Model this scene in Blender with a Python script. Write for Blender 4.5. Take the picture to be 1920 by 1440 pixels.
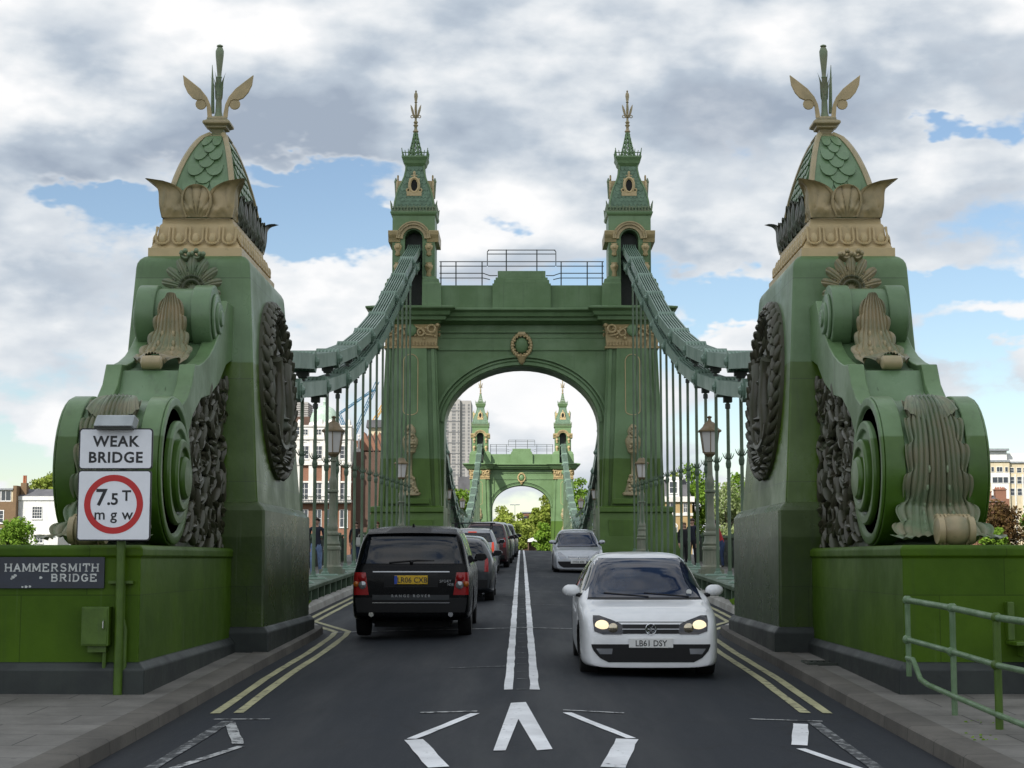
import bpy, bmesh, math, random
from math import sin, cos, tan, atan, atan2, sqrt, pi, radians
from mathutils import Vector, Matrix, Euler, noise
from mathutils.bvhtree import BVHTree

for o in list(bpy.data.objects):
    bpy.data.objects.remove(o)
random.seed(7)
S = bpy.context.scene
COL = S.collection

# ------------------------------------------------------------------ camera
F = 3127.0                  # focal length in pixels of a 1920 wide frame
PITCH = radians(5.99)
cam = bpy.data.cameras.new("camera")
cam.sensor_width = 36.0
cam.lens = 36.0 * F / 1920
cam.shift_x = -18 / 1920
cam.clip_start = 0.1
cam.clip_end = 9000
camo = bpy.data.objects.new("camera", cam)
COL.objects.link(camo)
camo.location = (0, 0, 0)   # the lens is the origin; the road lies about 1.5 m below it
camo.rotation_euler = (pi / 2 + PITCH, 0, 0)
S.camera = camo

# ------------------------------------------------------------------ light
SUN_EL = radians(38)
SUN_AZ = (-0.54, -0.842)
SUNSIDE = 0.25
sun_dir = Vector((SUN_AZ[0] * cos(SUN_EL), SUN_AZ[1] * cos(SUN_EL), sin(SUN_EL))).normalized()
sl = bpy.data.lights.new("sun", 'SUN')
sl.energy = 5.0
sl.angle = radians(0.5)
sl.color = (1.0, 0.95, 0.87)
slo = bpy.data.objects.new("sun", sl)
COL.objects.link(slo)
slo.rotation_euler = sun_dir.to_track_quat('Z', 'Y').to_euler()
slo.location = (-30, -30, 60)

S.view_settings.view_transform = 'Standard'
S.view_settings.look = 'None'
S.view_settings.exposure = 0.12
S.view_settings.gamma = 1.0
S.view_settings.use_curve_mapping = False
S.render.resolution_x = 1024
S.render.resolution_y = 768
S.cycles.use_denoising = True
S.cycles.max_bounces = 6
S.cycles.diffuse_bounces = 3
S.cycles.glossy_bounces = 3
S.cycles.transmission_bounces = 3
S.cycles.caustics_reflective = False
S.cycles.caustics_refractive = False

# ------------------------------------------------------------------ node helpers
class NT:
    def __init__(s, tree):
        s.t = tree
    def put(s, sock, v):
        if isinstance(v, bpy.types.NodeSocket):
            s.t.links.new(v, sock)
        elif v is not None:
            if hasattr(sock, 'default_value'):
                if sock.type == 'RGBA' and len(v) == 3:
                    v = (*v, 1)
                sock.default_value = v
    def n(s, typ, ins=None, **props):
        nd = s.t.nodes.new(typ)
        for k, v in props.items():
            setattr(nd, k, v)
        for k, v in (ins or {}).items():
            s.put(nd.inputs[k], v)
        return nd
    def m(s, op, a, b=None, c=None, clamp=False):
        nd = s.t.nodes.new('ShaderNodeMath')
        nd.operation = op
        nd.use_clamp = clamp
        s.put(nd.inputs[0], a)
        if b is not None: s.put(nd.inputs[1], b)
        if c is not None: s.put(nd.inputs[2], c)
        return nd.outputs[0]
    def vm(s, op, a, b=None):
        nd = s.t.nodes.new('ShaderNodeVectorMath')
        nd.operation = op
        s.put(nd.inputs[0], a)
        if b is not None: s.put(nd.inputs[1], b)
        return nd.outputs[0]
    def mix(s, f, a, b, blend='MIX'):
        nd = s.t.nodes.new('ShaderNodeMix')
        nd.data_type = 'RGBA'
        nd.blend_type = blend
        s.put(nd.inputs['Factor'], f)
        s.put(nd.inputs['A'] if False else nd.inputs[6], a)
        s.put(nd.inputs[7], b)
        return nd.outputs[2]
    def ramp(s, v, lo, hi, a=0.0, b=1.0, smooth=True):
        nd = s.t.nodes.new('ShaderNodeMapRange')
        nd.interpolation_type = 'SMOOTHSTEP' if smooth else 'LINEAR'
        s.put(nd.inputs['Value'], v)
        s.put(nd.inputs['From Min'], lo); s.put(nd.inputs['From Max'], hi)
        s.put(nd.inputs['To Min'], a); s.put(nd.inputs['To Max'], b)
        return nd.outputs[0]
    def noise(s, vec, scale, detail=4, rough=.55, dist=0.0):
        nd = s.n('ShaderNodeTexNoise', {'Scale': scale, 'Detail': detail, 'Roughness': rough, 'Distortion': dist})
        if vec is not None: s.put(nd.inputs['Vector'], vec)
        return nd.outputs['Fac']

# ------------------------------------------------------------------ world: a blue sky with broken cumulus
W = bpy.data.worlds.new("World")
S.world = W
W.use_nodes = True
wt = W.node_tree
for nd in list(wt.nodes):
    wt.nodes.remove(nd)
w = NT(wt)
sky = w.n('ShaderNodeTexSky')
sky.sky_type = 'NISHITA'
sky.sun_disc = False
sky.sun_elevation = SUN_EL
sky.sun_rotation = atan2(SUN_AZ[0], SUN_AZ[1])
sky.air_density = 1.0
sky.dust_density = 0.25
sky.ozone_density = 1.2
bg_sky = w.n('ShaderNodeBackground', {'Color': sky.outputs[0], 'Strength': 0.115})
tc = w.n('ShaderNodeTexCoord')
D = tc.outputs['Generated']
sep = w.n('ShaderNodeSeparateXYZ', {0: D})
u0, v0 = sep.outputs[0], sep.outputs[2]
P1 = w.vm('MULTIPLY', D, (1.0, 1.0, 2.0))
warp = w.n('ShaderNodeTexNoise', {'Vector': P1, 'Scale': 9.0, 'Detail': 5.0, 'Roughness': .6})
wv = w.vm('SUBTRACT', warp.outputs['Color'], (.5, .5, .5))
wsep = w.n('ShaderNodeSeparateXYZ', {0: wv})
u = w.m('ADD', u0, w.m('MULTIPLY', wsep.outputs[0], .17))
v = w.m('ADD', v0, w.m('MULTIPLY', wsep.outputs[1], .10))
def gauss(cx, cy, sx, sy, amp):
    """a soft patch of the sky round one direction, given as the photo's azimuth and height"""
    a = w.m('DIVIDE', w.m('SUBTRACT', u, (cx - 978) / F), sx / F)
    b = w.m('DIVIDE', w.m('SUBTRACT', v, (1048 - cy) / F), sy / F)
    e = w.m('EXPONENT', w.m('MULTIPLY', w.m('ADD', w.m('MULTIPLY', a, a), w.m('MULTIPLY', b, b)), -1.0))
    return w.m('MULTIPLY', e, amp)
def total(lst, start):
    t = start
    for g in lst:
        t = w.m('ADD', t, gauss(*g))
    return t
# where the deck of cloud opens (negative) and closes (positive)
den_g = [(610, 430, 150, 45, -.46), (600, 270, 280, 55, .22), (150, 310, 190, 60, .25), (1330, 470, 110, 60, .15), (1120, 330, 160, 60, .1), (330, 420, 110, 40, -.30), (150, 420, 110, 30, -.16), (880, 430, 95, 55, -.30), (1640, 545, 230, 40, -.34),
         (1785, 270, 60, 28, -.22), (1440, 590, 160, 35, -.26), (40, 905, 170, 50, -.20), (1880, 640, 120, 30, -.20), (1870, 800, 120, 60, -.22),
         (620, 330, 260, 28, -.16), (1330, 620, 60, 30, -.2), (980, 900, 60, 60, -.05),
         (110, 215, 130, 70, .2), (560, 390, 60, 22, .16), (1120, 400, 210, 80, .12), (900, 455, 90, 30, .16), (600, 560, 200, 70, .12)]
n1 = w.noise(P1, 6.8, 9, .55)
n1b = w.noise(w.vm('ADD', P1, (-.015, 0, .085)), 6.8, 9, .55)
n2 = w.noise(w.vm('ADD', P1, (3.1, 1.7, .4)), 3.2, 4, .5)
dens = total(den_g, w.m('ADD', w.m('MULTIPLY', w.m('SUBTRACT', n1, .5), .9), w.m('MULTIPLY', w.m('SUBTRACT', n2, .5), .35)))
cover = w.ramp(dens, -.13, -.045)
# light tops and grey undersides: density compared with the density a little higher up
soft = w.noise(P1, 6.8, 4, .50)
softb = w.noise(w.vm('ADD', P1, (-.015, 0, .085)), 6.8, 4, .50)
relief = w.m('ADD', w.m('MULTIPLY', w.m('SUBTRACT', n1, n1b), .75), w.m('MULTIPLY', w.m('SUBTRACT', soft, softb), .35))
sh_g = [(600, 170, 420, 95, .0), (130, 335, 190, 60, -.42), (1330, 215, 190, 60, -.26), (1450, 520, 190, 45, -.30), (1000, 60, 500, 60, -.12),
        (1750, 390, 200, 40, -.14), (1800, 660, 170, 45, -.25), (110, 580, 220, 40, -.20), (620, 600, 190, 40, -.16), (1700, 130, 250, 60, -.08),
        (60, 150, 120, 80, .20), (1120, 380, 210, 80, .26), (1720, 330, 180, 55, .22), (150, 500, 220, 40, .18), (620, 500, 150, 30, .14),
        (890, 440, 90, 30, .25), (1850, 60, 160, 60, .1), (1100, 640, 260, 80, .12), (40, 700, 150, 60, .12), (970, 780, 200, 70, .22)]
shade = total(sh_g, w.m('ADD', .60, w.m('MULTIPLY', relief, 2.9)))
shade = w.m('ADD', shade, w.m('MULTIPLY', w.m('SUBTRACT', n2, .5), -.5))
cr = w.n('ShaderNodeValToRGB')
el = cr.color_ramp.elements
el[0].position = 0.0; el[0].color = (.36, .425, .52, 1)
el[1].position = 1.0; el[1].color = (.98, .98, .985, 1)
e = el.new(.35); e.color = (.50, .57, .655, 1)
e = el.new(.68); e.color = (.76, .80, .84, 1)
w.put(cr.inputs[0], shade)
# thin edges of a cloud stay pale
ccol = w.mix(w.ramp(dens, -.11, .06, .5, 0.0), cr.outputs[0], (.84, .87, .90))
# the vapour is brighter round the sun, which stands behind the camera
toward = w.n('ShaderNodeVectorMath', {0: D, 1: tuple(sun_dir)}); toward.operation = 'DOT_PRODUCT'
glow = w.m('MULTIPLY_ADD', w.ramp(toward.outputs['Value'], -.25, .95), SUNSIDE, .94)
bg_cloud = w.n('ShaderNodeBackground', {'Color': ccol, 'Strength': glow})
mixs = w.n('ShaderNodeMixShader', {0: cover, 1: bg_sky.outputs[0], 2: bg_cloud.outputs[0]})
wo = w.n('ShaderNodeOutputWorld', {0: mixs.outputs[0]})
try:
    W.cycles.sampling_method = 'MANUAL'
    W.cycles.sample_map_resolution = 512
except Exception:
    pass

# ------------------------------------------------------------------ from the photo's measures to metres
CP, SP = cos(PITCH), sin(PITCH)
def zat(py, d):
    """height of something seen at picture row py when it stands d metres away"""
    return d * tan(PITCH + atan((720 - py) / F))
def xat(px, py, d):
    z = zat(py, d)
    return (px - 978) / F * (d * CP + z * SP)
def lerp(a, b, t):
    return a + (b - a) * t
def interp(pts, t):
    if t <= pts[0][0]: return pts[0][1]
    for (a, va), (b, vb) in zip(pts, pts[1:]):
        if t <= b:
            k = (t - a) / (b - a)
            return va + (vb - va) * k
    return pts[-1][1]
RP = [(-40, -1.75), (0, -1.64), (8, -1.57), (12, -1.52), (17.5, -1.41), (22, -1.29), (26.4, -1.22), (36.8, -.92), (57, -.42), (76, -.05),
      (104, .40), (120, .61), (137, .71), (154, .61), (170, .40), (198, -.05), (240, -.95), (300, -2.2), (420, -2.8), (1200, -3.0)]
def _smooth(d):
    r = 3.0
    return sum(interp(RP, d + r * k / 4) for k in range(-4, 5)) / 9
def road_z(d, x=0.0):
    return _smooth(d) - .025 * min(abs(x), 4.5)
def ground(px, py):
    """where the sight line of a picture point meets the road"""
    el_ = PITCH + atan((720 - py) / F)
    d = 8.0
    while d < 130 and road_z(d, 1.5) < d * tan(el_): d += .02
    c = d * CP + road_z(d) * SP
    return ((px - 978) / F * c, d)

# ------------------------------------------------------------------ mesh helpers
LOC = {}     # world place of each object's origin
class MB:
    def __init__(s):
        s.v = []; s.f = []; s.mi = []
        s.cur = 0
    def add(s, vs, fs):
        o = len(s.v)
        s.v.extend([tuple(p) for p in vs])
        for f in fs:
            s.f.append([i + o for i in f]); s.mi.append(s.cur)
        return o
    def box(s, x0, x1, y0, y1, z0, z1):
        s.add([(x0, y0, z0), (x1, y0, z0), (x1, y1, z0), (x0, y1, z0), (x0, y0, z1), (x1, y0, z1), (x1, y1, z1), (x0, y1, z1)],
              [(0, 3, 2, 1), (4, 5, 6, 7), (0, 1, 5, 4), (1, 2, 6, 5), (2, 3, 7, 6), (3, 0, 4, 7)])
        return s
    def frustum(s, r0, r1):
        """r = (x0, x1, y0, y1, z): a block tapering from r0 to r1"""
        a, b = r0, r1
        s.add([(a[0], a[2], a[4]), (a[1], a[2], a[4]), (a[1], a[3], a[4]), (a[0], a[3], a[4]),
               (b[0], b[2], b[4]), (b[1], b[2], b[4]), (b[1], b[3], b[4]), (b[0], b[3], b[4])],
              [(0, 3, 2, 1), (4, 5, 6, 7), (0, 1, 5, 4), (1, 2, 6, 5), (2, 3, 7, 6), (3, 0, 4, 7)])
        return s
    def stack(s, rects):
        """loft through rectangles (x0, x1, y0, y1, z)"""
        rings = [[(r[0], r[2], r[4]), (r[1], r[2], r[4]), (r[1], r[3], r[4]), (r[0], r[3], r[4])] for r in rects]
        return s.loft(rings)
    def loft(s, rings, closed=True, caps=True):
        n = len(rings[0]); o = len(s.v)
        vs = [p for r in rings for p in r]
        fs = []
        for i in range(len(rings) - 1):
            for j in range(n if closed else n - 1):
                k = (j + 1) % n
                fs.append((i * n + j, i * n + k, (i + 1) * n + k, (i + 1) * n + j))
        if caps and closed:
            fs.append(tuple(range(n))[::-1])
            fs.append(tuple((len(rings) - 1) * n + j for j in range(n)))
        s.add(vs, fs)
        return s
    def grid(s, fn, nu, nv):
        vs = [fn(i / nu, j / nv) for j in range(nv + 1) for i in range(nu + 1)]
        fs = [(j * (nu + 1) + i, j * (nu + 1) + i + 1, (j + 1) * (nu + 1) + i + 1, (j + 1) * (nu + 1) + i) for j in range(nv) for i in range(nu)]
        s.add(vs, fs)
        return s
    def prism(s, poly, axis, a, b):
        """poly of 2-D points stretched along an axis from a to b; axis x: (y,z), y: (x,z), z: (x,y)"""
        def P(p, t):
            return {'x': (t, p[0], p[1]), 'y': (p[0], t, p[1]), 'z': (p[0], p[1], t)}[axis]
        return s.loft([[P(p, a) for p in poly], [P(p, b) for p in poly]])
    def tube(s, pts, r, n=8, caps=True):
        pts = [Vector(p) for p in pts]
        rs = r if isinstance(r, (list, tuple)) else [r] * len(pts)
        rings = []
        up = None
        for i, p in enumerate(pts):
            t = (pts[min(i + 1, len(pts) - 1)] - pts[max(i - 1, 0)])
            t = t.normalized() if t.length > 1e-9 else Vector((0, 0, 1))
            if up is None:
                up = Vector((0, 0, 1)) if abs(t.z) < .9 else Vector((1, 0, 0))
            side = t.cross(up).normalized()
            up2 = side.cross(t).normalized()
            up = up2
            rings.append([p + (side * cos(2 * pi * k / n) + up2 * sin(2 * pi * k / n)) * rs[i] for k in range(n)])
        return s.loft(rings, True, caps)
    def lathe(s, prof, c=(0, 0, 0), n=16, axis='z', flat=1.0):
        """prof of (radius, height)"""
        rings = []
        for r, h in prof:
            ring = []
            for k in range(n):
                a = 2 * pi * k / n
                x, y = r * cos(a), r * sin(a) * flat
                if axis == 'z': ring.append((c[0] + x, c[1] + y, c[2] + h))
                elif axis == 'x': ring.append((c[0] + h, c[1] + x, c[2] + y))
                else: ring.append((c[0] + x, c[1] + h, c[2] + y))
            rings.append(ring)
        return s.loft(rings)
    def ball(s, c, r, n=8, m=6):
        rx, ry, rz = r if isinstance(r, (tuple, list)) else (r, r, r)
        rings = []
        for i in range(1, m):
            a = -pi / 2 + pi * i / m
            rings.append([(c[0] + rx * cos(a) * cos(2 * pi * k / n), c[1] + ry * cos(a) * sin(2 * pi * k / n), c[2] + rz * sin(a)) for k in range(n)])
        return s.loft(rings)
    def torus(s, c, R, r, axis='y', n=18, m=6, a0=0, a1=2 * pi, sx=1.0, sz=1.0):
        full = abs(a1 - a0 - 2 * pi) < 1e-6
        pts = []
        N = n
        for k in range(N + (0 if full else 1)):
            a = a0 + (a1 - a0) * k / N
            p, q = R * cos(a) * sx, R * sin(a) * sz
            pts.append({'y': (c[0] + p, c[1], c[2] + q), 'x': (c[0], c[1] + p, c[2] + q), 'z': (c[0] + p, c[1] + q, c[2])}[axis])
        if full: pts.append(pts[0])
        return s.tube(pts, r, m, caps=not full)
    def xf(s, M, start=0):
        for i in range(start, len(s.v)):
            s.v[i] = tuple(M @ Vector(s.v[i]))
        return s
    def build(s, name, mats, parent=None, smooth=None, bevel=0, sub=0, local=False, normals=True):
        me = bpy.data.meshes.new(name)
        off = Vector((0, 0, 0)) if (parent is None or local) else LOC.get(parent.name, Vector((0, 0, 0)))
        me.from_pydata([(p[0] - off.x, p[1] - off.y, p[2] - off.z) for p in s.v], [], s.f)
        if not isinstance(mats, (list, tuple)): mats = [mats]
        for m in mats: me.materials.append(m)
        if len(mats) > 1:
            me.polygons.foreach_set('material_index', s.mi)
        if normals:
            bm = bmesh.new(); bm.from_mesh(me)
            bmesh.ops.recalc_face_normals(bm, faces=bm.faces)
            bm.to_mesh(me); bm.free()
        if smooth is not None:
            me.polygons.foreach_set('use_smooth', [True] * len(me.polygons))
            if smooth < 180:
                me.set_sharp_from_angle(angle=radians(smooth))
        me.update()
        o = bpy.data.objects.new(name, me)
        COL.objects.link(o)
        if parent is not None:
            o.parent = parent
            LOC[o.name] = Vector((0, 0, 0)) if local else off.copy()
        else:
            LOC[o.name] = Vector((0, 0, 0))
        if sub:
            md = o.modifiers.new('sub', 'SUBSURF'); md.levels = sub; md.render_levels = sub
        if bevel:
            md = o.modifiers.new('bevel', 'BEVEL'); md.width = bevel; md.segments = 2; md.limit_method = 'ANGLE'; md.angle_limit = radians(40)
        return o
def thing(name, label, cat, loc=(0, 0, 0), group=None, rz=0.0):
    o = bpy.data.objects.new(name, None)
    COL.objects.link(o)
    o.location = loc
    o.rotation_euler = (0, 0, rz)
    o.empty_display_size = .2
    LOC[o.name] = Vector(loc)
    tag(o, label, cat, group)
    return o
def tag(o, label, cat, group=None):
    o['label'] = label; o['category'] = cat
    if group: o['group'] = group
    return o
def structure(o):
    o['kind'] = 'structure'
    return o
def copy_tree(o, parent=None):
    c = o.copy()
    COL.objects.link(c)
    if parent is not None: c.parent = parent
    for ch in list(o.children):
        copy_tree(ch, c)
    return c
def evaluated(o):
    """the object's mesh with its modifiers baked in"""
    dg = bpy.context.evaluated_depsgraph_get()
    me = bpy.data.meshes.new_from_object(o.evaluated_get(dg))
    old = o.data
    o.modifiers.clear()
    me.name = old.name
    o.data = me
    return o
def ordinal(i):
    return ['first', 'second', 'third', 'fourth', 'fifth', 'sixth', 'seventh', 'eighth', 'ninth', 'tenth', 'eleventh', 'twelfth', 'thirteenth',
            'fourteenth', 'fifteenth', 'sixteenth', 'seventeenth', 'eighteenth', 'nineteenth', 'twentieth', 'twenty-first', 'twenty-second',
            'twenty-third', 'twenty-fourth', 'twenty-fifth', 'twenty-sixth', 'twenty-seventh', 'twenty-eighth', 'twenty-ninth', 'thirtieth'][i]

# ------------------------------------------------------------------ materials
def newmat(name):
    m = bpy.data.materials.new(name)
    m.use_nodes = True
    nt = NT(m.node_tree)
    return m, nt, m.node_tree.nodes['Principled BSDF']
def plain(name, col, rough=.6, metal=0.0, var=.15, scale=3.0, coat=0.0, bump=0.0, spec=.5, streak=0.0):
    """one colour with a little uneven wear in it"""
    m, t, b = newmat(name)
    g = t.n('ShaderNodeNewGeometry').outputs['Position']
    n_ = t.noise(g, scale, 5, .6)
    k = t.ramp(n_, .3, .7, 1 - var, 1 + var)
    if streak:
        n2_ = t.noise(t.vm('MULTIPLY', g, (7, 7, .5)), 1.0, 4, .6)
        k = t.m('MULTIPLY', k, t.ramp(n2_, .35, .7, 1 + streak * .3, 1 - streak))
    c = t.vm('SCALE', (*col,), None)
    nd = c.node
    t.put(nd.inputs['Scale'], k)
    t.put(b.inputs['Base Color'], c)
    t.put(b.inputs['Roughness'], t.ramp(n_, .3, .7, max(.02, rough - .06), min(1, rough + .08)))
    b.inputs['Metallic'].default_value = metal
    b.inputs['Specular IOR Level'].default_value = spec
    if coat:
        b.inputs['Coat Weight'].default_value = coat
        b.inputs['Coat Roughness'].default_value = .04
    if bump:
        bn = t.n('ShaderNodeBump', {'Strength': bump, 'Distance': .01, 'Height': t.noise(g, scale * 12, 4, .6)})
        t.put(b.inputs['Normal'], bn.outputs[0])
    return m
def paint(name, hi, hi2, lo=None, lo2=None, zb=None, rough=.42, scale=.9, streak=.35, bump=.25, spec=.5, cav=0, panels=0):
    """iron paint of two coats: hi above height zb, lo below it; blotchy and streaked by rain"""
    m, t, b = newmat(name)
    g = t.n('ShaderNodeNewGeometry').outputs['Position']
    n_ = t.noise(g, scale, 6, .62)
    f = t.ramp(n_, .33, .68)
    col = t.mix(f, hi, hi2)
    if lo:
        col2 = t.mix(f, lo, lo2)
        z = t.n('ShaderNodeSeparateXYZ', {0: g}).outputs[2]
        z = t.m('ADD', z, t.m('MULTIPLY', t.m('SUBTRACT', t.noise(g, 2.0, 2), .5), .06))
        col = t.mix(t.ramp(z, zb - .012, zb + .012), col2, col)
    n2_ = t.noise(t.vm('MULTIPLY', g, (7, 7, .25)), 1.0, 5, .65)
    col = t.mix(t.ramp(n2_, .52, .78, 0, streak), col, (.035, .045, .03))
    n3_ = t.noise(t.vm('MULTIPLY', g, (6, 6, .22)), 1.3, 4, .6)
    col = t.mix(t.ramp(n3_, .60, .80, 0, streak * .5), col, (.30, .34, .27))
    if cav:      # worn gilding by curvature, doubling as painted ridge highlights and recess shade
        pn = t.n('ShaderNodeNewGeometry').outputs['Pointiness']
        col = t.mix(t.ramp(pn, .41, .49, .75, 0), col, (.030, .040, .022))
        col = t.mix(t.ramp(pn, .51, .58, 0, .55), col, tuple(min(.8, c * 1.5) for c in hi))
    if panels:   # plates of slightly different paint with fine joints between them
        sp_ = t.n('ShaderNodeSeparateXYZ', {0: g})
        cm_ = t.n('ShaderNodeCombineXYZ', {0: t.m('ADD', sp_.outputs[0], sp_.outputs[1]), 1: t.m('ADD', sp_.outputs[2], .37), 2: 0.0})
        br_ = t.n('ShaderNodeTexBrick', {'Vector': cm_.outputs[0], 'Color1': (1, 1, 1, 1), 'Color2': (.74, .80, .72, 1), 'Mortar': (.45, .47, .42, 1), 'Scale': 1.0,
                                         'Mortar Size': .006, 'Mortar Smooth': .2, 'Brick Width': panels, 'Row Height': panels * .62})
        col = t.mix(.85, col, br_.outputs['Color'], 'MULTIPLY')
    # worn patches where an older coat shows
    n4_ = t.noise(g, 3.3, 6, .7)
    col = t.mix(t.ramp(n4_, .63, .68, 0, .30), col, tuple(c * .6 for c in hi2))
    t.put(b.inputs['Base Color'], col)
    t.put(b.inputs['Roughness'], t.ramp(n_, .3, .7, rough - .08, rough + .14))
    b.inputs['Specular IOR Level'].default_value = spec
    if bump:
        bn = t.n('ShaderNodeBump', {'Strength': bump, 'Distance': .012, 'Height': t.noise(g, 9, 5, .6)})
        t.put(b.inputs['Normal'], bn.outputs[0])
    return m
SAGE = (.142, .238, .108); SAGE2 = (.094, .166, .064)
DEEP = (.070, .138, .0040); DEEP2 = (.046, .096, .0028)
M = {}
M['pylon'] = paint('pylon_paint', SAGE, SAGE2, DEEP, DEEP2, 2.72, rough=.33, panels=2.3)
M['pylon_low'] = paint('pylon_low_paint', (.095, .135, .055), (.045, .075, .016), (.05, .085, .010), (.022, .045, .004), .30, rough=.27, streak=.5, panels=1.9)
M['block'] = paint('block_paint', DEEP, DEEP2, rough=.45, streak=.35, spec=.18, panels=1.35)
M['scroll'] = paint('scroll_paint', SAGE, SAGE2, (.055, .125, .012), (.038, .088, .008), 1.35, rough=.36)
M['scroll_mid'] = paint('scroll_mid_paint', (.145, .238, .122), (.102, .176, .080), rough=.33)
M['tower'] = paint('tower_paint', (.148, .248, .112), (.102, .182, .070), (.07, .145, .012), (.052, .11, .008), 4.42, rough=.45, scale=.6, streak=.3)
M['tower_top'] = paint('tower_top_paint', (.155, .254, .120), (.108, .190, .078), rough=.45, scale=.6, streak=.3)
M['tower_slate'] = None
M['chain'] = paint('chain_paint', (.175, .265, .205), (.125, .20, .145), rough=.42, scale=.7, streak=.25)
M['rod'] = paint('rod_paint', (.12, .175, .11), (.07, .11, .055), rough=.45, scale=.8, streak=.3, bump=0)
M['girder'] = paint('girder_paint', (.085, .135, .085), (.05, .085, .045), rough=.5, scale=1.2, streak=.5)
M['dark_iron'] = plain('dark_iron', (.03, .038, .03), .5, var=.3)
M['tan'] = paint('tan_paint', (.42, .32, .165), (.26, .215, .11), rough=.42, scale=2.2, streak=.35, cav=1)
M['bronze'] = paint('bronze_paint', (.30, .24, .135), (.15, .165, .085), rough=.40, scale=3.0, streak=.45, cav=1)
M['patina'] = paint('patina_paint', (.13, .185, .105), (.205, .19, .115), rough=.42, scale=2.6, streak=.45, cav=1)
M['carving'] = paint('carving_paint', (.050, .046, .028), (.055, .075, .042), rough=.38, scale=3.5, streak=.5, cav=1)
M['skirting'] = paint('skirting_paint', (.022, .03, .026), (.014, .018, .018), rough=.5, scale=1.4, streak=.2)
M['asphalt'] = None
# ------------------------------------------------------------------ ground, river, road
def asphalt_mat():
    m, t, b = newmat('asphalt')
    g = t.n('ShaderNodeNewGeometry').outputs['Position']
    big = t.noise(t.vm('MULTIPLY', g, (1.0, .12, 1)), 1.1, 5, .6)
    fine = t.noise(g, 42, 3, .7)
    mid = t.noise(g, 2.2, 5, .65)
    c = t.mix(t.ramp(big, .35, .68), (.0055, .008, .0125), (.0110, .0148, .0215))
    c = t.mix(t.ramp(mid, .55, .75, 0, .45), c, (.010, .013, .017))
    c = t.mix(t.ramp(fine, .58, .80, 0, .6), c, (.09, .10, .11))
    vor = t.n('ShaderNodeTexVoronoi', {'Vector': t.vm('ADD', g, t.vm('SCALE', t.n('ShaderNodeTexNoise', {'Vector': g, 'Scale': 1.5, 'Detail': 3.0}).outputs['Color'])), 'Scale': .33})
    vor.feature = 'DISTANCE_TO_EDGE'
    c = t.mix(t.ramp(vor.outputs['Distance'], .004, .012, .55, 0), c, (.006, .007, .009))
    t.put(b.inputs['Base Color'], c)
    t.put(b.inputs['Roughness'], t.ramp(big, .3, .7, .62, .85))
    b.inputs['Specular IOR Level'].default_value = .35
    bn = t.n('ShaderNodeBump', {'Strength': .35, 'Distance': .006, 'Height': fine})
    t.put(b.inputs['Normal'], bn.outputs[0])
    return m
def marking_mat(name, col, wear):
    m, t, b = newmat(name)
    g = t.n('ShaderNodeNewGeometry').outputs['Position']
    a = t.noise(g, 9, 6, .72)
    k = t.ramp(a, wear - .05, wear + .07)
    d = t.noise(g, 1.4, 4, .6)
    c = t.mix(t.ramp(d, .3, .7), col, tuple(x * .72 for x in col))
    t.put(b.inputs['Base Color'], t.mix(k, (.025, .028, .032), c))
    b.inputs['Roughness'].default_value = .7
    return m
def stone_mat(name, c1, c2, sc=1.0, slab=None):
    m, t, b = newmat(name)
    g = t.n('ShaderNodeNewGeometry').outputs['Position']
    n_ = t.noise(g, 1.3 * sc, 6, .65)
    f_ = t.noise(g, 25 * sc, 4, .6)
    c = t.mix(t.ramp(n_, .3, .7), c1, c2)
    c = t.mix(t.ramp(f_, .5, .8, 0, .5), c, tuple(x * .45 for x in c1))
    vo = t.n('ShaderNodeTexVoronoi', {'Vector': g, 'Scale': 3.2})
    c = t.mix(t.ramp(vo.outputs['Distance'], .05, .09, .6, 0), c, tuple(x * .4 for x in c1))
    if slab:
        br = t.n('ShaderNodeTexBrick', {'Vector': g, 'Color1': (1, 1, 1, 1), 'Color2': (.82, .82, .82, 1), 'Mortar': (.3, .3, .3, 1), 'Scale': 1.0,
                                        'Mortar Size': .008, 'Brick Width': slab, 'Row Height': slab * .7})
        c = t.mix(1.0, c, br.outputs['Color'], 'MULTIPLY')
    t.put(b.inputs['Base Color'], c)
    b.inputs['Roughness'].default_value = .8
    bn = t.n('ShaderNodeBump', {'Strength': .3, 'Distance': .008, 'Height': f_})
    t.put(b.inputs['Normal'], bn.outputs[0])
    return m
M['asphalt'] = asphalt_mat()
M['white_mark'] = marking_mat('white_marking', (.84, .85, .86), .34)
M['worn_mark'] = marking_mat('worn_marking', (.50, .51, .50), .47)
M['faint_mark'] = marking_mat('faint_marking', (.30, .31, .31), .53)
M['yellow_mark'] = marking_mat('yellow_marking', (.46, .44, .25), .40)
M['pavement'] = stone_mat('pavement_slabs', (.21, .2, .18), (.125, .118, .104), 1, 1.0)
M['kerb'] = stone_mat('kerb_granite', (.135, .123, .104), (.08, .073, .062), 1, 1.3)
M['kerb_pale'] = stone_mat('kerb_pale', (.42, .41, .38), (.27, .26, .23), 1)
M['earth'] = plain('bank_ground', (.07, .085, .04), .9, var=.4, scale=.15)
M['water'] = plain('river_water', (.05, .055, .045), .12, var=.2, scale=.3, bump=.3)

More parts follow.
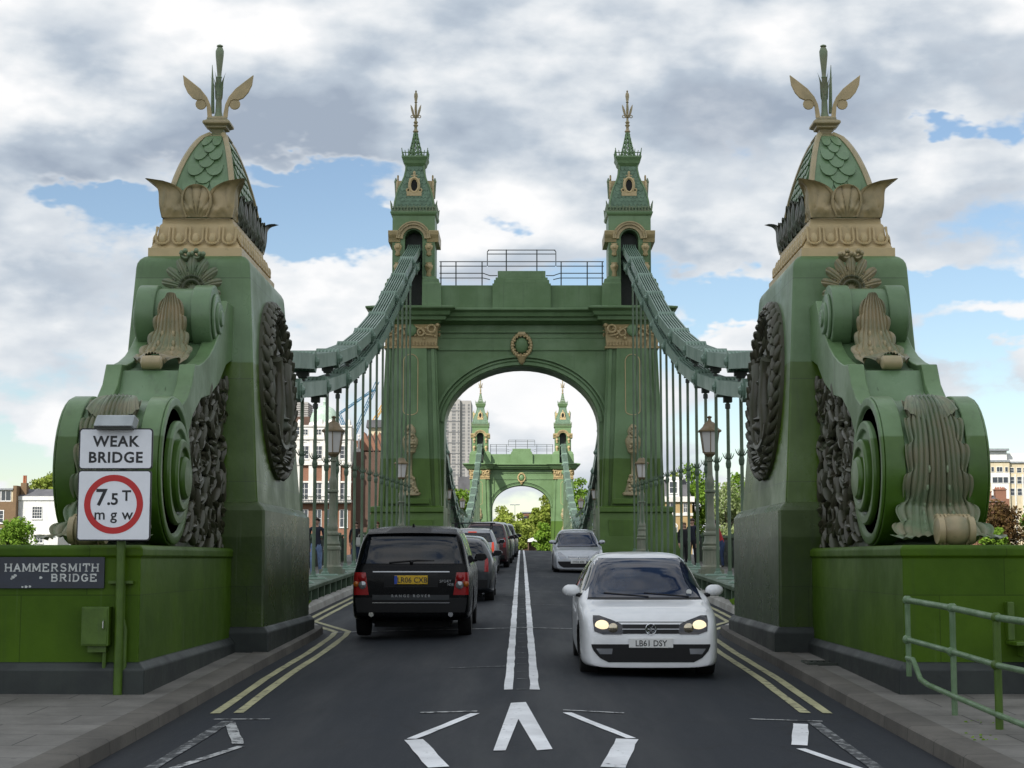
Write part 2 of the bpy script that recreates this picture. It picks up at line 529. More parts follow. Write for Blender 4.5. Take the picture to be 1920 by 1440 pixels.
KX = [(-40, 3.32), (27.6, 3.30), (28.6, 3.36), (31.5, 4.28), (69.5, 4.28), (72.5, 3.22), (78, 3.22), (81, 4.28), (191, 4.28), (194, 3.22),
      (200, 3.22), (203, 4.28), (232, 4.28), (1200, 4.6)]
def kerb_x(d): return interp(KX, d)
ds = [-40, -20, -10] + [i * .5 for i in range(0, 80)] + [40 + i for i in range(0, 240)] + [280 + 10 * i for i in range(1, 93)]
mb = MB()
rows = []
for d in ds:
    k = kerb_x(d)
    rows.append([(x, d, road_z(d, x)) for x in (-k, -k * .6, -k * .25, 0, k * .25, k * .6, k)])
mb.loft(rows, closed=False, caps=False)
road = structure(mb.build('road', M['asphalt'], smooth=180))

def strip(name, mat, kind_parent, edges, lift):
    """a sheet along the road between two edges given as x(d)"""
    mb = MB()
    mb.loft(edges, closed=False, caps=False)
    return mb.build(name, mat, kind_parent, smooth=180)
def line(mb, pts, wid, lift=.007, seg=.6):
    """a painted line of given width through ground points (x, d)"""
    P = []
    for (a, b) in zip(pts, pts[1:]):
        n = max(1, int(sqrt((a[0] - b[0]) ** 2 + (a[1] - b[1]) ** 2) / seg))
        for i in range(n): P.append((lerp(a[0], b[0], i / n), lerp(a[1], b[1], i / n)))
    P.append(pts[-1])
    L = []
    for i, p in enumerate(P):
        a = P[max(0, i - 1)]; b = P[min(len(P) - 1, i + 1)]
        tx, ty = b[0] - a[0], b[1] - a[1]
        l = sqrt(tx * tx + ty * ty) or 1
        nx, ny = -ty / l, tx / l
        jl, jr = random.uniform(-.006, .006), random.uniform(-.006, .006)
        q = [(p[0] + nx * (wid / 2 + jl), p[1] + ny * (wid / 2 + jl)), (p[0] - nx * (wid / 2 + jr), p[1] - ny * (wid / 2 + jr))]
        L.append([(x, y, road_z(y, x) + lift) for x, y in q])
    mb.loft(L, closed=False, caps=False)
def poly(mb, pts, lift=.007):
    mb.add([(x, y, road_z(y, x) + lift) for x, y in pts], [tuple(range(len(pts)))])
d_end = ground(966, 1300)[1]
for sx in (-1, 1):
    mb = MB()
    line(mb, [(sx * .14, d_end), (sx * .14, 60), (sx * .14, 235)], .10, seg=.5)
    mb.build('centre_line', M['white_mark'], road)
    mb = MB()
    for off in (.20, .42):
        line(mb, [(sx * (kerb_x(16.4) - off - .12), 16.5)] + [(sx * (kerb_x(q) - off - .06 * (q < 27)), q) for q in (20, 24, 27.5, 28.6, 29.5, 30.6, 31.5, 33, 45, 60, 69)], .10)
    mb.build('yellow_line', M['yellow_mark'], road)
mb = MB()      # the little dashes left between the centre lines
q = d_end
while q < 60:
    line(mb, [(-.055, q), (.06, q + .02)], .05 + .02 * (q > 30), seg=.2)
    q += random.uniform(.75, 1.2)
mb.build('gap_dash', M['faint_mark'], road)
def gp(*pts): return [ground(*p) for p in pts]
mb = MB()      # the upside-down V
poly(mb, gp((958, 1326), (986, 1325), (1036, 1414), (1007, 1417), (972, 1357), (948, 1417), (925, 1417)))
mb.build('chevron_marking', M['white_mark'], road)
for nm, pts, wd, mt in (
        ('zigzag_marking', [(788, 1340), (895, 1340)], .07, 'worn_mark'),
        ('zigzag_marking', [(890, 1344), (772, 1390)], .09, 'white_mark'),
        ('zigzag_marking', [(776, 1392), (822, 1446)], .16, 'white_mark'),
        ('zigzag_marking', [(1056, 1338), (1170, 1341)], .07, 'worn_mark'),
        ('zigzag_marking', [(1063, 1343), (1184, 1389)], .09, 'white_mark'),
        ('zigzag_marking', [(1176, 1391), (1150, 1446)], .18, 'white_mark'),
        ('bar_marking', [(402, 1343), (506, 1345)], .055, 'worn_mark'),
        ('bar_marking', [(1405, 1346), (1542, 1347)], .055, 'worn_mark'),
        ('zigzag_marking', [(431, 1350), (447, 1392)], .10, 'worn_mark'),
        ('zigzag_marking', [(452, 1396), (290, 1446)], .08, 'worn_mark'),
        ('edge_marking', [(427, 1347), (262, 1446)], .11, 'faint_mark'),
        ('zigzag_marking', [(1501, 1353), (1499, 1394)], .14, 'white_mark'),
        ('zigzag_marking', [(1502, 1401), (1640, 1446)], .08, 'white_mark'),
        ('edge_marking', [(1524, 1349), (1660, 1446)], .11, 'faint_mark')):
    mb = MB()
    line(mb, gp(*pts), wd, seg=.3)
    mb.build(nm, M[mt], road)
for py, wd, mt, xa, xb in ((1182, .10, 'worn_mark', -3.2, 3.0), (1137, .07, 'faint_mark', -.4, 3.5), (1120, .10, 'faint_mark', -3.5, 0), (1112, .05, 'faint_mark', 0, 3.5),
                           (1106, .06, 'faint_mark', -3.6, -.3), (1083, .08, 'faint_mark', -3.6, 3.6), (1066, .10, 'faint_mark', -3.6, 3.6), 
                           (1256, .05, 'faint_mark', -.9, -.2)):
    d = ground(978, py)[1]
    mb = MB()
    line(mb, [(xa, d), (-.05, d), (.05, d + .05), (xb, d + .08)] if xa < 0 < xb else [(xa, d), (xb, d + .06)], wd, .0095)
    mb.build('expansion_joint', M[mt], road)

# kerbs and pavements
for sx in (-1, 1):
    dsn = [-12 + i for i in range(0, 40)] + [28 + .5 * i for i in range(0, 9)]
    mb = MB()
    mb.loft([[(sx * kerb_x(d), d, road_z(d, kerb_x(d)) - .05), (sx * (kerb_x(d) + .015), d, road_z(d, kerb_x(d)) + .105), (sx * (kerb_x(d) + .04), d, road_z(d, kerb_x(d)) + .125),
              (sx * (kerb_x(d) + .30), d, road_z(d, kerb_x(d)) + .13), (sx * (kerb_x(d) + .30), d, road_z(d, kerb_x(d)) - .05)] for d in dsn if d <= 28.5])
    k = structure(mb.build('kerb', M['kerb'], smooth=40))
    mb = MB()
    mb.loft([[(sx * (kerb_x(d) + .30), d, road_z(d, 3.3) + .118), (sx * 5.0, d, road_z(d, 3.3) + .125), (sx * 9.0, d, road_z(d, 3.3) + .13), (sx * 40.0, d, road_z(d, 3.3) + .13)] for d in dsn if d <= 28.5],
            closed=False, caps=False)
    structure(mb.build('pavement', M['pavement'], smooth=180))
    mb = MB()
    dn = [28.5 + .5 * i for i in range(0, 83)] + [70 + i for i in range(0, 165)]
    def kz(d): return road_z(d, 4.2)
    mb.loft([[(sx * kerb_x(d), d, kz(d) - .05), (sx * (kerb_x(d) + .03), d, kz(d) + .12), (sx * (kerb_x(d) + .08), d, kz(d) + .15),
              (sx * (kerb_x(d) + .24), d, kz(d) + .15), (sx * (kerb_x(d) + .26), d, kz(d) - .05)] for d in dn])
    structure(mb.build('kerb', M['kerb_pale'], smooth=40))
    mb = MB()
    mb.loft([[(sx * (kerb_x(d) + .25), d, kz(d) + .06), (sx * 5.0, d, kz(d) + .06), (sx * 5.2, d, kz(d) + .12), (sx * 9.6, d, kz(d) + .12), (sx * 9.6, d, kz(d) - .6)] for d in dn], closed=False, caps=False)
    structure(mb.build('footway', M['pavement'], smooth=40))
mb = MB()
mb.add([(-900, -200, -3.2), (900, -200, -3.2), (900, 32, -3.2), (-900, 32, -3.2), (-900, 32, -9), (900, 32, -9)], [(0, 1, 2, 3), (3, 2, 5, 4)])
mb.add([(-2500, 234, -9), (2500, 234, -9), (2500, 236, -3.4), (-2500, 236, -3.4), (2500, 3500, -3.4), (-2500, 3500, -3.4)], [(0, 1, 2, 3), (3, 2, 4, 5)])
structure(mb.build('ground', M['earth']))
mb = MB()
mb.add([(-2500, 20, -7.6), (2500, 20, -7.6), (2500, 240, -7.6), (-2500, 240, -7.6)], [(0, 1, 2, 3)])
structure(mb.build('river', M['water']))

# ------------------------------------------------------------------ ornament
def relief_leaf(mb, path, nrm, side, wid, n=22, m=34, flutes=7, lobes=6, depth=.025, bulge=.04, curl=.05):
    """an acanthus leaf laid along path(t); ribs run down it, the edges are cut in curling lobes"""
    def fn(a, t):
        s_ = a * 2 - 1
        q = abs(s_)
        lob = abs(sin(lobes * pi * t)) ** .7
        t2 = min(1.0, t + .05 * max(0, q - .6) / .4 * (1 - lob))
        c = path(t2); nn = nrm(t2)
        w_ = wid(t)
        x = q * w_ if q < .62 else .62 * w_ + (q - .62) / .38 * w_ * (.22 + .20 * lob)
        h = depth * (2 * abs(cos(s_ * flutes * pi / 2)) ** .6 - 1) * (1 - .3 * q) + bulge * (1 - s_ * s_)
        if q > .62: h += curl * ((q - .62) / .38) ** 2 * lob - curl * .7 * (1 - lob) * (q - .62) / .38
        return c + side * (x if s_ > 0 else -x) + nn * h
    mb.grid(fn, n * 2, m)
def petal(mb, c, out, side, up, w_, h_, flare=.10, thick=.03, n=44, m=22, fold=None):
    """one upright leaf of the cresting: rimmed, fan-fluted, its tip bending outward"""
    def fn(a, t, back=0):
        s_ = a * 2 - 1
        sh = (.66 + .34 * sin(t / .5 * pi / 2)) if t < .5 else sqrt(max(.0009, 1 - ((t - .5) / .503) ** 2.3))
        if fold is not None: sh = .97 * sqrt(max(.0004, 1 - t ** 8)) * (1 - .25 * t)
        x = s_ * w_ / 2 * sh
        fl_ = flare * (t ** 6 if fold is not None else t ** 2.2); o_ = 0.0 + .05 * sin(pi * min(1, t * 1.15)) * (1 - s_ * s_)
        ang = atan2(x, t * h_ + .10)
        o_ += (.030 * (abs(cos(ang * 9 if False else (atan2(x / (w_ / 2), t * 1.1 + .12)) * 5.5)) ** .5) - .022) * (abs(s_) < .84) * (t < .93) * min(1, t * 4)
        if abs(s_) > .84 or t > .93: o_ += .026
        for q in (-1, 1):
            o_ += .035 * math.exp(-(((x - q * w_ * .22) / .055) ** 2 + ((t * h_ - .11) / .055) ** 2))
        o_ -= back
        if fold is None:
            return c + side * x + up * (t * h_) + out * (o_ + fl_)
        d_ = fold[0] if s_ < 0 else fold[1]
        nr_ = fold[1] if s_ < 0 else fold[0]
        edge = min(1.0, abs(s_) / .12)
        return c + d_ * abs(x) + up * (t * h_) + out * fl_ - nr_ * o_ * edge + out * o_ * .7 * (1 - edge)
    mb.grid(fn, n, m)
    mb.grid(lambda a, t: fn(a, t, thick), n, m)

# ------------------------------------------------------------------ anchor pylon (built on the left, copied to the right)
CX = -4.60
DF, DB = 22.72, 27.35
PB = road_z(24, 3.3) + .06
zroot = PB
pyl = thing('anchor_pylon', 'green cast iron anchor pylon left of the road, behind the weight limit sign', 'pylon', (CX, 25.0, zroot), 'domed anchor pylons')
V3 = Vector
# body: lower drum and upper tapering block
mb = MB()
mb.stack([(CX - 1.12, CX + 1.12, DF, DB + .2, -1.1), (CX - 1.11, CX + 1.11, DF, DB + .2, .66), (CX - 1.07, CX + 1.07, DF + .03, DB + .12, .72), (CX - 1.01, CX + 1.01, DF + .08, DB, .78)])
mb.build('plinth', M['pylon_low'], pyl, bevel=.03)
mb = MB()
rk = []
for z, hw, y0, y1 in ((.76, .995, DF + .1, DB - .03), (1.2, .965, DF + .12, DB - .12), (4.06, .80, DF + .32, 26.45)):
    rk.append((hw, y0, y1, z))
ra, rb = rk[-1], None
rings = []
def rrect(hw, y0, y1, z, r):
    pts = []
    for (cx_, cy_, a0) in ((CX + hw - r, y0 + r, -pi / 2), (CX + hw - r, y1 - r, 0), (CX - hw + r, y1 - r, pi / 2), (CX - hw + r, y0 + r, pi)):
        for k in range(4):
            a = a0 + pi / 2 * k / 3
            pts.append((cx_ + r * cos(a), cy_ + r * sin(a), z))
    return pts
for hw, y0, y1, z in rk: rings.append(rrect(hw, y0, y1, z, .035))
for k in range(1, 6):
    a = pi / 2 * k / 5
    i_ = .20 * (1 - cos(a))
    rings.append(rrect(.80 - i_, DF + .32 + i_, 26.45 - i_, 4.06 + .20 * sin(a), .04))
mb.loft(rings)
mb.build('body', M['pylon'], pyl, smooth=35)
# skirting of plinth and front block
mb = MB()
mb.stack([(CX - 1.2, CX + 1.2, DF - .09, DB + .3, -1.9), (CX - 1.2, CX + 1.2, DF - .09, DB + .3, PB + .30), (CX - 1.14, CX + 1.14, DF - .03, DB + .22, PB + .37)])
BX0, BX1, BY = -7.6, -3.93, 17.3
mb.stack([(BX0, BX1 + .08, BY - .08, DF - .095, -2.2), (BX0, BX1 + .08, BY - .08, DF - .095, PB + .16), (BX0, BX1 + .02, BY - .02, DF - .095, PB + .23)])
mb.build('skirting', M['skirting'], pyl, bevel=.015)
mb = MB()
mb.stack([(BX0, BX1, BY, DF - .003, -2.1), (BX0, BX1, BY, DF - .003, .015), (BX0, BX1 + .025, BY - .025, DF - .003, .03), (BX0, BX1 + .025, BY - .025, DF - .003, .11), (BX0, BX1 - .01, BY + .01, DF - .003, .145)])
mb.build('front_block', M['block'], pyl, bevel=.012)
mb = MB()
mb.box(-9.9, -7.6, BY + .02, BY + .8, -2.2, .10)
mb.build('side_wall', M['block'], pyl, bevel=.02)
# tan cornice with tongues
mb = MB()
Y0c, Y1c = DF + .50, 26.2
def fr(hw, e, z): return (CX - hw, CX + hw, Y0c - e, Y1c + e, z)
mb.stack([fr(.66, .06, 4.24), fr(.66, .06, 4.36), fr(.63, .03, 4.365), fr(.605, .0, 4.42), fr(.56, -.05, 4.50), fr(.545, -.06, 4.62), fr(.53, -.06, 4.70), fr(.50, -.09, 4.74), fr(.50, -.09, 4.80), fr(.45, -.12, 4.82)])
def tongue(c, out, side, w_, h_):
    """a U-shaped raised tongue of the moulding"""
    pts = []
    for k in range(9):
        a = pi * k / 8
        pts.append(c + side * (cos(a) * w_ / 2) + V3((0, 0, 1)) * (-sin(a) * h_ * .30) + out * .015 * sin(a) * 2.0)
    top = [pts[0] + V3((0, 0, h_ * .66)) - out * .05] + pts + [pts[-1] + V3((0, 0, h_ * .66)) - out * .05]
    mb.tube(top, .016, 5)
    mb.ball(c + out * .005 - V3((0, 0, .005)), (abs(side.x) * w_ * .30 + abs(out.x) * .04, abs(side.y) * w_ * .30 + abs(out.y) * .04, h_ * .33), 8, 6)
for k in range(5):
    tongue(V3((CX - .47 + .235 * k, Y0c - .015, 4.50)), V3((0, -1, 0)), V3((1, 0, 0)), .18, .27)
for q in (-1, 1):
    for k in range(13):
        tongue(V3((CX + q * .595, Y0c + .12 + .225 * k, 4.50)), V3((q, 0, 0)), V3((0, 1, 0)), .17, .27)
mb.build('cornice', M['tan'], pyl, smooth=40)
# cresting leaves
Z0l = 4.81
Up = V3((0, 0, 1))
def crest(c, out, side, w_, h_, mat, fl=.10, fold=None):
    mb = MB(); petal(mb, c, out, side, Up, w_, h_, fl, fold=fold)
    o = mb.build('crest_leaf', M[mat], pyl, smooth=50, normals=False)
    return o
hwl = .50
y0l, y1l = Y0c + .02, Y1c - .02
crest(V3((CX, y0l - .02, Z0l)), V3((0, -1, 0)), V3((1, 0, 0)), .44, .46, 'tan', .06)
crest(V3((CX, y1l + .02, Z0l)), V3((0, 1, 0)), V3((-1, 0, 0)), .40, .46, 'tan', .05)
for qx in (-1, 1):
    for (yy, qy) in ((y0l, -1), (y1l, 1)):
        crest(V3((CX + qx * hwl, yy, Z0l)), V3((qx * .75, qy * .75, 0)), None, .86, .52, 'tan' if qy < 0 else 'carving', .24,
              fold=(V3((-qx, 0, 0)), V3((0, -qy, 0))))
    for k in range(6):
        yy = lerp(y0l + .50, y1l - .50, k / 5)
        crest(V3((CX + qx * hwl, yy, Z0l)), V3((qx, 0, 0)), V3((0, 1, 0)), .40, .42 + .10 * (k in (2, 3)), 'carving', .06)
# dome
dz0, dz1 = 4.80, 6.36
dcy = 24.75
def dprof(t):
    k = max(0.0, 1 - t ** 1.55) ** .74
    return .105 + .375 * k, .14 + 1.16 * k
mb = MB()
rings = []
for i in range(17):
    t = i / 16
    hx, hy = dprof(t)
    rings.append([(CX - hx, dcy - hy, lerp(dz0, dz1, t)), (CX + hx, dcy - hy, lerp(dz0, dz1, t)), (CX + hx, dcy + hy, lerp(dz0, dz1, t)), (CX - hx, dcy + hy, lerp(dz0, dz1, t))])
mb.loft(rings)
def dpos(face, a, t):
    hx, hy = dprof(t); z = lerp(dz0, dz1, t)
    return {'f': V3((CX + a * hx, dcy - hy, z)), 'b': V3((CX - a * hx, dcy + hy, z)), 'r': V3((CX + hx, dcy + a * hy, z)), 'l': V3((CX - hx, dcy - a * hy, z))}[face]
dn_ = {'f': V3((0, -1, .25)), 'b': V3((0, 1, .25)), 'r': V3((1, 0, .25)), 'l': V3((-1, 0, .25))}
for face in 'fbrl':
    rows_ = 9
    for r in range(rows_):
        t0 = .10 + .80 * r / rows_
        t1 = t0 + .135
        hx, hy = dprof(t0)
        ncol = max(2, int((hx if face in 'fb' else hy) * 2 * .72 / .21))
        for c_ in range(ncol + (r % 2)):
            a0 = (c_ + .5 - .5 * (r % 2)) / ncol * 1.44 - .72
            wv_ = 1.44 / ncol * .5
            if abs(a0) + wv_ * .4 > .76: continue
            vs = []
            for k in range(9):
                an = pi * k / 8
                p = dpos(face, a0 + wv_ * cos(an), min(.985, t1 - (t1 - t0) * 1.0 * sin(an)))
                vs.append(p + dn_[face] * (.012 + .028 * sin(an)))
            for k in range(9):
                an = pi * k / 8
                vs.append(dpos(face, a0 + wv_ * cos(an), min(.985, t1 - (t1 - t0) * sin(an))) - dn_[face] * .02)
            fs = [tuple(range(9))] + [(k, k + 1, 10 + k, 9 + k) for k in range(8)]
            mb.add(vs, fs)
mb.build('dome', M['scroll_mid'], pyl, smooth=30, normals=False)
for qx in (-1, 1):
    for qy in (-1, 1):
        mb = MB()
        mb.tube([(CX + qx * dprof(i / 14)[0], dcy + qy * dprof(i / 14)[1], lerp(dz0, dz1, i / 14)) for i in range(15)], .045, 6)
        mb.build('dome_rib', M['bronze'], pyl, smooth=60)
mb = MB()
mb.stack([(CX - h, CX + h, dcy - h2, dcy + h2, z) for h, h2, z in ((.17, .21, 6.30), (.19, .23, 6.33), (.12, .12, 6.36), (.085, .085, 6.40), (.10, .10, 6.455), (.15, .15, 6.475), (.15, .15, 6.50),
          (.205, .205, 6.53), (.205, .205, 6.565), (.15, .15, 6.60), (.15, .15, 6.63), (.09, .09, 6.66))])
mb.build('finial_base', M['bronze'], pyl, bevel=.008)
# finial: stem with a club on top, a tulip of small leaves, two wings
fz = 6.645
mb = MB()
mb.lathe([(.075, 0), (.05, .10), (.042, .35), (.055, .37), (.042, .39), (.034, .62), (.045, .64), (.032, .66), (.036, .72), (.062, .98), (.064, 1.05), (.045, 1.10), (.032, 1.115), (.05, 1.125), (.045, 1.14), (.012, 1.155)], (CX, dcy, fz), 10)
mb.build('finial_stem', M['patina'], pyl, smooth=40)
for k in range(6):
    a = 2 * pi * k / 6 + .3
    dr = V3((cos(a), sin(a), 0)); sd = V3((-sin(a), cos(a), 0))
    mb = MB()
    mb.grid(lambda x, t: V3((CX, dcy, fz)) + dr * (.045 + .13 * t ** 2.5) + sd * ((x - .5) * .10 * sin(pi * min(1, .2 + .8 * t)) * (1.05 - t)) + Up * (.30 + .40 * t), 4, 8)
    mb.build('finial_leaf', M['patina'], pyl, smooth=60, normals=False)
mb = MB()
mb.tube([(CX - .10, dcy + .06, fz + .1), (CX - .11, dcy + .07, fz + .5), (CX - .125, dcy + .08, fz + .86)], [.03, .025, .004], 6)
mb.build('finial_spike', M['patina'], pyl)
for q in (-1, 1):
    out = [(.085, 0), (.09, .07), (.115, .21), (.165, .325), (.265, .45), (.40, .56), (.535, .665), (.515, .51), (.46, .39), (.385, .305), (.31, .272), (.25, .28), (.20, .262), (.165, .17), (.15, .0)]
    mb = MB()
    mb.prism([(CX + q * x, fz - .01 + z) for x, z in out], 'y', dcy - .10, dcy - .055)
    mb.lathe([(.085, 0), (.085, .03), (.05, .032), (.05, .05)], (CX + q * .255, dcy - .085, fz + .205), 14, 'y')
    mb.build('finial_wing', M['tan'], pyl, bevel=.012)

# the scrolled bracket on the front block
SA0, SA1 = -5.12, -4.00
SC = (SA0 + SA1) / 2
def circ(cy, cz, r, n=40, a0=0, a1=2 * pi): return [(cy + r * cos(a0 + (a1 - a0) * k / n), cz + r * sin(a0 + (a1 - a0) * k / n)) for k in range(n if abs(a1 - a0 - 2 * pi) < 1e-6 else n + 1)]
cyL, czL, rL = 19.15, 1.005, .86
cyU, czU, rU = 21.95, 3.20, .42
neck = [(19.2, 1.86), (19.62, 1.80), (19.95, 1.93), (20.2, 2.12), (20.36, 2.38), (20.62, 2.40), (20.95, 2.48), (21.30, 2.60), (21.62, 2.76), (21.95, 2.98), (22.25, 3.22), (22.5, 3.5), (23.0, 3.5), (23.0, 2.75), (22.5, 2.62), (22.0, 2.32), (21.4, 2.10), (20.8, 2.0), (20.3, 1.75), (19.9, 1.35), (19.3, 1.2)]
neck_c = [(19.3, .15), (19.2, 1.78), (19.70, 1.73), (20.02, 1.86), (20.28, 2.06), (20.42, 2.31), (20.66, 2.335), (20.98, 2.41), (21.29, 2.54), (21.6, 2.69), (21.9, 2.9), (22.2, 3.1), (22.45, 3.42), (22.98, 3.4), (22.98, .15)]
mb = MB()
mb.prism(circ(cyL, czL, rL - .05), 'x', SA0 + .20, SA1 - .20)
mb.build('scroll_drum', M['scroll_mid'], pyl, smooth=30)
mb = MB(); mb.prism(neck_c, 'x', SA0 + .21, SA1 - .21)
mb.prism(circ(cyU, czU, rU - .045), 'x', SC - .30, SC + .30)
mb.box(SC - .26, SC + .26, cyU, DF + .4, czU - .25, czU + .25)
mb.build('scroll_neck', M['scroll_mid'], pyl, smooth=30)
for q, (a0, a1) in ((-1, (SA0, SA0 + .22)), (1, (SA1 - .22, SA1))):
    mb = MB()
    mb.prism(circ(cyL, czL, rL), 'x', a0, a1)
    mb.prism(neck, 'x', a0 + .012, a1 - .012)
    e_ = a1 if q > 0 else a0
    for r_, pr, oy, oz in ((.845, .035, 0, .0), (.64, -.001, .02, -.08), (.60, .075, .03, -.02), (.42, .125, .05, -.05), (.25, .165, .07, -.08)):
        if pr > 0:
            mb.lathe([(r_, 0), (r_, q * pr * .8), (r_ - .02, q * pr), (r_ - .10, q * pr), (r_ - .13, q * (pr - .04)), (.02, q * (pr - .04))] if r_ > .3 else [(r_, 0), (r_, q * pr * .8), (r_ * .85, q * pr), (.02, q * (pr + .02))],
                     (e_, cyL + oy, czL + oz), 36, 'x')
    mb.build('scroll_flange', M['scroll'], pyl, smooth=30, bevel=.012)
    mb = MB()
    b0, b1 = (SC - .49, SC - .24) if q < 0 else (SC + .24, SC + .49)
    mb.prism(circ(cyU, czU, rU), 'x', b0, b1)
    e_ = b1 if q > 0 else b0
    for r_, pr in ((.33, .04), (.22, .075), (.12, .10)):
        mb.lathe([(r_, 0), (r_, q * pr * .8), (r_ - .025, q * pr), (.01, q * pr)], (e_, cyU + .02, czU - .02), 28, 'x')
    mb.build('upper_volute', M['scroll_mid'], pyl, smooth=30, bevel=.012)
# lower leaf: over the drum, then flaring forward on to the block
def lowpath(t):
    if t < .62:
        a = radians(lerp(72, 205, t / .62))
        return V3((SC, cyL + (rL - .02) * cos(pi - (pi - a)) if False else cyL - (rL - .02) * cos(radians(lerp(68, -28, t / .62))), czL + (rL - .02) * sin(radians(lerp(68, -28, t / .62)))))
    k = (t - .62) / .38
    a = radians(-28)
    p = V3((SC, cyL - (rL - .02) * cos(a), czL + (rL - .02) * sin(a)))
    return p + V3((0, -.62 * k ** 1.4, -.40 * sin(k * pi / 2)))
def lownrm(t):
    if t < .62:
        a = radians(lerp(68, -28, t / .62))
        return V3((0, -cos(a), sin(a)))
    k = (t - .62) / .38
    a = radians(lerp(-20, 35, k))
    return V3((0, -cos(a), sin(a)))
mb = MB()
relief_leaf(mb, lowpath, lownrm, V3((1, 0, 0)), lambda t: interp([(0, .27), (.15, .30), (.5, .37), (.72, .48), (.9, .60), (1, .60)], t), n=40, m=60, flutes=12, lobes=7, depth=.030, bulge=.06, curl=.05)
for s_ in (-1, 1):      # seed pods down the ribs
    for k in range(6):
        t = .45 + .08 * k
        p = lowpath(t) + lownrm(t) * .06 + V3((s_ * (.10 + .02 * k), 0, 0))
        mb.ball(p, (.022, .03, .05), 6, 5)
mb.build('acanthus_leaf', M['patina'], pyl, smooth=60, normals=False)
mb = MB()    # the shell at the head of the leaf
def shell(a, t):
    s_ = a * 2 - 1
    an = radians(lerp(74, 36, t))
    rr = rL - .01 + .035 + .012 * cos(s_ * 9 * pi) * t + .02 * sin(pi * t)
    return V3((SC + s_ * lerp(.10, .30, sqrt(t)) * (1 if t < .9 else 1), cyL - rr * cos(an + .12 * s_ * s_ * t), czL + rr * sin(an + .22 * s_ * s_ * t)))
mb.grid(shell, 36, 10)
mb.build('shell_ornament', M['patina'], pyl, smooth=60, normals=False)
mb = MB()    # the rolled foot of the leaf
mb.lathe([(.10, -.20), (.145, -.19), (.15, -.13), (.13, -.12), (.155, -.07), (.165, 0), (.155, .07), (.13, .12), (.15, .13), (.145, .19), (.10, .20)], (SC, 17.62, .30), 16, 'x')
for k in range(9):
    mb.tube([(SC - .16 + .04 * k, 17.72 - .19 * cos(a), .29 + .17 * sin(a)) for a in [radians(-50 + 20 * i) for i in range(9)]], .02, 5)
mb.build('leaf_curl', M['bronze'], pyl, smooth=50)
# upper leaf and palmette
def upath(t):
    P_ = [V3((SC, 21.50, 3.42)), V3((SC, 21.45, 3.15)), V3((SC, 21.42, 2.90)), V3((SC, 21.25, 2.66)), V3((SC, 20.95, 2.50)), V3((SC, 20.45, 2.44))]
    f = t * 4.999; i = int(f); return P_[i].lerp(P_[i + 1], f - i)
def unrm(t):
    a = radians(interp([(0, 15), (.35, 0), (.6, 20), (.8, 55), (1, 75)], t))
    return V3((0, -cos(a), sin(a)))
mb = MB()
relief_leaf(mb, upath, unrm, V3((1, 0, 0)), lambda t: interp([(0, .09), (.15, .19), (.4, .245), (.62, .34), (.8, .33), (.92, .27), (1, .17)], t), n=32, m=48, flutes=9, lobes=6, depth=.018, bulge=.09, curl=.05)
for s_ in (-1, 1):
    for k in range(4):
        t = .42 + .13 * k
        mb.ball(upath(t) + unrm(t) * .09 + V3((s_ * (.07 + .025 * k), 0, 0)), (.024, .03, .05), 6, 5)
mb.build('acanthus_leaf', M['bronze'], pyl, smooth=60, normals=False)
mb = MB()
mb.lathe([(.05, -.13), (.085, -.11), (.09, 0), (.085, .11), (.05, .13)], (SC, 20.42, 2.41), 12, 'x')
mb.build('leaf_curl', M['bronze'], pyl, smooth=50)
mb = MB()
PC = V3((SC + .02, DF + .12, 3.70))
def fan(a, t):
    an = radians(-24 + 228 * a); lob = abs(sin(9 * pi * a)) ** .6
    r_ = t * (.29 + .13 * lob) * (1 + .10 * sin(an))
    fl = (2 * abs(cos(27 * pi * a)) ** .5 - 1) * .012 * t
    return PC + V3((r_ * cos(an), -(.05 + .13 * sin(pi * min(1, t * .86)) + .04 * lob * t * t + fl), r_ * sin(an)))
mb.grid(fan, 108, 16)
mb.loft([[PC + V3((k_ * .30 * cos(pi * i / 12), h_, k_ * .36 * sin(pi * i / 12) - .04)) for i in range(13)] for k_, h_ in ((1, .1), (1, -.06), (.1, -.12))], closed=True)
for r_ in (.12, .18, .25):
    mb.torus((PC.x, PC.y - .16, PC.z), r_, .028, 'y', 14, 6, 0, pi)
for k in range(7):
    mb.ball((PC.x - .15 + .05 * k, PC.y - .15, PC.z + .50 + .03 * sin(k * 2.0)), (.035, .06, .04), 6, 5)
mb.grid(lambda x, t: PC + V3(((x - .5) * .34, -.05 - .12 * sin(pi * t), .40 + .10 * t + .02 * cos(x * 14))), 12, 5)
mb.build('palmette', M['patina'], pyl, smooth=60, normals=False)
# oval wreath with arms on the inner face
def ipt(y, z, o_):
    hw = interp([(.76, .995), (1.2, .965), (4.06, .80)], z)
    return V3((CX + hw + o_, y, z))
mcy, mcz, mry, mrz = 24.85, 2.50, 1.34, 1.26
mb = MB()
mb.loft([[ipt(mcy + mry * k_ * cos(a), mcz + mrz * k_ * sin(a), h_) for a in [2 * pi * i / 48 for i in range(48)]] for k_, h_ in ((1.06, -.05), (1.06, .05), (1.02, .075), (.8, .075), (.78, .02))])
for ring, (kr, tilt) in enumerate(((1.01, .5), (.93, 0), (.85, -.5))):
    for i in range(38):
        a = 2 * pi * (i + .5 * ring) / 38
        p = ipt(mcy + mry * kr * cos(a), mcz + mrz * kr * sin(a), .085 + .03 * (ring == 1))
        st = len(mb.v)
        mb.ball((0, 0, 0), (.06, .045, .125 * random.uniform(.85, 1.2)), 6, 5)
        mb.xf(Matrix.Translation(p) @ Matrix.Rotation(a + tilt + random.uniform(-.15, .15), 4, 'X') @ Matrix.Rotation(.35, 4, 'Y'), st)
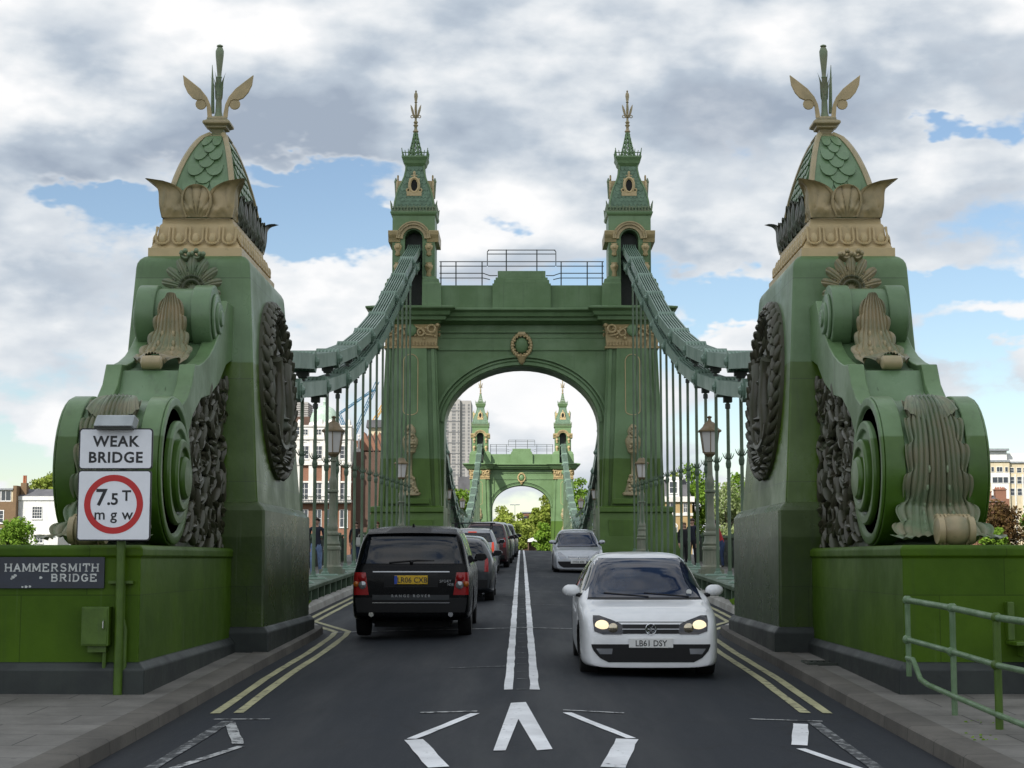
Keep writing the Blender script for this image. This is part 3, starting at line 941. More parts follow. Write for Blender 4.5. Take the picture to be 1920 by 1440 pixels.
mb.build('wreath', M['carving'], pyl, smooth=60)
mb = MB()
def relief(a, t):
    y = mcy + (a * 2 - 1) * mry * .80; z = mcz + (t * 2 - 1) * mrz * .80
    q = ((a * 2 - 1) ** 2 + (t * 2 - 1) ** 2)
    p = V3((y * 2.3, z * 2.3, 3.3))
    h = .0 + .34 * max(0, noise.turbulence(p, 5, False) - .40) * (1.25 - q)
    h += .13 * (abs(a - .5) < .15 and .28 < t < .62) + .10 * math.exp(-(((a - .5) / .12) ** 2 + ((t - .78) / .09) ** 2))
    h += .12 * math.exp(-(((a - .22) / .07) ** 2 + ((t - .48) / .25) ** 2)) + .12 * math.exp(-(((a - .78) / .07) ** 2 + ((t - .48) / .25) ** 2))
    if q > 1: h = -.06
    return ipt(y, z, h)
mb.grid(relief, 56, 56)
rl = random.Random(23)
for k in range(110):
    a_ = rl.uniform(0, 2 * pi); q = sqrt(rl.uniform(.10, 1)) * .74
    p = ipt(mcy + mry * q * cos(a_), mcz + mrz * q * sin(a_), .05)
    st = len(mb.v)
    mb.ball((0, 0, 0), (rl.uniform(.05, .10), rl.uniform(.03, .06), rl.uniform(.09, .20)), 7, 5)
    mb.xf(Matrix.Translation(p) @ Matrix.Rotation(rl.uniform(0, 6.3), 4, 'X'), st)
for q in (-1, 1):       # the supporters either side of the shield
    mb.tube([ipt(mcy + q * .45, mcz - .75, .08), ipt(mcy + q * .52, mcz - .2, .12), ipt(mcy + q * .38, mcz + .2, .12), ipt(mcy + q * .5, mcz + .42, .12)], [.09, .12, .10, .11], 7)
mb.tube([ipt(mcy + .62 * cos(pi * k / 8 + pi), mcz - .55 + .3 * sin(pi * k / 8 + pi), .10) for k in range(9)], .06, 6)
mb.build('coat_of_arms', M['carving'], pyl, smooth=60)
# carved foliage on the side of the bracket, between scroll and body
mb = MB()
def foliage(a, t):
    y = lerp(20.0, DF + .28, a); z = lerp(.13, interp([(20, 1.75), (20.3, 2.1), (21, 2.3), (23, 2.6)], y), t)
    h = -.04 + .42 * max(0, noise.turbulence(V3((y * 1.9, z * 1.9, 1.7)), 5, False) - .42)
    return V3((SA1 - .13 + h * .6 - .20 * (t > .96) - .1 * (a < .02), y, z))
mb.grid(lambda a, t: foliage(a, t), 40, 40)
rl = random.Random(11)
for k in range(300):
    y = rl.uniform(20.15, DF + .15); zt_ = interp([(20, 1.70), (20.3, 2.0), (21, 2.2), (23, 2.5)], y); z = rl.uniform(.2, zt_ - .08)
    st = len(mb.v)
    mb.ball((0, 0, 0), (rl.uniform(.03, .075), rl.uniform(.02, .042), rl.uniform(.08, .20)), 7, 5)
    mb.xf(Matrix.Translation((SA1 - .10 + rl.uniform(-.02, .05), y, z)) @ Matrix.Rotation(rl.uniform(0, 6.3), 4, 'X'), st)
for k in range(12):
    mb.torus((SA1 - .06, rl.uniform(20.4, DF - .1), rl.uniform(.4, 2.0)), rl.uniform(.09, .17), .035, 'x', 12, 5, 0, 5)
mb.build('carved_panel', M['carving'], pyl, smooth=60)
pyl2 = copy_tree(pyl)
pyl2.location.x = -pyl.location.x
pyl2.scale.x = -1
pyl2['label'] = 'green cast iron anchor pylon right of the road with gilded acanthus leaves'
for ch in pyl2.children:
    nm = ch.name.split('.')[0]
    if nm in ('palmette', 'acanthus_leaf'):
        ch.material_slots[0].link = 'OBJECT'
        ch.material_slots[0].material = M['patina'] if nm == 'acanthus_leaf' and ch.data.materials[0] == M['patina'] else M['bronze']
# ------------------------------------------------------------------ bridge tower (built once, copied to the far end)
TD, TX = 75.3, 4.885
def zt(py): return zat(py, 74.2)
def pw(px, py):            # picture width at the tower's front, in metres
    return px * (74.2 * CP + zt(py) * SP) / F
def arch_wall(mb, x0, x1, z0, z1, cx, a, zs, b, y0, y1, n=28):
    """a wall with a round-headed opening through it, open at the foot"""
    top = [(lerp(x0, x1, i / n), z1) for i in range(n + 1)]
    arc = []
    for i in range(n + 1):
        th = pi - pi * i / n
        arc.append((cx + a * cos(th), zs + b * sin(th)))
    # the head, in four shells
    for yy, fl in ((y0, 1), (y1, -1)):
        tp = [(cx + (x0 - cx if p[0] < cx else x1 - cx) * min(1, abs(cos(pi - pi * i / n)) * 1.6) if False else lerp(x0, x1, i / n), z1) for i, p in enumerate(arc)]
        mb.loft([[(p[0], yy, p[1]) for p in arc], [(p[0], yy, p[1]) for p in tp]], closed=False, caps=False)
        for (xa, xb, zz) in ((x0, cx - a, 0), (cx + a, x1, 0)):
            mb.add([(xa, yy, z0), (xb, yy, z0), (xb, yy, zs), (xa, yy, zs)], [(0, 1, 2, 3)])
        mb.add([(x0, yy, zs), (cx - a, yy, zs), (x0, yy, z1)], [(0, 1, 2)])
        mb.add([(x1, yy, zs), (cx + a, yy, zs), (x1, yy, z1)], [(0, 1, 2)])
    full = [(cx - a, z0)] + arc + [(cx + a, z0)]
    mb.loft([[(p[0], y0, p[1]) for p in full], [(p[0], y1, p[1]) for p in full]], closed=False, caps=False)
    mb.add([(x0, y0, z0), (x0, y1, z0), (x0, y1, z1), (x0, y0, z1)], [(0, 1, 2, 3)])
    mb.add([(x1, y0, z0), (x1, y1, z0), (x1, y1, z1), (x1, y0, z1)], [(0, 1, 2, 3)])
    mb.add([(x0, y0, z1), (x1, y0, z1), (x1, y1, z1), (x0, y1, z1)], [(0, 1, 2, 3)])
def arch_sweep(mb, cx, a, zs, b, prof, a0=0.0, a1=pi, n=32):
    """a moulding round an arch; prof of (distance outside the arch, y)"""
    rings = []
    for i in range(n + 1):
        th = a0 + (a1 - a0) * i / n
        rings.append([(cx + (a + e) * cos(th), y, zs + (b + e) * sin(th)) for e, y in prof])
    mb.loft(rings)
tow = thing('bridge_tower', 'dark green iron bridge tower with twin spired turrets, the near one, in shade', 'bridge tower', (0, TD, road_z(TD)), 'twin towers of the bridge')
ZB = road_z(TD) - .4
Zcap0, Zcap1 = zt(653), zt(612)
Zc0, Zc1 = zt(606), zt(582)
for q in (-1, 1):
    pc = thing('pillar', '', '', (0, TD, road_z(TD)))
    for k_ in ('label', 'category'): del pc[k_]
    pc.parent = tow; pc.location = (0, 0, 0)
    mb = MB()
    cx = q * 4.93
    def pr(z, hw, hd): return (cx - hw, cx + hw, TD - hd, TD + hd, z)
    mb.stack([pr(zt(952), 1.40, 1.62), pr(zt(800), 1.27, 1.54), pr(Zcap0, 1.13, 1.45), pr(Zc0, 1.13, 1.45)])
    mb.stack([pr(zt(951), .98, 1.78), pr(zt(800), .80, 1.70), pr(Zcap0, .70, 1.60)])
    for s_ in (-1, 1):
        mb.stack([(cx + s_ * 1.22 - .10, cx + s_ * 1.22 + .10, TD - 1.73, TD + 1.73, zt(951)), (cx + s_ * .96 - .08, cx + s_ * .96 + .08, TD - 1.53, TD + 1.53, Zcap0)])
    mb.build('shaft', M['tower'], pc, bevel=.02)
    mb = MB()
    xi = 3.42
    def br(z, o, hd): return (min(q * xi, q * (6.35 + o)), max(q * xi, q * (6.35 + o)), TD - hd, TD + hd, z)
    mb.stack([br(ZB, .62, 2.25), br(zt(1030), .58, 2.2), br(zt(1000), .45, 2.1), br(zt(975), .33, 2.02), br(zt(962), .25, 1.95), br(zt(961), .38, 2.06), br(zt(952), .36, 2.05), br(zt(950), .1, 1.9)])
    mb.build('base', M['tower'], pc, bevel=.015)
    mb = MB()
    yy = TD - 2.12
    mb.box(cx - 1.12, cx + 1.05, yy, yy + .3, zt(1030), zt(975))
    mb.box(cx - .95, cx + .88, TD - 2.0, TD - 1.6, zt(946), zt(936))
    mb.build('panel', M['tower'], pc, bevel=.02)
    # gilded capital
    mb = MB()
    z0, z1 = Zcap0, Zcap1
    mb.stack([pr(z0 - .06, 1.2, 1.62), pr(z0 + .02, 1.22, 1.64), pr(z0 + .05, 1.15, 1.6), pr(z1 - .12, 1.2, 1.66), pr(z1, 1.3, 1.74)])
    for k in range(17):
        x = cx - 1.1 + 2.2 * k / 16
        mb.tube([(x, TD - 1.66, z0 + .06), (x, TD - 1.69, z0 + .24)], .035, 5)
    for s_ in (-1, 1):
        mb.torus((cx + s_ * .92, TD - 1.78, z1 - .2), .17, .05, 'y', 14, 6)
        mb.torus((cx + s_ * .45, TD - 1.76, z1 - .36), .15, .04, 'y', 14, 6)
        mb.tube([(cx + s_ * .2, TD - 1.74, z1 - .1), (cx + s_ * .45, TD - 1.77, z1 - .2), (cx + s_ * .7, TD - 1.77, z1 - .45), (cx + s_ * 1.0, TD - 1.75, z1 - .5)], .035, 5)
        mb.ball((cx + s_ * 1.18, TD - 1.72, z1 - .02), .09, 7, 5)
        for k in range(4):
            mb.torus((cx + s_ * 1.24, TD - .9 + .6 * k, z1 - .3), .16, .05, 'x', 12, 6)
    for k in range(26):
        mb.ball((cx + random.uniform(-1.1, 1.1), TD - 1.68, random.uniform(z0 + .28, z1 - .05)), random.uniform(.05, .09), 6, 5)
    mb.build('capital', M['tan'], pc, smooth=50)
    mb = MB()
    mb.ball((cx, TD - 1.76, z1 - .26), (.26, .08, .28), 12, 8)
    mb.build('capital_boss', M['tower_top'], pc, smooth=60)
    # thin tan outline and the torch on the front of the shaft
    mb = MB()
    zt0, zt1 = zt(772), zt(680)
    def fy(z): return TD - interp([(zt(951), 1.78), (zt(800), 1.70), (Zcap0, 1.60)], z) - .008
    r_ = .32
    pts = [(cx - r_, fy(zt0), zt0)] + [(cx - r_, fy(z), z) for z in (lerp(zt0, zt1, .5), zt1)] + [(cx + r_ * cos(pi - pi * k / 10), fy(zt1), zt1 + r_ * sin(pi * k / 10)) for k in range(1, 10)] + [(cx + r_, fy(zt1), zt1), (cx + r_, fy(zt0), zt0)]
    pts += [(cx + r_ * cos(pi * k / 10), fy(zt0), zt0 - r_ * .6 * sin(pi * k / 10)) for k in range(1, 11)]
    mb.tube(pts, .022, 5)
    mb.build('panel_outline', M['tan'], pc)
    mb = MB()
    za, zb_, zc_, zd = zt(930), zt(893), zt(850), zt(798)
    yT = lambda z: fy(z) - .02
    mb.lathe([(.46, 0), (.50, .10), (.40, .16), (.30, .45), (.22, .8), (.13, zb_ - za)], (cx, fy(za), za), 12, flat=.5)
    for k in range(34):
        t = random.random(); zz = lerp(za + .1, zb_, t)
        mb.ball((cx + random.uniform(-1, 1) * lerp(.42, .14, t), fy(zz) - .17 + .08 * t, zz), random.uniform(.05, .09), 6, 5)
    mb.lathe([(.12, 0), (.10, .3), (.12, zc_ - zb_ - .08), (.24, zc_ - zb_)], (cx, fy(zb_) - .02, zb_), 10, flat=.7)
    mb.lathe([(.24, 0), (.27, .15), (.34, .35), (.36, .55), (.27, .72), (.22, .78), (.26, .95), (.2, 1.1), (.08, 1.25)], (cx, fy(zc_), zc_), 12, flat=.6)
    for k in range(26):
        t = random.random(); zz = lerp(zc_ + .15, zd - .1, t)
        mb.ball((cx + random.uniform(-1, 1) * lerp(.33, .12, t), fy(zz) - .18, zz), random.uniform(.05, .085), 6, 5)
    mb.build('torch_relief', M['bronze'], pc, smooth=60)
# the arch between the pillars
za0, za1 = zt(800), zt(686)
mb = MB()
arch_wall(mb, -3.86, 3.86, zt(952) - .5, Zc0, 0, 3.46, za0, za1 - za0, TD - 1.02, TD + 1.02)
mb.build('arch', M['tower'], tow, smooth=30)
mb = MB()
b_ = za1 - za0
for e0, e1, pr_ in ((.02, .16, .10), (.22, .30, .07), (.36, .50, .13)):
    for s_, yy in ((-1, TD - 1.02), (1, TD + 1.02)):
        arch_sweep(mb, 0, 3.46, za0, b_, [(e0, yy - s_ * .05), (e0, yy + s_ * pr_ * .6), (e0 + .03, yy + s_ * pr_), (e1, yy + s_ * pr_), (e1, yy - s_ * .05)], .08, pi - .08)
mb.build('arch_moulding', M['tower_top'], tow, smooth=40)
mb = MB()      # entablature bands over the arch
def band(z0, z1, e, hx=3.84): mb.box(-hx, hx, TD - 1.02 - e, TD + 1.02 + e, z0, z1)
band(zt(657), zt(655), .07); band(zt(634), zt(632), .06); band(zt(624), zt(621), .11)
band(zt(655), zt(634), .035)
mb.build('architrave', M['tower_top'], tow, bevel=.012)
mb = MB()
def ent(z, e, f): return [(-3.9 - f, 3.9 + f, TD - 1.02 - e, TD + 1.02 + e, z)]
mb.stack(sum([ent(zt(609), .12, 0), ent(zt(606), .28, 0), ent(zt(604), .55, 0), ent(zt(598), .58, 0), ent(zt(597), .72, 0), ent(zt(590), .78, 0), ent(zt(586), .95, 0), ent(zt(583), .95, 0), ent(zt(581), .7, 0)], []))
for q in (-1, 1):
    cx = q * 4.93
    def pc_(z, hw, hd): return (cx - hw, cx + hw, TD - hd, TD + hd, z)
    mb.stack([pc_(zt(612), 1.2, 1.6), pc_(zt(606), 1.35, 1.75), pc_(zt(604), 1.55, 1.95), pc_(zt(597), 1.58, 1.98), pc_(zt(596), 1.72, 2.1), pc_(zt(589), 1.78, 2.16), pc_(zt(584.5), 1.98, 2.36), pc_(zt(581.5), 1.98, 2.36), pc_(zt(578), 1.6, 2.0)])
mb.build('cornice', M['tower_top'], tow, bevel=.012)
# parapet with its raised middle
mb = MB()
P0 = TD - .62; P1 = TD + .62
mb.box(-3.9, 3.9, P0, P1, zt(583), zt(531.5))
mb.box(-3.9, 3.9, P0 - .06, P1 + .06, zt(583), zt(575))
for w_, y0_, y1_, e in ((55, 585, 530, .30), (52, 530, 523, .26), (49, 523, 518, .2), (45, 518, 505.5, .16)):
    h_ = pw(w_, 540)
    mb.box(-h_, h_, P0 - e, P1 + e, zt(y0_), zt(y1_))
mb.build('parapet', M['tower_top'], tow, bevel=.02)
mb = MB()
def rail(x0, y0, x1, y1, r=.022): mb.tube([(pw(x0 - 978, y0), TD - .2, zt(y0)), (pw(x1 - 978, y1), TD - .2, zt(y1))], r, 6)
for q in (-1, 1):
    X_ = lambda v: 978 + q * (978 - v)
    for (a, b) in (((822, 484), (912, 484)), ((822, 492.5), (912, 492.5)), ((822, 506), (905, 506)), ((822, 515), (905, 515)), ((905, 506), (918, 510.5)), ((905, 515), (918, 518)), ((918, 510.5), (932, 510.5))):
        rail(X_(a[0]), a[1], X_(b[0]), b[1])
    for px, y0 in ((853.5, 484), (903, 484), (825, 484)): rail(X_(px), y0, X_(px), 536, .03)
    rail(X_(949), 461, X_(949), 507, .03)
    rail(X_(913), 492, X_(913), 465); rail(X_(913), 465, X_(916), 462)
for yv in (462, 469.5, 484, 492.5): rail(914, yv, 1042, yv)
mb.build('guard_rail', M['dark_iron'], tow)
# cartouche
ca = thing('cartouche', '', '', (0, TD, road_z(TD)))
for k_ in ('label', 'category'): del ca[k_]
ca.parent = tow; ca.location = (0, 0, 0)
mb = MB()
zc = zt(648); yc = TD - 1.14
mb.ball((0, yc, zc), (.30, .16, .36), 14, 10)
mb.build('shield', M['tower_top'], ca, smooth=60)
mb = MB()
for k in range(26):
    a = 2 * pi * k / 26
    mb.ball((.42 * cos(a), yc - .02, zc + .50 * sin(a)), (.085, .1, .10), 6, 5)
    if k % 2: mb.ball((.34 * cos(a), yc - .08, zc + .42 * sin(a)), (.05, .08, .05), 6, 5)
mb.box(-.16, .16, yc - .14, yc + .1, zc + .48, zc + .60)
mb.lathe([(.05, 0), (.14, .12), (.2, .3), (.24, .36)], (0, yc, zc - .86), 10)
mb.build('wreath', M['tan'], ca, smooth=60)
# turrets
def turret(q):
    t = thing('turret', '', '', (0, TD, road_z(TD)))
    for k_ in ('label', 'category'): del t[k_]
    t.parent = tow; t.location = (0, 0, 0)
    cx = q * TX
    zt = lambda py: zat(py, interp([(290, 75.2), (311, 74.9), (397, 74.35), (420, 74.2)], py))
    def sq(z, h, hy=None): return (cx - h, cx + h, TD - (hy or h), TD + (hy or h), z)
    zo = zt(578)
    mb = MB()
    for s_ in (-1, 1):       # stepped foot either side of the chain opening
        def half(z, h, i=.42): return (min(cx + s_ * i, cx + s_ * h), max(cx + s_ * i, cx + s_ * h), TD - h - .1, TD + h + .1, z)
        mb.stack([half(zo - .1, 1.30), half(zt(533), 1.25), half(zt(530), 1.18), half(zt(524), 1.16), half(zt(522), 1.05), half(zt(518), 1.02)])
    mb.build('turret_foot', M['tower_top'], t, bevel=.015)
    mb = MB()
    a = .40
    arch_wall(mb, cx - .96, cx + .96, zo, zt(399), cx, a, zt(446), .40, TD - .96, TD + .96, 16)
    for s_ in (-1, 1):
        mb.box(cx + s_ * .70 - .17, cx + s_ * .70 + .17, TD - 1.04, TD + 1.04, zt(520), zt(455))
    mb.build('turret_shaft', M['tower_top'], t, smooth=30)
    mb = MB(); mb.box(cx - a - .02, cx + a + .02, TD - .1, TD + .1, zo, zt(430))  # dark wall added midway in the opening so it looks unlit
    mb.build('shade_wall', M['dark_iron'], t)
    mb = MB()       # tan hood over the opening
    zs = zt(447); zc0, zc1 = zt(446), zt(434)
    for s_ in (-1, 1):
        x0, x1 = sorted((cx + s_ * .60, cx + s_ * 1.14))
        mb.stack([(x0, x1 - 0, TD - 1.0, TD + 1.0, zt(453)), (x0, x1, TD - 1.06, TD + 1.06, zc0), (x0, x1, TD - 1.16, TD + 1.16, zt(440)), (x0, x1, TD - 1.2, TD + 1.2, zc1), (x0, x1, TD - 1.2, TD + 1.2, zt(432.5))])
    for s_ in (-1, 1):
        yy = TD + s_ * .96
        for e0, e1, p_ in ((.06, .20, .12), (.20, .30, .20), (.30, .36, .24)):
            arch_sweep(mb, cx, .42, zs, .42, [(e0, yy - s_ * .04), (e0, yy + s_ * p_), (e1, yy + s_ * p_), (e1, yy - s_ * .04)], .0, pi, 20)
    mb.build('hood_moulding', M['tan'], t, bevel=.008)
    for s_ in (-1, 1):       # gilded consoles
        for (ya, yb) in ((480, 456), (520, 492)):
            z0, z1 = zt(ya), zt(yb); h = z1 - z0
            mb = MB()
            mb.lathe([(.05, 0), (.13, h * .1), (.09, h * .35), (.17, h * .6), (.19, h * .8), (.12, h * .9), (.15, h)], (cx + s_ * .70, TD - 1.06, z0), 8, flat=.7)
            mb.ball((cx + s_ * .70, TD - 1.18, z0 + h * .72), (.10, .08, .12), 7, 5)
            mb.build('console', M['tan'], t, smooth=60)
    mb = MB()       # upper cornice
    mb.stack([sq(zt(404), .97), sq(zt(402), 1.03), sq(zt(399), 1.06), sq(zt(397), 1.06), sq(zt(396.5), .93)])
    mb.build('turret_cornice', M['tower_top'], t, bevel=.008)
    mb = MB()       # bell roof
    prof = [(397, .93), (390, .91), (378, .87), (363, .79), (352, .70), (341, .57), (330, .47), (318, .41), (311, .40)]
    mb.stack([sq(zt(y), h) for y, h in prof])
    for face in range(4):      # scales
        for r in range(12):
            ya = lerp(392, 314, r / 12); yb = lerp(392, 314, (r + 1) / 12)
            ha = interp([(-p, h) for p, h in prof], -ya)
            nn = max(3, int(ha * 2 / .2))
            for k in range(nn):
                x = -ha * .82 + 2 * ha * .82 * (k + .5 * (r % 2)) / nn
                if abs(x) > ha * .8: continue
                vs = [(x - .09, -(ha + .015), zt(ya) + .20), (x - .09, -(ha + .02), zt(ya) + .08), (x, -(ha + .035), zt(ya)), (x + .09, -(ha + .02), zt(ya) + .08), (x + .09, -(ha + .015), zt(ya) + .20)]
                c_, s__ = [(1, 0), (0, 1), (-1, 0), (0, -1)][face]
                hb = interp([(-p, h) for p, h in prof], -yb)
                vs = [(vx, vy + (ha - hb) * (vz - zt(ya)) / max(.05, zt(yb) - zt(ya)), vz) for vx, vy, vz in vs]
                mb.add([(cx + vx * c_ - vy * s__, TD + vx * s__ + vy * c_, vz) for vx, vy, vz in vs], [(0, 1, 2, 3, 4)])
    mb.build('turret_roof', M['tower_slate'], t, normals=False)
    mb = MB()
    for sx in (-1, 1):
        for sy in (-1, 1):
            mb.tube([(cx + sx * h, TD + sy * h, zt(y)) for y, h in prof], .045, 5)
    mb.build('roof_ridge', M['tower_top'], t)
    mb = MB()       # cresting round the roof foot
    for face in range(4):
        c_, s__ = [(1, 0), (0, 1), (-1, 0), (0, -1)][face]
        for k in range(15):
            x = -1.0 + 2.0 * k / 14
            h_ = .30 if k % 2 else .22
            if k in (0, 14): h_ = .48
            pts = [(x, -1.0, 0), (x, -1.02, h_ * .6), (x + (.06 if k == 14 else -.06 if k == 0 else 0), -1.06, h_)]
            mb.tube([(cx + a_ * c_ - b__ * s__, TD + a_ * s__ + b__ * c_, zt(396.5) + z) for a_, b__, z in pts], [.03, .04, .012], 5)
            if k < 14:
                mb.torus((cx + (x + .07) * c_ + 1.0 * s__, TD + (x + .07) * s__ - 1.0 * c_, zt(396.5) + .1), .055, .02, 'y' if face % 2 == 0 else 'x', 8, 5)
        p0 = [(-1.0, -1.0), (1.0, -1.0)]
        for zz in (.02, .2):
            mb.tube([(cx + a_ * c_ - b__ * s__, TD + a_ * s__ + b__ * c_, zt(396.5) + zz) for a_, b__ in p0], .022, 5)
    mb.build('cresting', M['patina'], t)
    for face in range(4):      # dormers with an oval light
        c_, s__ = [(1, 0), (0, 1), (-1, 0), (0, -1)][face]
        R_ = Matrix.Translation((cx, TD, 0)) @ Matrix(((c_, -s__, 0, 0), (s__, c_, 0, 0), (0, 0, 1, 0), (0, 0, 0, 1)))
        zd0, zd1 = zt(366), zt(328); zm = zt(349)
        mb = MB()
        mb.box(-.34, .34, -.86, -.3, zd0 - .05, zd0 + .14)
        mb.box(-.24, .24, -.75, -.3, zd0 + .13, zt(336))
        mb.torus((0, -.80, zm), .25, .075, 'y', 20, 6, sx=.85, sz=1.35)
        for s_ in (-1, 1): mb.torus((s_ * .27, -.80, zd0 + .22), .075, .04, 'y', 10, 5)
        mb.box(-.05, .05, -.84, -.76, zt(334), zt(329)); mb.ball((0, -.80, zt(327)), (.06, .05, .10), 6, 5); mb.box(-.14, .14, -.82, -.78, zt(332.5), zt(331))
        mb.xf(R_)
        dm = mb.build('dormer', M['tan'], t, smooth=50)
        mb = MB()
        mb.lathe([(.19, -.80), (.19, -.74)], (0, 0, zm), 16, 'y')
        mb.v = [(x, y, zm + (z - zm) * 1.4) for x, y, z in mb.v]
        mb.xf(R_)
        mb.build('dormer_opening', M['black'], t)
        if face in (1, 3):
            mb = MB(); mb.tube([(0, -.86, zd0), (0, -.9, zt(338)), (0, -.9, zt(336)), (0, -.9, zt(329))], [.06, .06, .08, .02], 6); mb.xf(R_)
            mb.build('pinnacle', M['patina'], t)
    mb = MB()       # cap
    mb.stack([sq(zt(314), .36), sq(zt(311), .42), sq(zt(307), .50), sq(zt(303), .53), sq(zt(298), .60), sq(zt(295.5), .60), sq(zt(295), .4)])
    mb.build('turret_cap', M['tower_top'], t, bevel=.008)
    mb = MB()       # open lattice spire
    z0, z1 = zt(295), zt(246)
    for k in range(8):
        a_ = 2 * pi * (k + .5) / 8
        def lp(t_): return (cx + lerp(.40, .06, t_ ** .75) * cos(a_), TD + lerp(.40, .06, t_ ** .75) * sin(a_), lerp(z0, z1, t_))
        mb.tube([lp(i / 6) for i in range(7)], .032, 5)
        for i in range(1, 6): mb.ball(lp(i / 6 + .05), .045, 5, 4)
        b__ = a_ + 2 * pi / 8
        for i in range(5):
            t0, t1 = i / 6, (i + 1) / 6
            r0, r1 = lerp(.40, .06, t0 ** .75), lerp(.40, .06, t1 ** .75)
            mb.tube([(cx + r0 * cos(a_), TD + r0 * sin(a_), lerp(z0, z1, t0)), (cx + r1 * cos(b__), TD + r1 * sin(b__), lerp(z0, z1, t1))], .018, 4)
            mb.tube([(cx + r0 * cos(b__), TD + r0 * sin(b__), lerp(z0, z1, t0)), (cx + r1 * cos(a_), TD + r1 * sin(a_), lerp(z0, z1, t1))], .018, 4)
    for face in range(4):
        c_, s__ = [(1, 0), (0, 1), (-1, 0), (0, -1)][face]
        for k in range(9):
            x = -.55 + 1.1 * k / 8
            h_ = .34 if k in (0, 8) else .24 if k % 2 else .30
            mb.tube([(cx + x * c_ + .55 * s__, TD + x * s__ - .55 * c_, z0), (cx + x * 1.08 * c_ + .60 * s__, TD + x * 1.08 * s__ - .60 * c_, z0 + h_)], [.028, .014], 4)
        mb.tube([(cx - .55 * c_ + .55 * s__, TD - .55 * s__ - .55 * c_, z0 + .14), (cx + .55 * c_ + .55 * s__, TD + .55 * s__ - .55 * c_, z0 + .14)], .022, 4)
    mb.build('spire_lattice', M['tower_top'], t)
    mb = MB()
    mb.lathe([(.10, 0), (.14, .06), (.08, .14), (.06, .25), (.12, .35), (.05, .42), (.045, zt(228) - zt(247) - .08), (.11, zt(228) - zt(247)), (.05, zt(228) - zt(247) + .1),
              (.055, zt(195) - zt(247)), (.04, zt(191) - zt(247)), (.08, zt(190) - zt(247)), (.05, zt(188.5) - zt(247)), (.09, zt(179) - zt(247)), (.08, zt(174) - zt(247)), (.03, zt(170.5) - zt(247)), (.05, zt(169) - zt(247)), (.01, zt(167) - zt(247))], (cx, TD, z1 - .05), 8)
    zf = zt(212)
    for k in range(4):
        a_ = pi / 2 * k
        mb.tube([(cx + r * cos(a_), TD + r * sin(a_), zf + z) for r, z in ((.05, -.2), (.12, -.02), (.16, .15), (.20, .30), (.24, .42))], [.04, .05, .06, .045, .008], 5)
        mb.torus((cx + .17 * cos(a_), TD + .17 * sin(a_), zf - .14), .06, .022, 'y' if k % 2 == 0 else 'x', 10, 5)
    mb.build('spire_finial', M['bronze'], t, smooth=50)
M['black'] = plain('unlit_opening', (.006, .006, .006), .8)
m_, t_, b_m = newmat('turret_scales')
g_ = t_.n('ShaderNodeNewGeometry').outputs['Position']
t_.put(b_m.inputs['Base Color'], t_.mix(t_.ramp(t_.noise(g_, 5, 4), .3, .7), (.13, .22, .14), (.085, .15, .09)))
b_m.inputs['Roughness'].default_value = .5
M['tower_slate'] = m_
for q in (-1, 1): turret(q)
tow2 = copy_tree(tow)
tow2.location = (0, 197.6, road_z(TD))
tow2['label'] = 'sunlit pale green bridge tower at the far end, seen through the arch'

# ------------------------------------------------------------------ chains
def make_link(n, off, L):
    """parallel eye bars side by side, pinned at both ends"""
    mb = MB()
    H, E = .165, .25
    for i in range(n):
        x = (i - (n - 1) / 2) * .088
        pts = []
        for k in range(9): pts.append((L / 2 + E * .9 * sin(pi * k / 8) * 1.0 - .0, E * -cos(pi * k / 8)))
        pts += [(L / 2 - .28, H), (-L / 2 + .28, H)]
        for k in range(9): pts.append((-L / 2 - E * .9 * sin(pi * k / 8), E * cos(pi * k / 8)))
        pts += [(-L / 2 + .28, -H), (L / 2 - .28, -H)]
        mb.prism(pts, 'x', x - .021, x + .021)
    w_ = .088 * 3.6
    for s_ in (-1, 1):
        mb.lathe([(.10, -w_), (.10, w_)], (0, s_ * L / 2, 0), 10, 'x')
        for e in (-1, 1): mb.lathe([(.155, e * w_), (.155, e * (w_ - .05)), (.06, e * (w_ + .05))], (0, s_ * L / 2, 0), 8, 'x')
    return mb
LINK = {}
CHX = 4.87
SIDE = [(24.0, 3.45), (30, 3.72), (32.2, 3.87), (36, 4.26), (39.5, 4.70), (44.2, 5.40), (48.9, 6.32), (55, 7.83), (59.6, 9.25), (64.3, 10.72), (69, 12.25), (74.3, 13.9), (76, 14.1)]
def z_side(d): return interp(SIDE, d)
def z_main(d): return 2.6 + 11.4 * min(1, abs(d - 136.4) / 60.6) ** 1.62
chain_no = 0
def chain(name, label, joints, zf, sx, parity, grp):
    th = thing(name, label, 'chain', (sx * CHX, (joints[0] + joints[-1]) / 2, zf((joints[0] + joints[-1]) / 2)), grp)
    base = Vector(th.location)
    for i, (a, b) in enumerate(zip(joints, joints[1:])):
        za, zb_ = zf(a), zf(b)
        L = sqrt((b - a) ** 2 + (zb_ - za) ** 2)
        key = (6 + (i + parity) % 2, round(L, 1))
        if key not in LINK:
            o = make_link(key[0], 0, L).build('link', M['chain'], th, local=True)
            LINK[key] = o
        else:
            o = LINK[key].copy(); COL.objects.link(o); o.parent = th
        o.location = Vector((sx * CHX, (a + b) / 2, (za + zb_) / 2)) - base
        o.rotation_euler = (atan2(zb_ - za, b - a), 0, 0)
    return th
up_j = [27.5, 32.2, 36.9, 41.65, 46.35, 51.05, 55.75, 60.5, 65.2, 69.9, 74.6]
lo_j = [25.1, 29.8, 34.55, 39.25, 44.0, 48.7, 53.4, 58.1, 62.85, 67.55, 72.25, 75.2]
um_j = [76.2 + 4.712 * k for k in range(26)]
lm_j = [75.0] + [78.55 + 4.712 * k for k in range(25)] + [197.6]
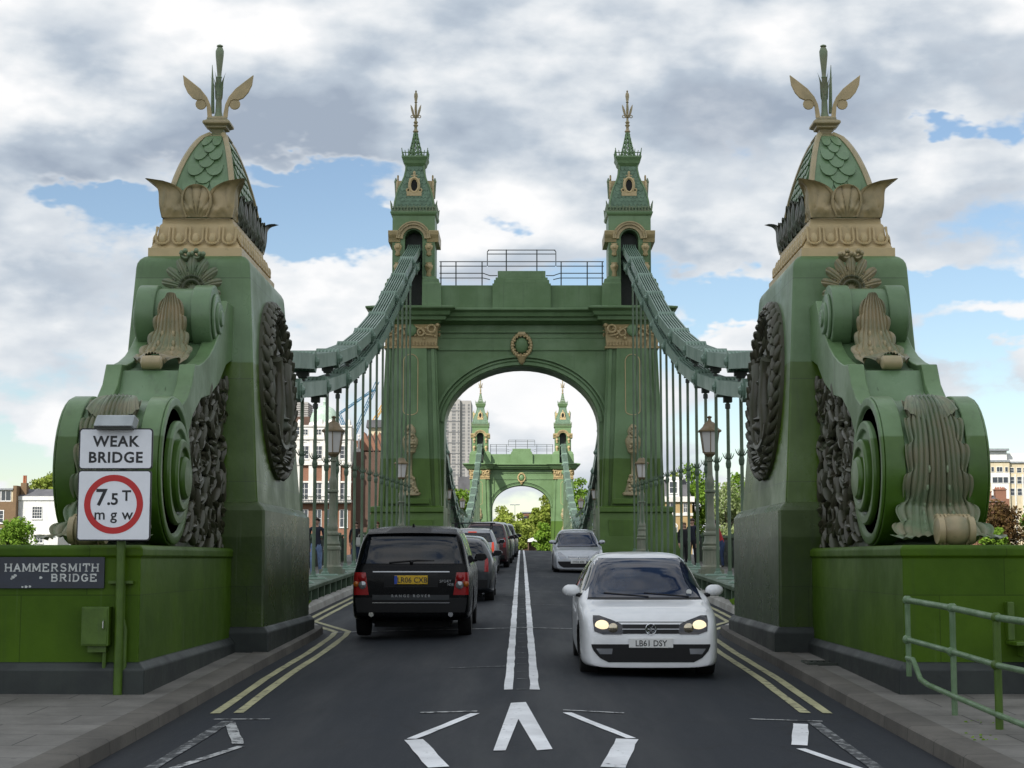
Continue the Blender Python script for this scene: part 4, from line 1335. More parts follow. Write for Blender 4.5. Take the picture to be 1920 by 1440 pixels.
for sx, side in ((-1, 'left'), (1, 'right')):
    chain('suspension_chain', 'upper grey green chain of flat links from %s pylon up to the near tower' % side, up_j, z_side, sx, 0, 'suspension chains')
    chain('suspension_chain', 'lower grey green chain of flat links from %s pylon up to the near tower' % side, lo_j, lambda d: z_side(d) - .62, sx, 1, 'suspension chains')
    chain('suspension_chain', 'upper chain seen through the arch on the %s, sweeping up to the far tower' % side, um_j, z_main, sx, 0, 'suspension chains')
    chain('suspension_chain', 'lower chain seen through the arch on the %s, sweeping up to the far tower' % side, lm_j, lambda d: z_main(d) - .62, sx, 1, 'suspension chains')
# hanger rods
def hanger(d, sx, zf, upper, label):
    zc_ = zf(d); z0 = road_z(d, 4.2) + .50; z1 = (zc_ - .25) if upper else (zc_ - .62 - .25)
    th = thing('hanger_rod', label, 'rod', (sx * CHX, d, z0), 'vertical hanger rods')
    mb = MB(); r = .042
    jx = random.uniform(-.012, .012)
    mb.tube([(sx * CHX, d, z0 - .05), (sx * CHX + jx, d, (z0 + z1) / 2), (sx * CHX, d, z1 + .1)], r, 7)
    mb.build('rod', M['rod'], th, smooth=60)
    mb = MB()
    mb.box(sx * CHX - .10, sx * CHX + .10, d - .10, d + .10, z1 - .12, z1 + .02)
    mb.lathe([(.065, -.02), (.065, .1)], (sx * CHX, d, z1 - .25), 8)
    if upper: mb.box(sx * CHX - .14, sx * CHX + .14, d - .09, d + .09, zc_ - .32, zc_ - .22)
    mb.build('clamp', M['dark_iron'], th, bevel=.01)
    mb = MB()
    zs = road_z(d) + 3.2
    mb.lathe([(.045, -.22), (.06, -.18), (.068, -.10), (.05, -.02), (.062, .02), (.045, .08)], (sx * CHX, d, zs), 8)
    for k in range(6):
        a = 2 * pi * k / 6
        mb.tube([(sx * CHX + .06 * cos(a), d + .06 * sin(a), zs), (sx * CHX + .11 * cos(a), d + .11 * sin(a), zs + .07), (sx * CHX + .14 * cos(a), d + .14 * sin(a), zs + .15)], [.014, .012, .003], 4)
    mb.build('spiked_collar', M['girder'], th)
    mb = MB()
    mb.lathe([(.10, .03), (.10, .08), (.06, .10), (.06, .18)], (sx * CHX, d, z0), 8)
    mb.stack([(min(sx * 4.55, sx * 5.2), max(sx * 4.55, sx * 5.2), d - .26, d + .26, z0 - .001), (min(sx * 4.6, sx * 5.15), max(sx * 4.6, sx * 5.15), d - .22, d + .22, z0 + .04)])
    mb.build('foot', M['chain'], th)
    return th
for sx, side in ((-1, 'left'), (1, 'right')):
    k = 0
    dd = 29.82
    while dd < 73.5:
        up_ = (round((dd - 27.5) / 2.356) % 2 == 0)
        hanger(dd, sx, z_side, up_, '%s thin green hanger rod counting from the %s pylon to the near tower' % (ordinal(k), side))
        dd += 2.356; k += 1
    k = 0
    dd = 78.55
    while dd < 194:
        up_ = (round((dd - 76.2) / 2.356) % 2 == 0)
        hanger(dd, sx, z_main, up_, ('thin hanger rod on the %s of the long middle span beyond the arch' % side))
        dd += 2.356; k += 1
# deck girders between road and footway, and the outer railings
def girder(sx, d0, d1, label):
    th = thing('deck_girder', label, 'girder', (sx * 4.85, (d0 + d1) / 2, road_z((d0 + d1) / 2)), 'low iron girders beside the roadway')
    dl = [lerp(d0, d1, i / int((d1 - d0) / .8)) for i in range(int((d1 - d0) / .8) + 1)]
    z = lambda d: road_z(d, 4.2)
    mb = MB()
    mb.loft([[(sx * 4.46, d, z(d) + .40), (sx * 4.44, d, z(d) + .48), (sx * 4.47, d, z(d) + .50), (sx * 5.25, d, z(d) + .50), (sx * 5.28, d, z(d) + .47), (sx * 5.26, d, z(d) + .40)] for d in dl])
    mb.build('flange', M['girder'], th)
    mb = MB()
    mb.loft([[(sx * 4.62, d, z(d) - .3), (sx * 4.62, d, z(d) + .41), (sx * 5.1, d, z(d) + .41), (sx * 5.1, d, z(d) - .3)] for d in dl])
    q = d0 + .4
    while q < d1:
        mb.box(min(sx * 4.47, sx * 4.63), max(sx * 4.47, sx * 4.63), q - .05, q + .05, z(q) - .1, z(q) + .40)
        q += 1.178
    mb.build('web', M['girder'], th)
for sx, side in ((-1, 'left'), (1, 'right')):
    girder(sx, 28.3, 73.0, 'low rusty green girder along the %s kerb before the near tower' % side)
    girder(sx, 78.0, 195.0, 'low green girder along the %s kerb of the middle span' % side)
def railing(sx, d0, d1, label):
    X = 7.75
    th = thing('footway_railing', label, 'railing', (sx * X, (d0 + d1) / 2, road_z((d0 + d1) / 2)), 'dark footway railings')
    z = lambda d: road_z(d, 4.2) + .12
    n = int((d1 - d0) / 1.0); dl = [lerp(d0, d1, i / n) for i in range(n + 1)]
    mb = MB()
    mb.loft([[(sx * (X - .10), d, z(d) + 1.08), (sx * (X - .10), d, z(d) + 1.15), (sx * (X + .10), d, z(d) + 1.15), (sx * (X + .10), d, z(d) + 1.08)] for d in dl])
    mb.build('handrail', M['girder'], th)
    mb = MB()
    q = d0
    while q < d1:
        for dz in (0, 1):
            mb.tube([(sx * X, q, z(q) + .1 + .9 * dz), (sx * X, q + .42, z(q) + 1.0 - .9 * dz)], .03, 4)
        mb.box(sx * X - .02, sx * X + .02, q - .02, q + .02, z(q), z(q) + 1.09)
        q += .42
    mb.loft([[(sx * X - .012, d, z(d)), (sx * X - .012, d, z(d) + .62), (sx * X + .012, d, z(d) + .62), (sx * X + .012, d, z(d))] for d in dl])
    mb.build('lattice', M['dark_iron'], th)
    q = d0
    while q < d1:
        mb = MB(); mb.box(sx * X - .11, sx * X + .11, q - .11, q + .11, z(q) - .1, z(q) + 1.24); q += 4.71
        mb.build('rail_post', M['girder'], th)
for sx, side in ((-1, 'left'), (1, 'right')):
    railing(sx, 28.5, 73, 'dark lattice railing on the outer edge of the %s footway before the tower' % side)
    railing(sx, 78, 232, 'dark lattice railing on the outer edge of the %s footway beyond the tower' % side)

# ------------------------------------------------------------------ street lamps standing on the girders
m_, t_, b_m = newmat('frosted_glass')
b_m.inputs['Base Color'].default_value = (.62, .60, .57, 1); b_m.inputs['Roughness'].default_value = .25
M['frost'] = m_
M['lamp_cap'] = paint('lamp_cap_paint', (.22, .16, .085), (.15, .115, .06), rough=.45, scale=4, streak=.3)
M['lamp_post'] = paint('lamp_post_paint', (.20, .205, .145), (.14, .17, .115), rough=.45, scale=3, streak=.35)
def make_lamp():
    th = thing('street_lamp', 'x', 'street lamp', (0, 0, 0), 'lantern street lamps')
    mb = MB()
    mb.box(-.30, .30, -.30, .30, -.02, .10)
    mb.lathe([(.27, .10), (.27, .16), (.22, .20), (.215, .22), (.20, .58), (.23, .60), (.23, .66), (.19, .70), (.21, .75), (.175, .82), (.165, .95), (.19, .98), (.19, 1.02)], n=16)
    for k in range(14):
        a = 2 * pi * k / 14
        mb.tube([(.205 * cos(a), .205 * sin(a), .23), (.195 * cos(a), .195 * sin(a), .57)], .016, 4)
    mb.build('base', M['lamp_post'], th, smooth=35, local=True)
    mb = MB()
    mb.lathe([(.16, 1.02), (.13, 1.08), (.15, 1.16), (.12, 1.24), (.105, 1.30), (.085, 1.95), (.10, 2.0), (.10, 2.04), (.15, 2.08), (.15, 2.12), (.09, 2.14), (.10, 2.28), (.11, 2.36), (.085, 2.44), (.07, 2.5), (.06, 2.85), (.085, 2.87), (.085, 2.92), (.06, 2.94), (.07, 3.0)], n=14)
    mb.build('column', M['lamp_post'], th, smooth=35, local=True)
    la = thing('lantern', '', '', (0, 0, 0))
    for k_ in ('label', 'category'): del la[k_]
    la.parent = th
    mb = MB()
    def hexa(r, z): return [(r * cos(pi / 6 + 2 * pi * k / 6), r * sin(pi / 6 + 2 * pi * k / 6), z) for k in range(6)]
    mb.loft([hexa(.07, 2.98), hexa(.17, 3.06), hexa(.175, 3.09), hexa(.19, 3.10)])
    for k in range(6):
        a = pi / 6 + 2 * pi * k / 6
        mb.tube([(.187 * cos(a), .187 * sin(a), 3.09), (.265 * cos(a), .265 * sin(a), 3.63)], .014, 5)
    mb.build('lantern_frame', M['lamp_cap'], la, local=True)
    mb = MB(); mb.loft([hexa(.180, 3.10), hexa(.258, 3.62)]); mb.build('lantern_glass', M['frost'], la, local=True)
    mb = MB()
    mb.loft([hexa(.27, 3.62), hexa(.33, 3.63), hexa(.335, 3.67), hexa(.28, 3.70), hexa(.20, 3.77), hexa(.16, 3.84), hexa(.12, 3.88), hexa(.07, 3.90), hexa(.05, 3.93), hexa(.04, 3.98), hexa(.08, 4.02), hexa(.02, 4.05)])
    mb.build('lantern_roof', M['lamp_cap'], la, smooth=40, local=True)
    return th
lamp0 = make_lamp()
first = True
for sx, side in ((-1, 'left'), (1, 'right')):
    for d, note in ((43.1, 'tall lantern street lamp on the %s girder nearest the pylon'), (67.6, 'lantern street lamp on the %s girder in front of the near tower'),
                    (111, 'small lantern street lamp seen through the arch at its %s edge'), (137.5, 'small distant lantern street lamp on the %s at middle of the bridge'),
                    (163, 'tiny lantern street lamp on the %s before the far tower')):
        o = lamp0 if first else copy_tree(lamp0)
        first = False
        o.location = (sx * CHX, d, road_z(d, 4.2) + .51)
        o['label'] = note % side
# ------------------------------------------------------------------ vehicles
def car_paint(name, col, metal=0.0, rough=.30, coat=.7):
    m, t, b = newmat(name)
    g = t.n('ShaderNodeTexCoord').outputs['Object']
    n_ = t.noise(g, 5, 4, .6)
    t.put(b.inputs['Base Color'], t.mix(t.ramp(n_, .35, .75, 0, .25), col, tuple(c * .72 for c in col)))
    b.inputs['Metallic'].default_value = metal
    t.put(b.inputs['Roughness'], t.ramp(n_, .3, .7, rough, rough + .12))
    b.inputs['Coat Weight'].default_value = coat
    t.put(b.inputs['Coat Roughness'], t.ramp(n_, .4, .8, .02, .10))
    return m
def simple(name, col, rough=.4, metal=0, emit=None, es=0, spec=.5):
    m, t, b = newmat(name)
    b.inputs['Base Color'].default_value = (*col, 1)
    b.inputs['Roughness'].default_value = rough
    b.inputs['Metallic'].default_value = metal
    b.inputs['Specular IOR Level'].default_value = spec
    if emit:
        b.inputs['Emission Color'].default_value = (*emit, 1); b.inputs['Emission Strength'].default_value = es
    return m
def glass_mat(name, c1, c2, rough=.02, spec=.8):
    m, t, b = newmat(name)
    g = t.n('ShaderNodeTexCoord').outputs['Object']
    t.put(b.inputs['Base Color'], t.mix(t.ramp(t.noise(g, 3.2, 3), .4, .65), c1, c2))
    b.inputs['Roughness'].default_value = rough
    b.inputs['Specular IOR Level'].default_value = spec
    b.inputs['Coat Weight'].default_value = .15; b.inputs['Coat Roughness'].default_value = .01
    return m
M['car_white'] = car_paint('white_car_paint', (.78, .79, .80), 0, .28)
M['car_black'] = car_paint('black_car_paint', (.0025, .003, .004), 0, .2, .06)
M['car_black'].node_tree.nodes['Principled BSDF'].inputs['Specular IOR Level'].default_value = .14
M['car_silver'] = car_paint('silver_car_paint', (.46, .48, .51), .75, .34)
M['car_grey'] = car_paint('grey_car_paint', (.33, .34, .36), .7, .34)
M['car_dark'] = car_paint('dark_car_paint', (.022, .026, .030), .2, .3)
M['car_blue'] = car_paint('dark_blue_car_paint', (.022, .030, .050), .2, .3)
M['car_red'] = car_paint('dark_red_car_paint', (.045, .008, .010), .2, .3)
M['glass'] = glass_mat('car_glass', (.004, .006, .010), (.010, .014, .022), .02, .45)
M['screen'] = glass_mat('windscreen_glass', (.006, .012, .032), (.014, .024, .050), .015, .4)
M['rubber'] = simple('tyre_rubber', (.012, .012, .012), .85)
M['trim'] = simple('black_trim', (.007, .007, .008), .5, spec=.3)
M['under'] = simple('shade_underbody', (.004, .004, .004), .9)
M['rim'] = simple('alloy_rim', (.40, .41, .42), .35, .9)
M['chrome'] = simple('chrome', (.75, .76, .78), .12, 1.0)
M['plate_y'] = simple('yellow_plate', (.70, .44, .02), .35)
M['plate_w'] = simple('white_plate', (.70, .70, .68), .35)
M['plate_txt'] = simple('plate_lettering', (.02, .02, .022), .4)
M['plate_blue'] = simple('plate_blue_band', (.02, .07, .40), .4)
M['lens_red'] = simple('red_lens', (.30, .010, .012), .15)
M['lens_lit'] = simple('lit_brake_lens', (.55, .04, .02), .2, 0, (1.0, .10, .03), .30)
M['lens_clear'] = simple('clear_lens', (.34, .35, .37), .08, .6)
M['lens_amber'] = simple('amber_lens', (.40, .10, .01), .15)
M['lens_dark'] = simple('dark_headlamp_glass', (.05, .05, .055), .06, .3)
M['beam'] = simple('lit_headlamp', (.35, .32, .26), .15, 0, (1.0, .82, .52), 1.0)
M['beam_dim'] = simple('headlamp_reflector', (.55, .48, .36), .12, .9)

def text_mb(s, size, bold=.0, align='CENTER', spacing=1.0, depth=.0, sx=1.0):
    """lettering as flat outline geometry lying in x-y, baseline at y = 0"""
    c = bpy.data.curves.new('lettering', 'FONT')
    c.body = s; c.size = size; c.align_x = align; c.offset = bold * size; c.space_character = spacing; c.extrude = depth; c.resolution_u = 3
    o = bpy.data.objects.new('lettering', c); COL.objects.link(o)
    dg = bpy.context.evaluated_depsgraph_get()
    me = bpy.data.meshes.new_from_object(o.evaluated_get(dg))
    mb = MB()
    mb.add([(v.co.x * sx, v.co.y, v.co.z) for v in me.vertices], [tuple(p.vertices) for p in me.polygons])
    bpy.data.objects.remove(o); bpy.data.curves.remove(c); bpy.data.meshes.remove(me)
    return mb

class Car:
    def __init__(s, name, label, spec, mat, group=None):
        s.root = thing(name, label, spec.get('cat', 'car'), (0, 0, 0), group)
        s.sp = spec
        P = spec
        rings = []
        for y in P['ys']:
            w_ = interp(P['w'], y); zt_ = interp(P['top'], y); bl = interp(P['belt'], y); wt_ = interp(P['wtop'], y); zb = interp(P['zb'], y)
            h = zt_ - bl
            c = max(0, min(1, h / .30)); c = c * c * (3 - 2 * c)
            p5h = (.962 * w_, zt_ - .062); p5c = (.955 * w_, bl)
            p4z = lerp(zt_ - .14, bl - .10, c)
            hood = [p5h, (.89 * w_, zt_ - .022), (.76 * w_, zt_ - .009), (.48 * w_, zt_ - .004), (0, zt_)]
            cab = [p5c, (lerp(.955 * w_, wt_, .46) + .012, lerp(bl, zt_ - .07, .5)), (wt_, zt_ - .075), (wt_ * .84, zt_ - .018), (0, zt_)]
            half = [(0, zb), (.93 * w_, zb), (.985 * w_, zb + .05), (w_, zb + (p4z - zb) * .5), (.988 * w_, p4z)] + [(lerp(a[0], b[0], c), lerp(a[1], b[1], c)) for a, b in zip(hood, cab)]
            ring = [(x, y, z) for x, z in half] + [(-x, y, z) for x, z in half[::-1][1:-1]]
            rings.append(ring)
        mb = MB(); mb.loft(rings)
        o = mb.build('body', [mat, M['under']], s.root, smooth=180, sub=2, local=True)
        evaluated(o)
        s.body = o
        bm = bmesh.new(); bm.from_mesh(o.data)
        s.bvh = BVHTree.FromBMesh(bm); bm.free()
        # wheel arches cut out of the body
        r = P['r']
        cut = MB()
        for yw in P['wheels']:
            for q in (-1, 1):
                cut.lathe([(r + .055, q * P['W'] * .60), (r + .055, q * P['W'] * 1.3)], (0, yw, r), 28, 'x')
        co = cut.build('cutter', M['under'], None)
        co.data.materials.clear(); co.data.materials.append(mat); co.data.materials.append(M['under'])
        for p in co.data.polygons: p.material_index = 1
        md = o.modifiers.new('arch', 'BOOLEAN'); md.operation = 'DIFFERENCE'; md.object = co; md.solver = 'EXACT'
        evaluated(o)
        bpy.data.objects.remove(co)
        for p in o.data.polygons: p.use_smooth = True
        o.data.set_sharp_from_angle(angle=radians(38))
        for yw in P['wheels']:
            for q in (-1, 1): s.wheel(q, yw)
        zb0 = interp(P['zb'], 0)
        mb = MB(); mb.box(-P['W'] * .62, P['W'] * .62, P['ys'][0] + .30, P['ys'][-1] - .30, max(.13, zb0 - .10), zb0 + .08)  # low black chassis box, added to block light and deepen shade beneath
        mb.build('shade_underbody', M['under'], s.root, local=True)
    def wheel(s, q, yw):
        P = s.sp; r = P['r']; xo = P['W'] * .965
        wv_ = .21
        wh = thing('wheel', '', '', (0, 0, 0))
        for k_ in ('label', 'category'): del wh[k_]
        wh.parent = s.root
        mb = MB()
        mb.lathe([(r * .64, q * (xo - wv_)), (r * .96, q * (xo - wv_)), (r, q * (xo - wv_ + .03)), (r, q * (xo - .03)), (r * .95, q * xo), (r * .66, q * (xo - .01)), (r * .62, q * (xo - .05))], (0, yw, r), 26, 'x')
        mb.build('tyre', M['rubber'], wh, smooth=40, local=True)
        mb = MB()
        mb.lathe([(r * .66, q * (xo - .02)), (r * .60, q * (xo - .015)), (r * .58, q * (xo - .06)), (.01, q * (xo - .10))], (0, yw, r), 22, 'x')
        for k in range(5):
            a = 2 * pi * k / 5
            for e in (-.10, .10):
                mb.tube([(q * (xo - .045), yw + .05 * cos(a), r + .05 * sin(a)), (q * (xo - .03), yw + r * .6 * cos(a + e), r + r * .6 * sin(a + e))], .022, 5)
        mb.lathe([(.06, q * (xo - .07)), (.055, q * (xo - .025)), (.01, q * (xo - .02))], (0, yw, r), 12, 'x')
        mb.build('rim', M['rim'], wh, smooth=40, local=True)
    def hit(s, dr, a, z):
        """the point of the body met looking along dr; a is x (front, rear) or y (left, right)"""
        for k in range(14):
            o, d = {'front': (Vector((a, 9, z)), Vector((0, -1, 0))), 'rear': (Vector((a, -9, z)), Vector((0, 1, 0))),
                    'right': (Vector((9, a, z)), Vector((-1, 0, 0))), 'left': (Vector((-9, a, z)), Vector((1, 0, 0)))}[dr]
            h = s.bvh.ray_cast(o, d)[0]
            if h: return h, -d
            a *= .985; z = z * .99 + .005
        return Vector((a, 0, z)), -d
    def patch(s, name, dr, rows, mat, lift=.006, nu=16, nv=12, parent=None, bulge=0.0):
        """a panel that follows the body; rows of (height, from, to)"""
        rows = sorted(rows)
        mb = MB()
        def fn(a, t, back):
            z = lerp(rows[0][0], rows[-1][0], t)
            x0 = interp([(r[0], r[1]) for r in rows], z); x1 = interp([(r[0], r[2]) for r in rows], z)
            p, n_ = s.hit(dr, lerp(x0, x1, a), z)
            return p + n_ * (lift + bulge * sin(pi * a) * sin(pi * t) if not back else -.01)
        n0 = nu + 1
        mb.grid(lambda a, t: fn(a, t, False), nu, nv)
        edge = [i for i in range(n0)] + [j * n0 + nu for j in range(1, nv + 1)] + [nv * n0 + i for i in range(nu - 1, -1, -1)] + [j * n0 for j in range(nv - 1, 0, -1)]
        ev = [mb.v[i] for i in edge]
        off = {'front': (0, -1), 'rear': (0, 1), 'right': (-1, 0), 'left': (1, 0)}[dr]
        bv = [(p[0] + off[0] * (lift + .01), p[1] + off[1] * (lift + .01), p[2]) for p in ev]
        n = len(ev)
        mb.add(ev + bv, [(i, (i + 1) % n, n + (i + 1) % n, n + i) for i in range(n)])
        return mb.build(name, M[mat] if isinstance(mat, str) else mat, parent or s.root, smooth=60, local=True)
    def plate(s, dr, z, txt, mat, w_=.52, h=.115, x=0.0, band=False, tsz=.098):
        p, n_ = s.hit(dr, x, z)
        f = 1 if dr == 'front' else -1
        y0 = max(s.hit(dr, x, z + h / 2)[0].y * f, s.hit(dr, x, z - h / 2)[0].y * f) + .012
        mb = MB()
        mb.box(x - w_ / 2, x + w_ / 2, f * y0, f * (y0 + .012), z - h / 2, z + h / 2)
        pl = mb.build('number_plate', M[mat], s.root, bevel=.006, local=True)
        if txt:
            mb = text_mb(txt, tsz, .012, sx=.92)
            R_ = Matrix(((1, 0, 0, 0), (0, 0, -1, 0), (0, 1, 0, 0), (0, 0, 0, 1))) if f < 0 else Matrix(((-1, 0, 0, 0), (0, 0, 1, 0), (0, 1, 0, 0), (0, 0, 0, 1)))
            mb.xf(Matrix.Translation((x + (.02 if band else 0) * -f, f * (y0 + .0145), z - tsz * .36)) @ R_)
            mb.build('plate_lettering', M['plate_txt'], pl, local=True)
        if band:
            mb = MB(); xb = x - w_ / 2 * -f * -1
            xb = x + (w_ / 2) * (f)
            mb.box(min(xb, xb - f * .045), max(xb, xb - f * .045), f * (y0 + .0125), f * (y0 + .0145), z - h / 2 + .004, z + h / 2 - .004)
            mb.build('plate_band', M['plate_blue'], pl, local=True)
        return pl
    def mirror(s, y, z, mat, x=None):
        for q in (-1, 1):
            h = s.hit('right' if q > 0 else 'left', y, z)[0]
            mb = MB()
            c = (h.x + q * .13, y - .02, z + .05)
            mb.ball(c, (.115, .07, .075), 12, 8)
            m_ = mb.build('mirror', M[mat] if isinstance(mat, str) else mat, s.root, smooth=180, local=True)
            mb = MB(); mb.tube([(h.x - q * .02, y, z - .02), (h.x + q * .07, y - .01, z)], .03, 6)
            mb.box(min(c[0] - .085, c[0] + .085), c[0] + .085, c[1] - .085, c[1] - .06, c[2] - .05, c[2] + .05)
            mb.build('mirror_glass', M['trim'], m_, local=True)
    def sides(s, y0, y1, zlo, zhi, pillars, inset=.05):
        """side windows between belt and roof, parted by pillars"""
        for dr in ('right', 'left'):
            cuts = [y0] + pillars + [y1]
            for a, b in zip(cuts, cuts[1:]):
                fa, fb = (s.sp['rake_r'] if a == y0 else 0), (s.sp['rake_f'] if b == y1 else 0)
                s.patch('side_window', dr, [(zlo, a + .03, b - .03), (zhi, a + .03 + fa, b - .03 - fb)], 'glass', .004, 8, 8)
    def place(s, x, y, heading=0.0):
        s.root.location = (x, y, road_z(y + (1.2 if heading == 0 else -1.2), x) * .5 + road_z(y - 1.2, x) * .5)
        slope = atan((road_z(y + 1.5) - road_z(y - 1.5)) / 3)
        s.root.rotation_euler = (slope if heading == 0 else -slope, 0, heading)
        return s.root

# --- black off-road car with its back to us
RR = dict(cat='car', W=.955, r=.385, wheels=(-1.42, 1.36), rake_r=.10, rake_f=.42,
          ys=[-2.40, -2.385, -2.33, -2.27, -2.20, -2.12, -2.02, -1.80, -1.2, -.6, 0, .45, .75, 1.05, 1.25, 1.6, 2.0, 2.25, 2.36, 2.39],
          top=[(-2.40, .96), (-2.385, 1.06), (-2.33, 1.14), (-2.27, 1.32), (-2.20, 1.52), (-2.12, 1.68), (-2.02, 1.735), (-1.8, 1.75), (-.6, 1.775), (0, 1.77), (.45, 1.70), (.75, 1.52), (1.05, 1.28), (1.25, 1.16), (1.6, 1.12), (2.0, 1.07), (2.25, 1.0), (2.36, .88), (2.39, .7)],
          belt=[(-2.4, 1.10), (0, 1.10), (2.4, 1.08)], w=[(-2.40, .86), (-2.385, .89), (-2.33, .915), (-2.2, .935), (-1.8, .955), (1.6, .955), (2.1, .90), (2.39, .78)],
          wtop=[(-2.4, .80), (-2.2, .775), (-1.8, .745), (0, .74), (2, .72)], zb=[(-2.4, .36), (-2.3, .29), (2.3, .28), (2.4, .34)])
c = Car('off_road_car', 'tall black off-road car seen from behind with a yellow number plate', RR, M['car_black'])
c.patch('rear_window', 'rear', [(1.185, -.80, .80), (1.62, -.69, .69)], 'glass', .010, 36, 12)
c.sides(-2.02, .98, 1.13, 1.64, [-1.15, -.1], .05)
c.patch('tail_trim', 'rear', [(1.052, -.60, .60), (1.068, -.60, .60)], 'rim', .012, 16, 3)
c.patch('tailgate_recess', 'rear', [(.82, -.42, .42), (1.04, -.42, .42)], 'trim', .004, 12, 6)
c.plate('rear', .935, 'LR06 CXB', 'plate_y', .52, .135, band=True, tsz=.118)
for q in (-1, 1):
    dr = 'rear'
    xs = lambda a, b: (min(q * a, q * b), max(q * a, q * b))
    L_ = c.patch('tail_light', dr, [(.70, *xs(.66, .90)), (.83, *xs(.68, .905)), (1.05, *xs(.71, .90))], 'lens_red', .014, 8, 10)
    p, n_ = c.hit(dr, q * .76, .97)
    for (x, z, r_, mt) in ((.765, .965, .062, 'lens_red'), (.76, .855, .062, 'lens_clear'), (.86, .87, .045, 'lens_amber')):
        p, n_ = c.hit(dr, q * x, z)
        mb = MB(); mb.lathe([(r_, -.03), (r_, .012), (r_ * .8, .022), (.005, .03)][::1], (0, 0, 0), 16, 'y')
        mb.v = [(vx + p.x, p.y - .012 - vy, vz + z) for vx, vy, vz in mb.v]
        mb.build('lamp_lens', M[mt], L_, smooth=50, local=True)
c.patch('bumper', 'rear', [(.43, -.84, .84), (.56, -.87, .87), (.655, -.87, .87)], 'trim', .035, 20, 6)
c.patch('bumper_trim', 'rear', [(.625, -.60, .60), (.70, -.60, .60)], 'car_dark', .040, 16, 4)
c.patch('bumper_strip', 'rear', [(.575, -.60, .60), (.585, -.60, .60)], 'chrome', .042, 16, 2)
p, n_ = c.hit('rear', 0, .68)
mb = text_mb('RANGE ROVER', .058, .004, spacing=1.75)
mb.xf(Matrix.Translation((0, p.y - .052, .668)) @ Matrix(((1, 0, 0, 0), (0, 0, -1, 0), (0, 1, 0, 0), (0, 0, 0, 1))))
mb.build('tail_lettering', M['rim'], c.root, local=True)
for txt, z, x in (('SPORT', .895, .66), ('HSE', .845, .70)):
    p, n_ = c.hit('rear', .56, z)
    mb = text_mb(txt, .055, .012, 'RIGHT', 1.15)
    mb.xf(Matrix.Translation((x - .03, p.y - .018, z)) @ Matrix(((1, 0, 0, 0), (0, 0, -1, 0), (0, 1, 0, 0), (0, 0, 0, 1))))
    mb.build('tail_badge', M['chrome'], c.root, local=True)
mb = MB()   # roof spoiler and fin
mb.loft([[(x, -2.17 - .03 * (1 - (x / .66) ** 2), 1.665 + .0 - .02 * (x / .66) ** 2), (x, -2.00, 1.75 - .03 * (x / .66) ** 2), (x, -1.95, 1.72), (x, -2.10, 1.645 - .02 * (x / .66) ** 2)] for x in [-.70 + 1.40 * i / 10 for i in range(11)]])
mb.build('roof_spoiler', M['car_black'], c.root, smooth=40, local=True)
mb = MB(); mb.loft([[(-.012 - .01 * k, -1.85 + .02 * k, 1.745 + .06 * (1 - k)), (.012 + .01 * k, -1.85 + .02 * k, 1.745 + .06 * (1 - k)), (.02 + .01 * k, -1.62, 1.74), (-.02 - .01 * k, -1.62, 1.74)] for k in (0, 1)])
mb.build('roof_aerial', M['trim'], c.root, local=True)
mb = MB(); mb.tube([(-.35, -2.325, 1.20), (.10, -2.315, 1.235), (.36, -2.30, 1.225)], .014, 5); mb.ball((.0, -2.33, 1.205), .03, 8, 6)
mb.build('rear_wiper', M['trim'], c.root, local=True)
mb = MB()
for q in (-1, 1): mb.lathe([(.04, -2.42), (.04, -2.2)], (q * .62, 0, .40), 10, 'y')
mb.build('exhaust', M['chrome'], c.root, local=True)
c.mirror(.95, 1.16, 'car_black')
c.place(-1.73, 28.7)

# --- white hatchback facing us
HB = dict(cat='car', W=.84, r=.305, wheels=(-1.22, 1.24), rake_r=.25, rake_f=.50,
          ys=[-1.985, -1.965, -1.88, -1.75, -1.6, -1.35, -.9, -.4, 0, .3, .6, .85, 1.0, 1.2, 1.5, 1.75, 1.88, 1.95, 1.975, 1.985],
          top=[(-1.985, .72), (-1.965, .85), (-1.88, 1.02), (-1.75, 1.22), (-1.6, 1.35), (-1.35, 1.42), (-.9, 1.455), (-.4, 1.468), (0, 1.44), (.3, 1.345), (.6, 1.17), (.85, .995), (1.0, .905), (1.2, .875), (1.5, .84), (1.75, .79), (1.88, .74), (1.95, .66), (1.975, .55), (1.985, .46)],
          belt=[(-1.985, .97), (-.5, .92), (1.0, .885), (1.985, .88)], w=[(-1.985, .68), (-1.9, .77), (-1.6, .825), (-1, .84), (1.1, .84), (1.5, .832), (1.75, .812), (1.88, .785), (1.95, .75), (1.985, .69)],
          wtop=[(-1.985, .62), (-1.5, .57), (-.5, .585), (.3, .60), (1, .66)], zb=[(-1.985, .28), (-1.8, .19), (1.8, .13), (1.985, .14)])
def hatch_front(c, plate_txt, white=True):
    c.patch('windscreen', 'front', [(.918, -.70, .70), (1.08, -.66, .66), (1.385, -.55, .55)], 'screen', .014, 40, 16)
    c.patch('scuttle', 'front', [(.893, -.71, .71), (.92, -.70, .70)], 'trim', .005, 16, 3)
    c.patch('lower_intake', 'front', [(.205, -.50, .50), (.25, -.595, .595), (.33, -.67, .67), (.395, -.70, .70), (.415, -.70, .70)], 'trim', .007, 22, 8)
    c.sides(-1.55, .82, .99, 1.34, [-.75, .05])
c = Car('hatchback_car', 'white small hatchback driving towards us with its headlamps lit', HB, M['car_white'])
hatch_front(c, 'LB61 DSY')
c.patch('grille', 'front', [(.537, -.335, .335), (.645, -.335, .335)], 'trim', .008, 16, 5)
c.patch('grille_bar', 'front', [(.587, -.335, .335), (.595, -.335, .335)], 'rim', .014, 16, 2)
c.patch('bonnet_edge', 'front', [(.667, -.44, .44), (.675, -.46, .46)], 'trim', .003, 20, 2)
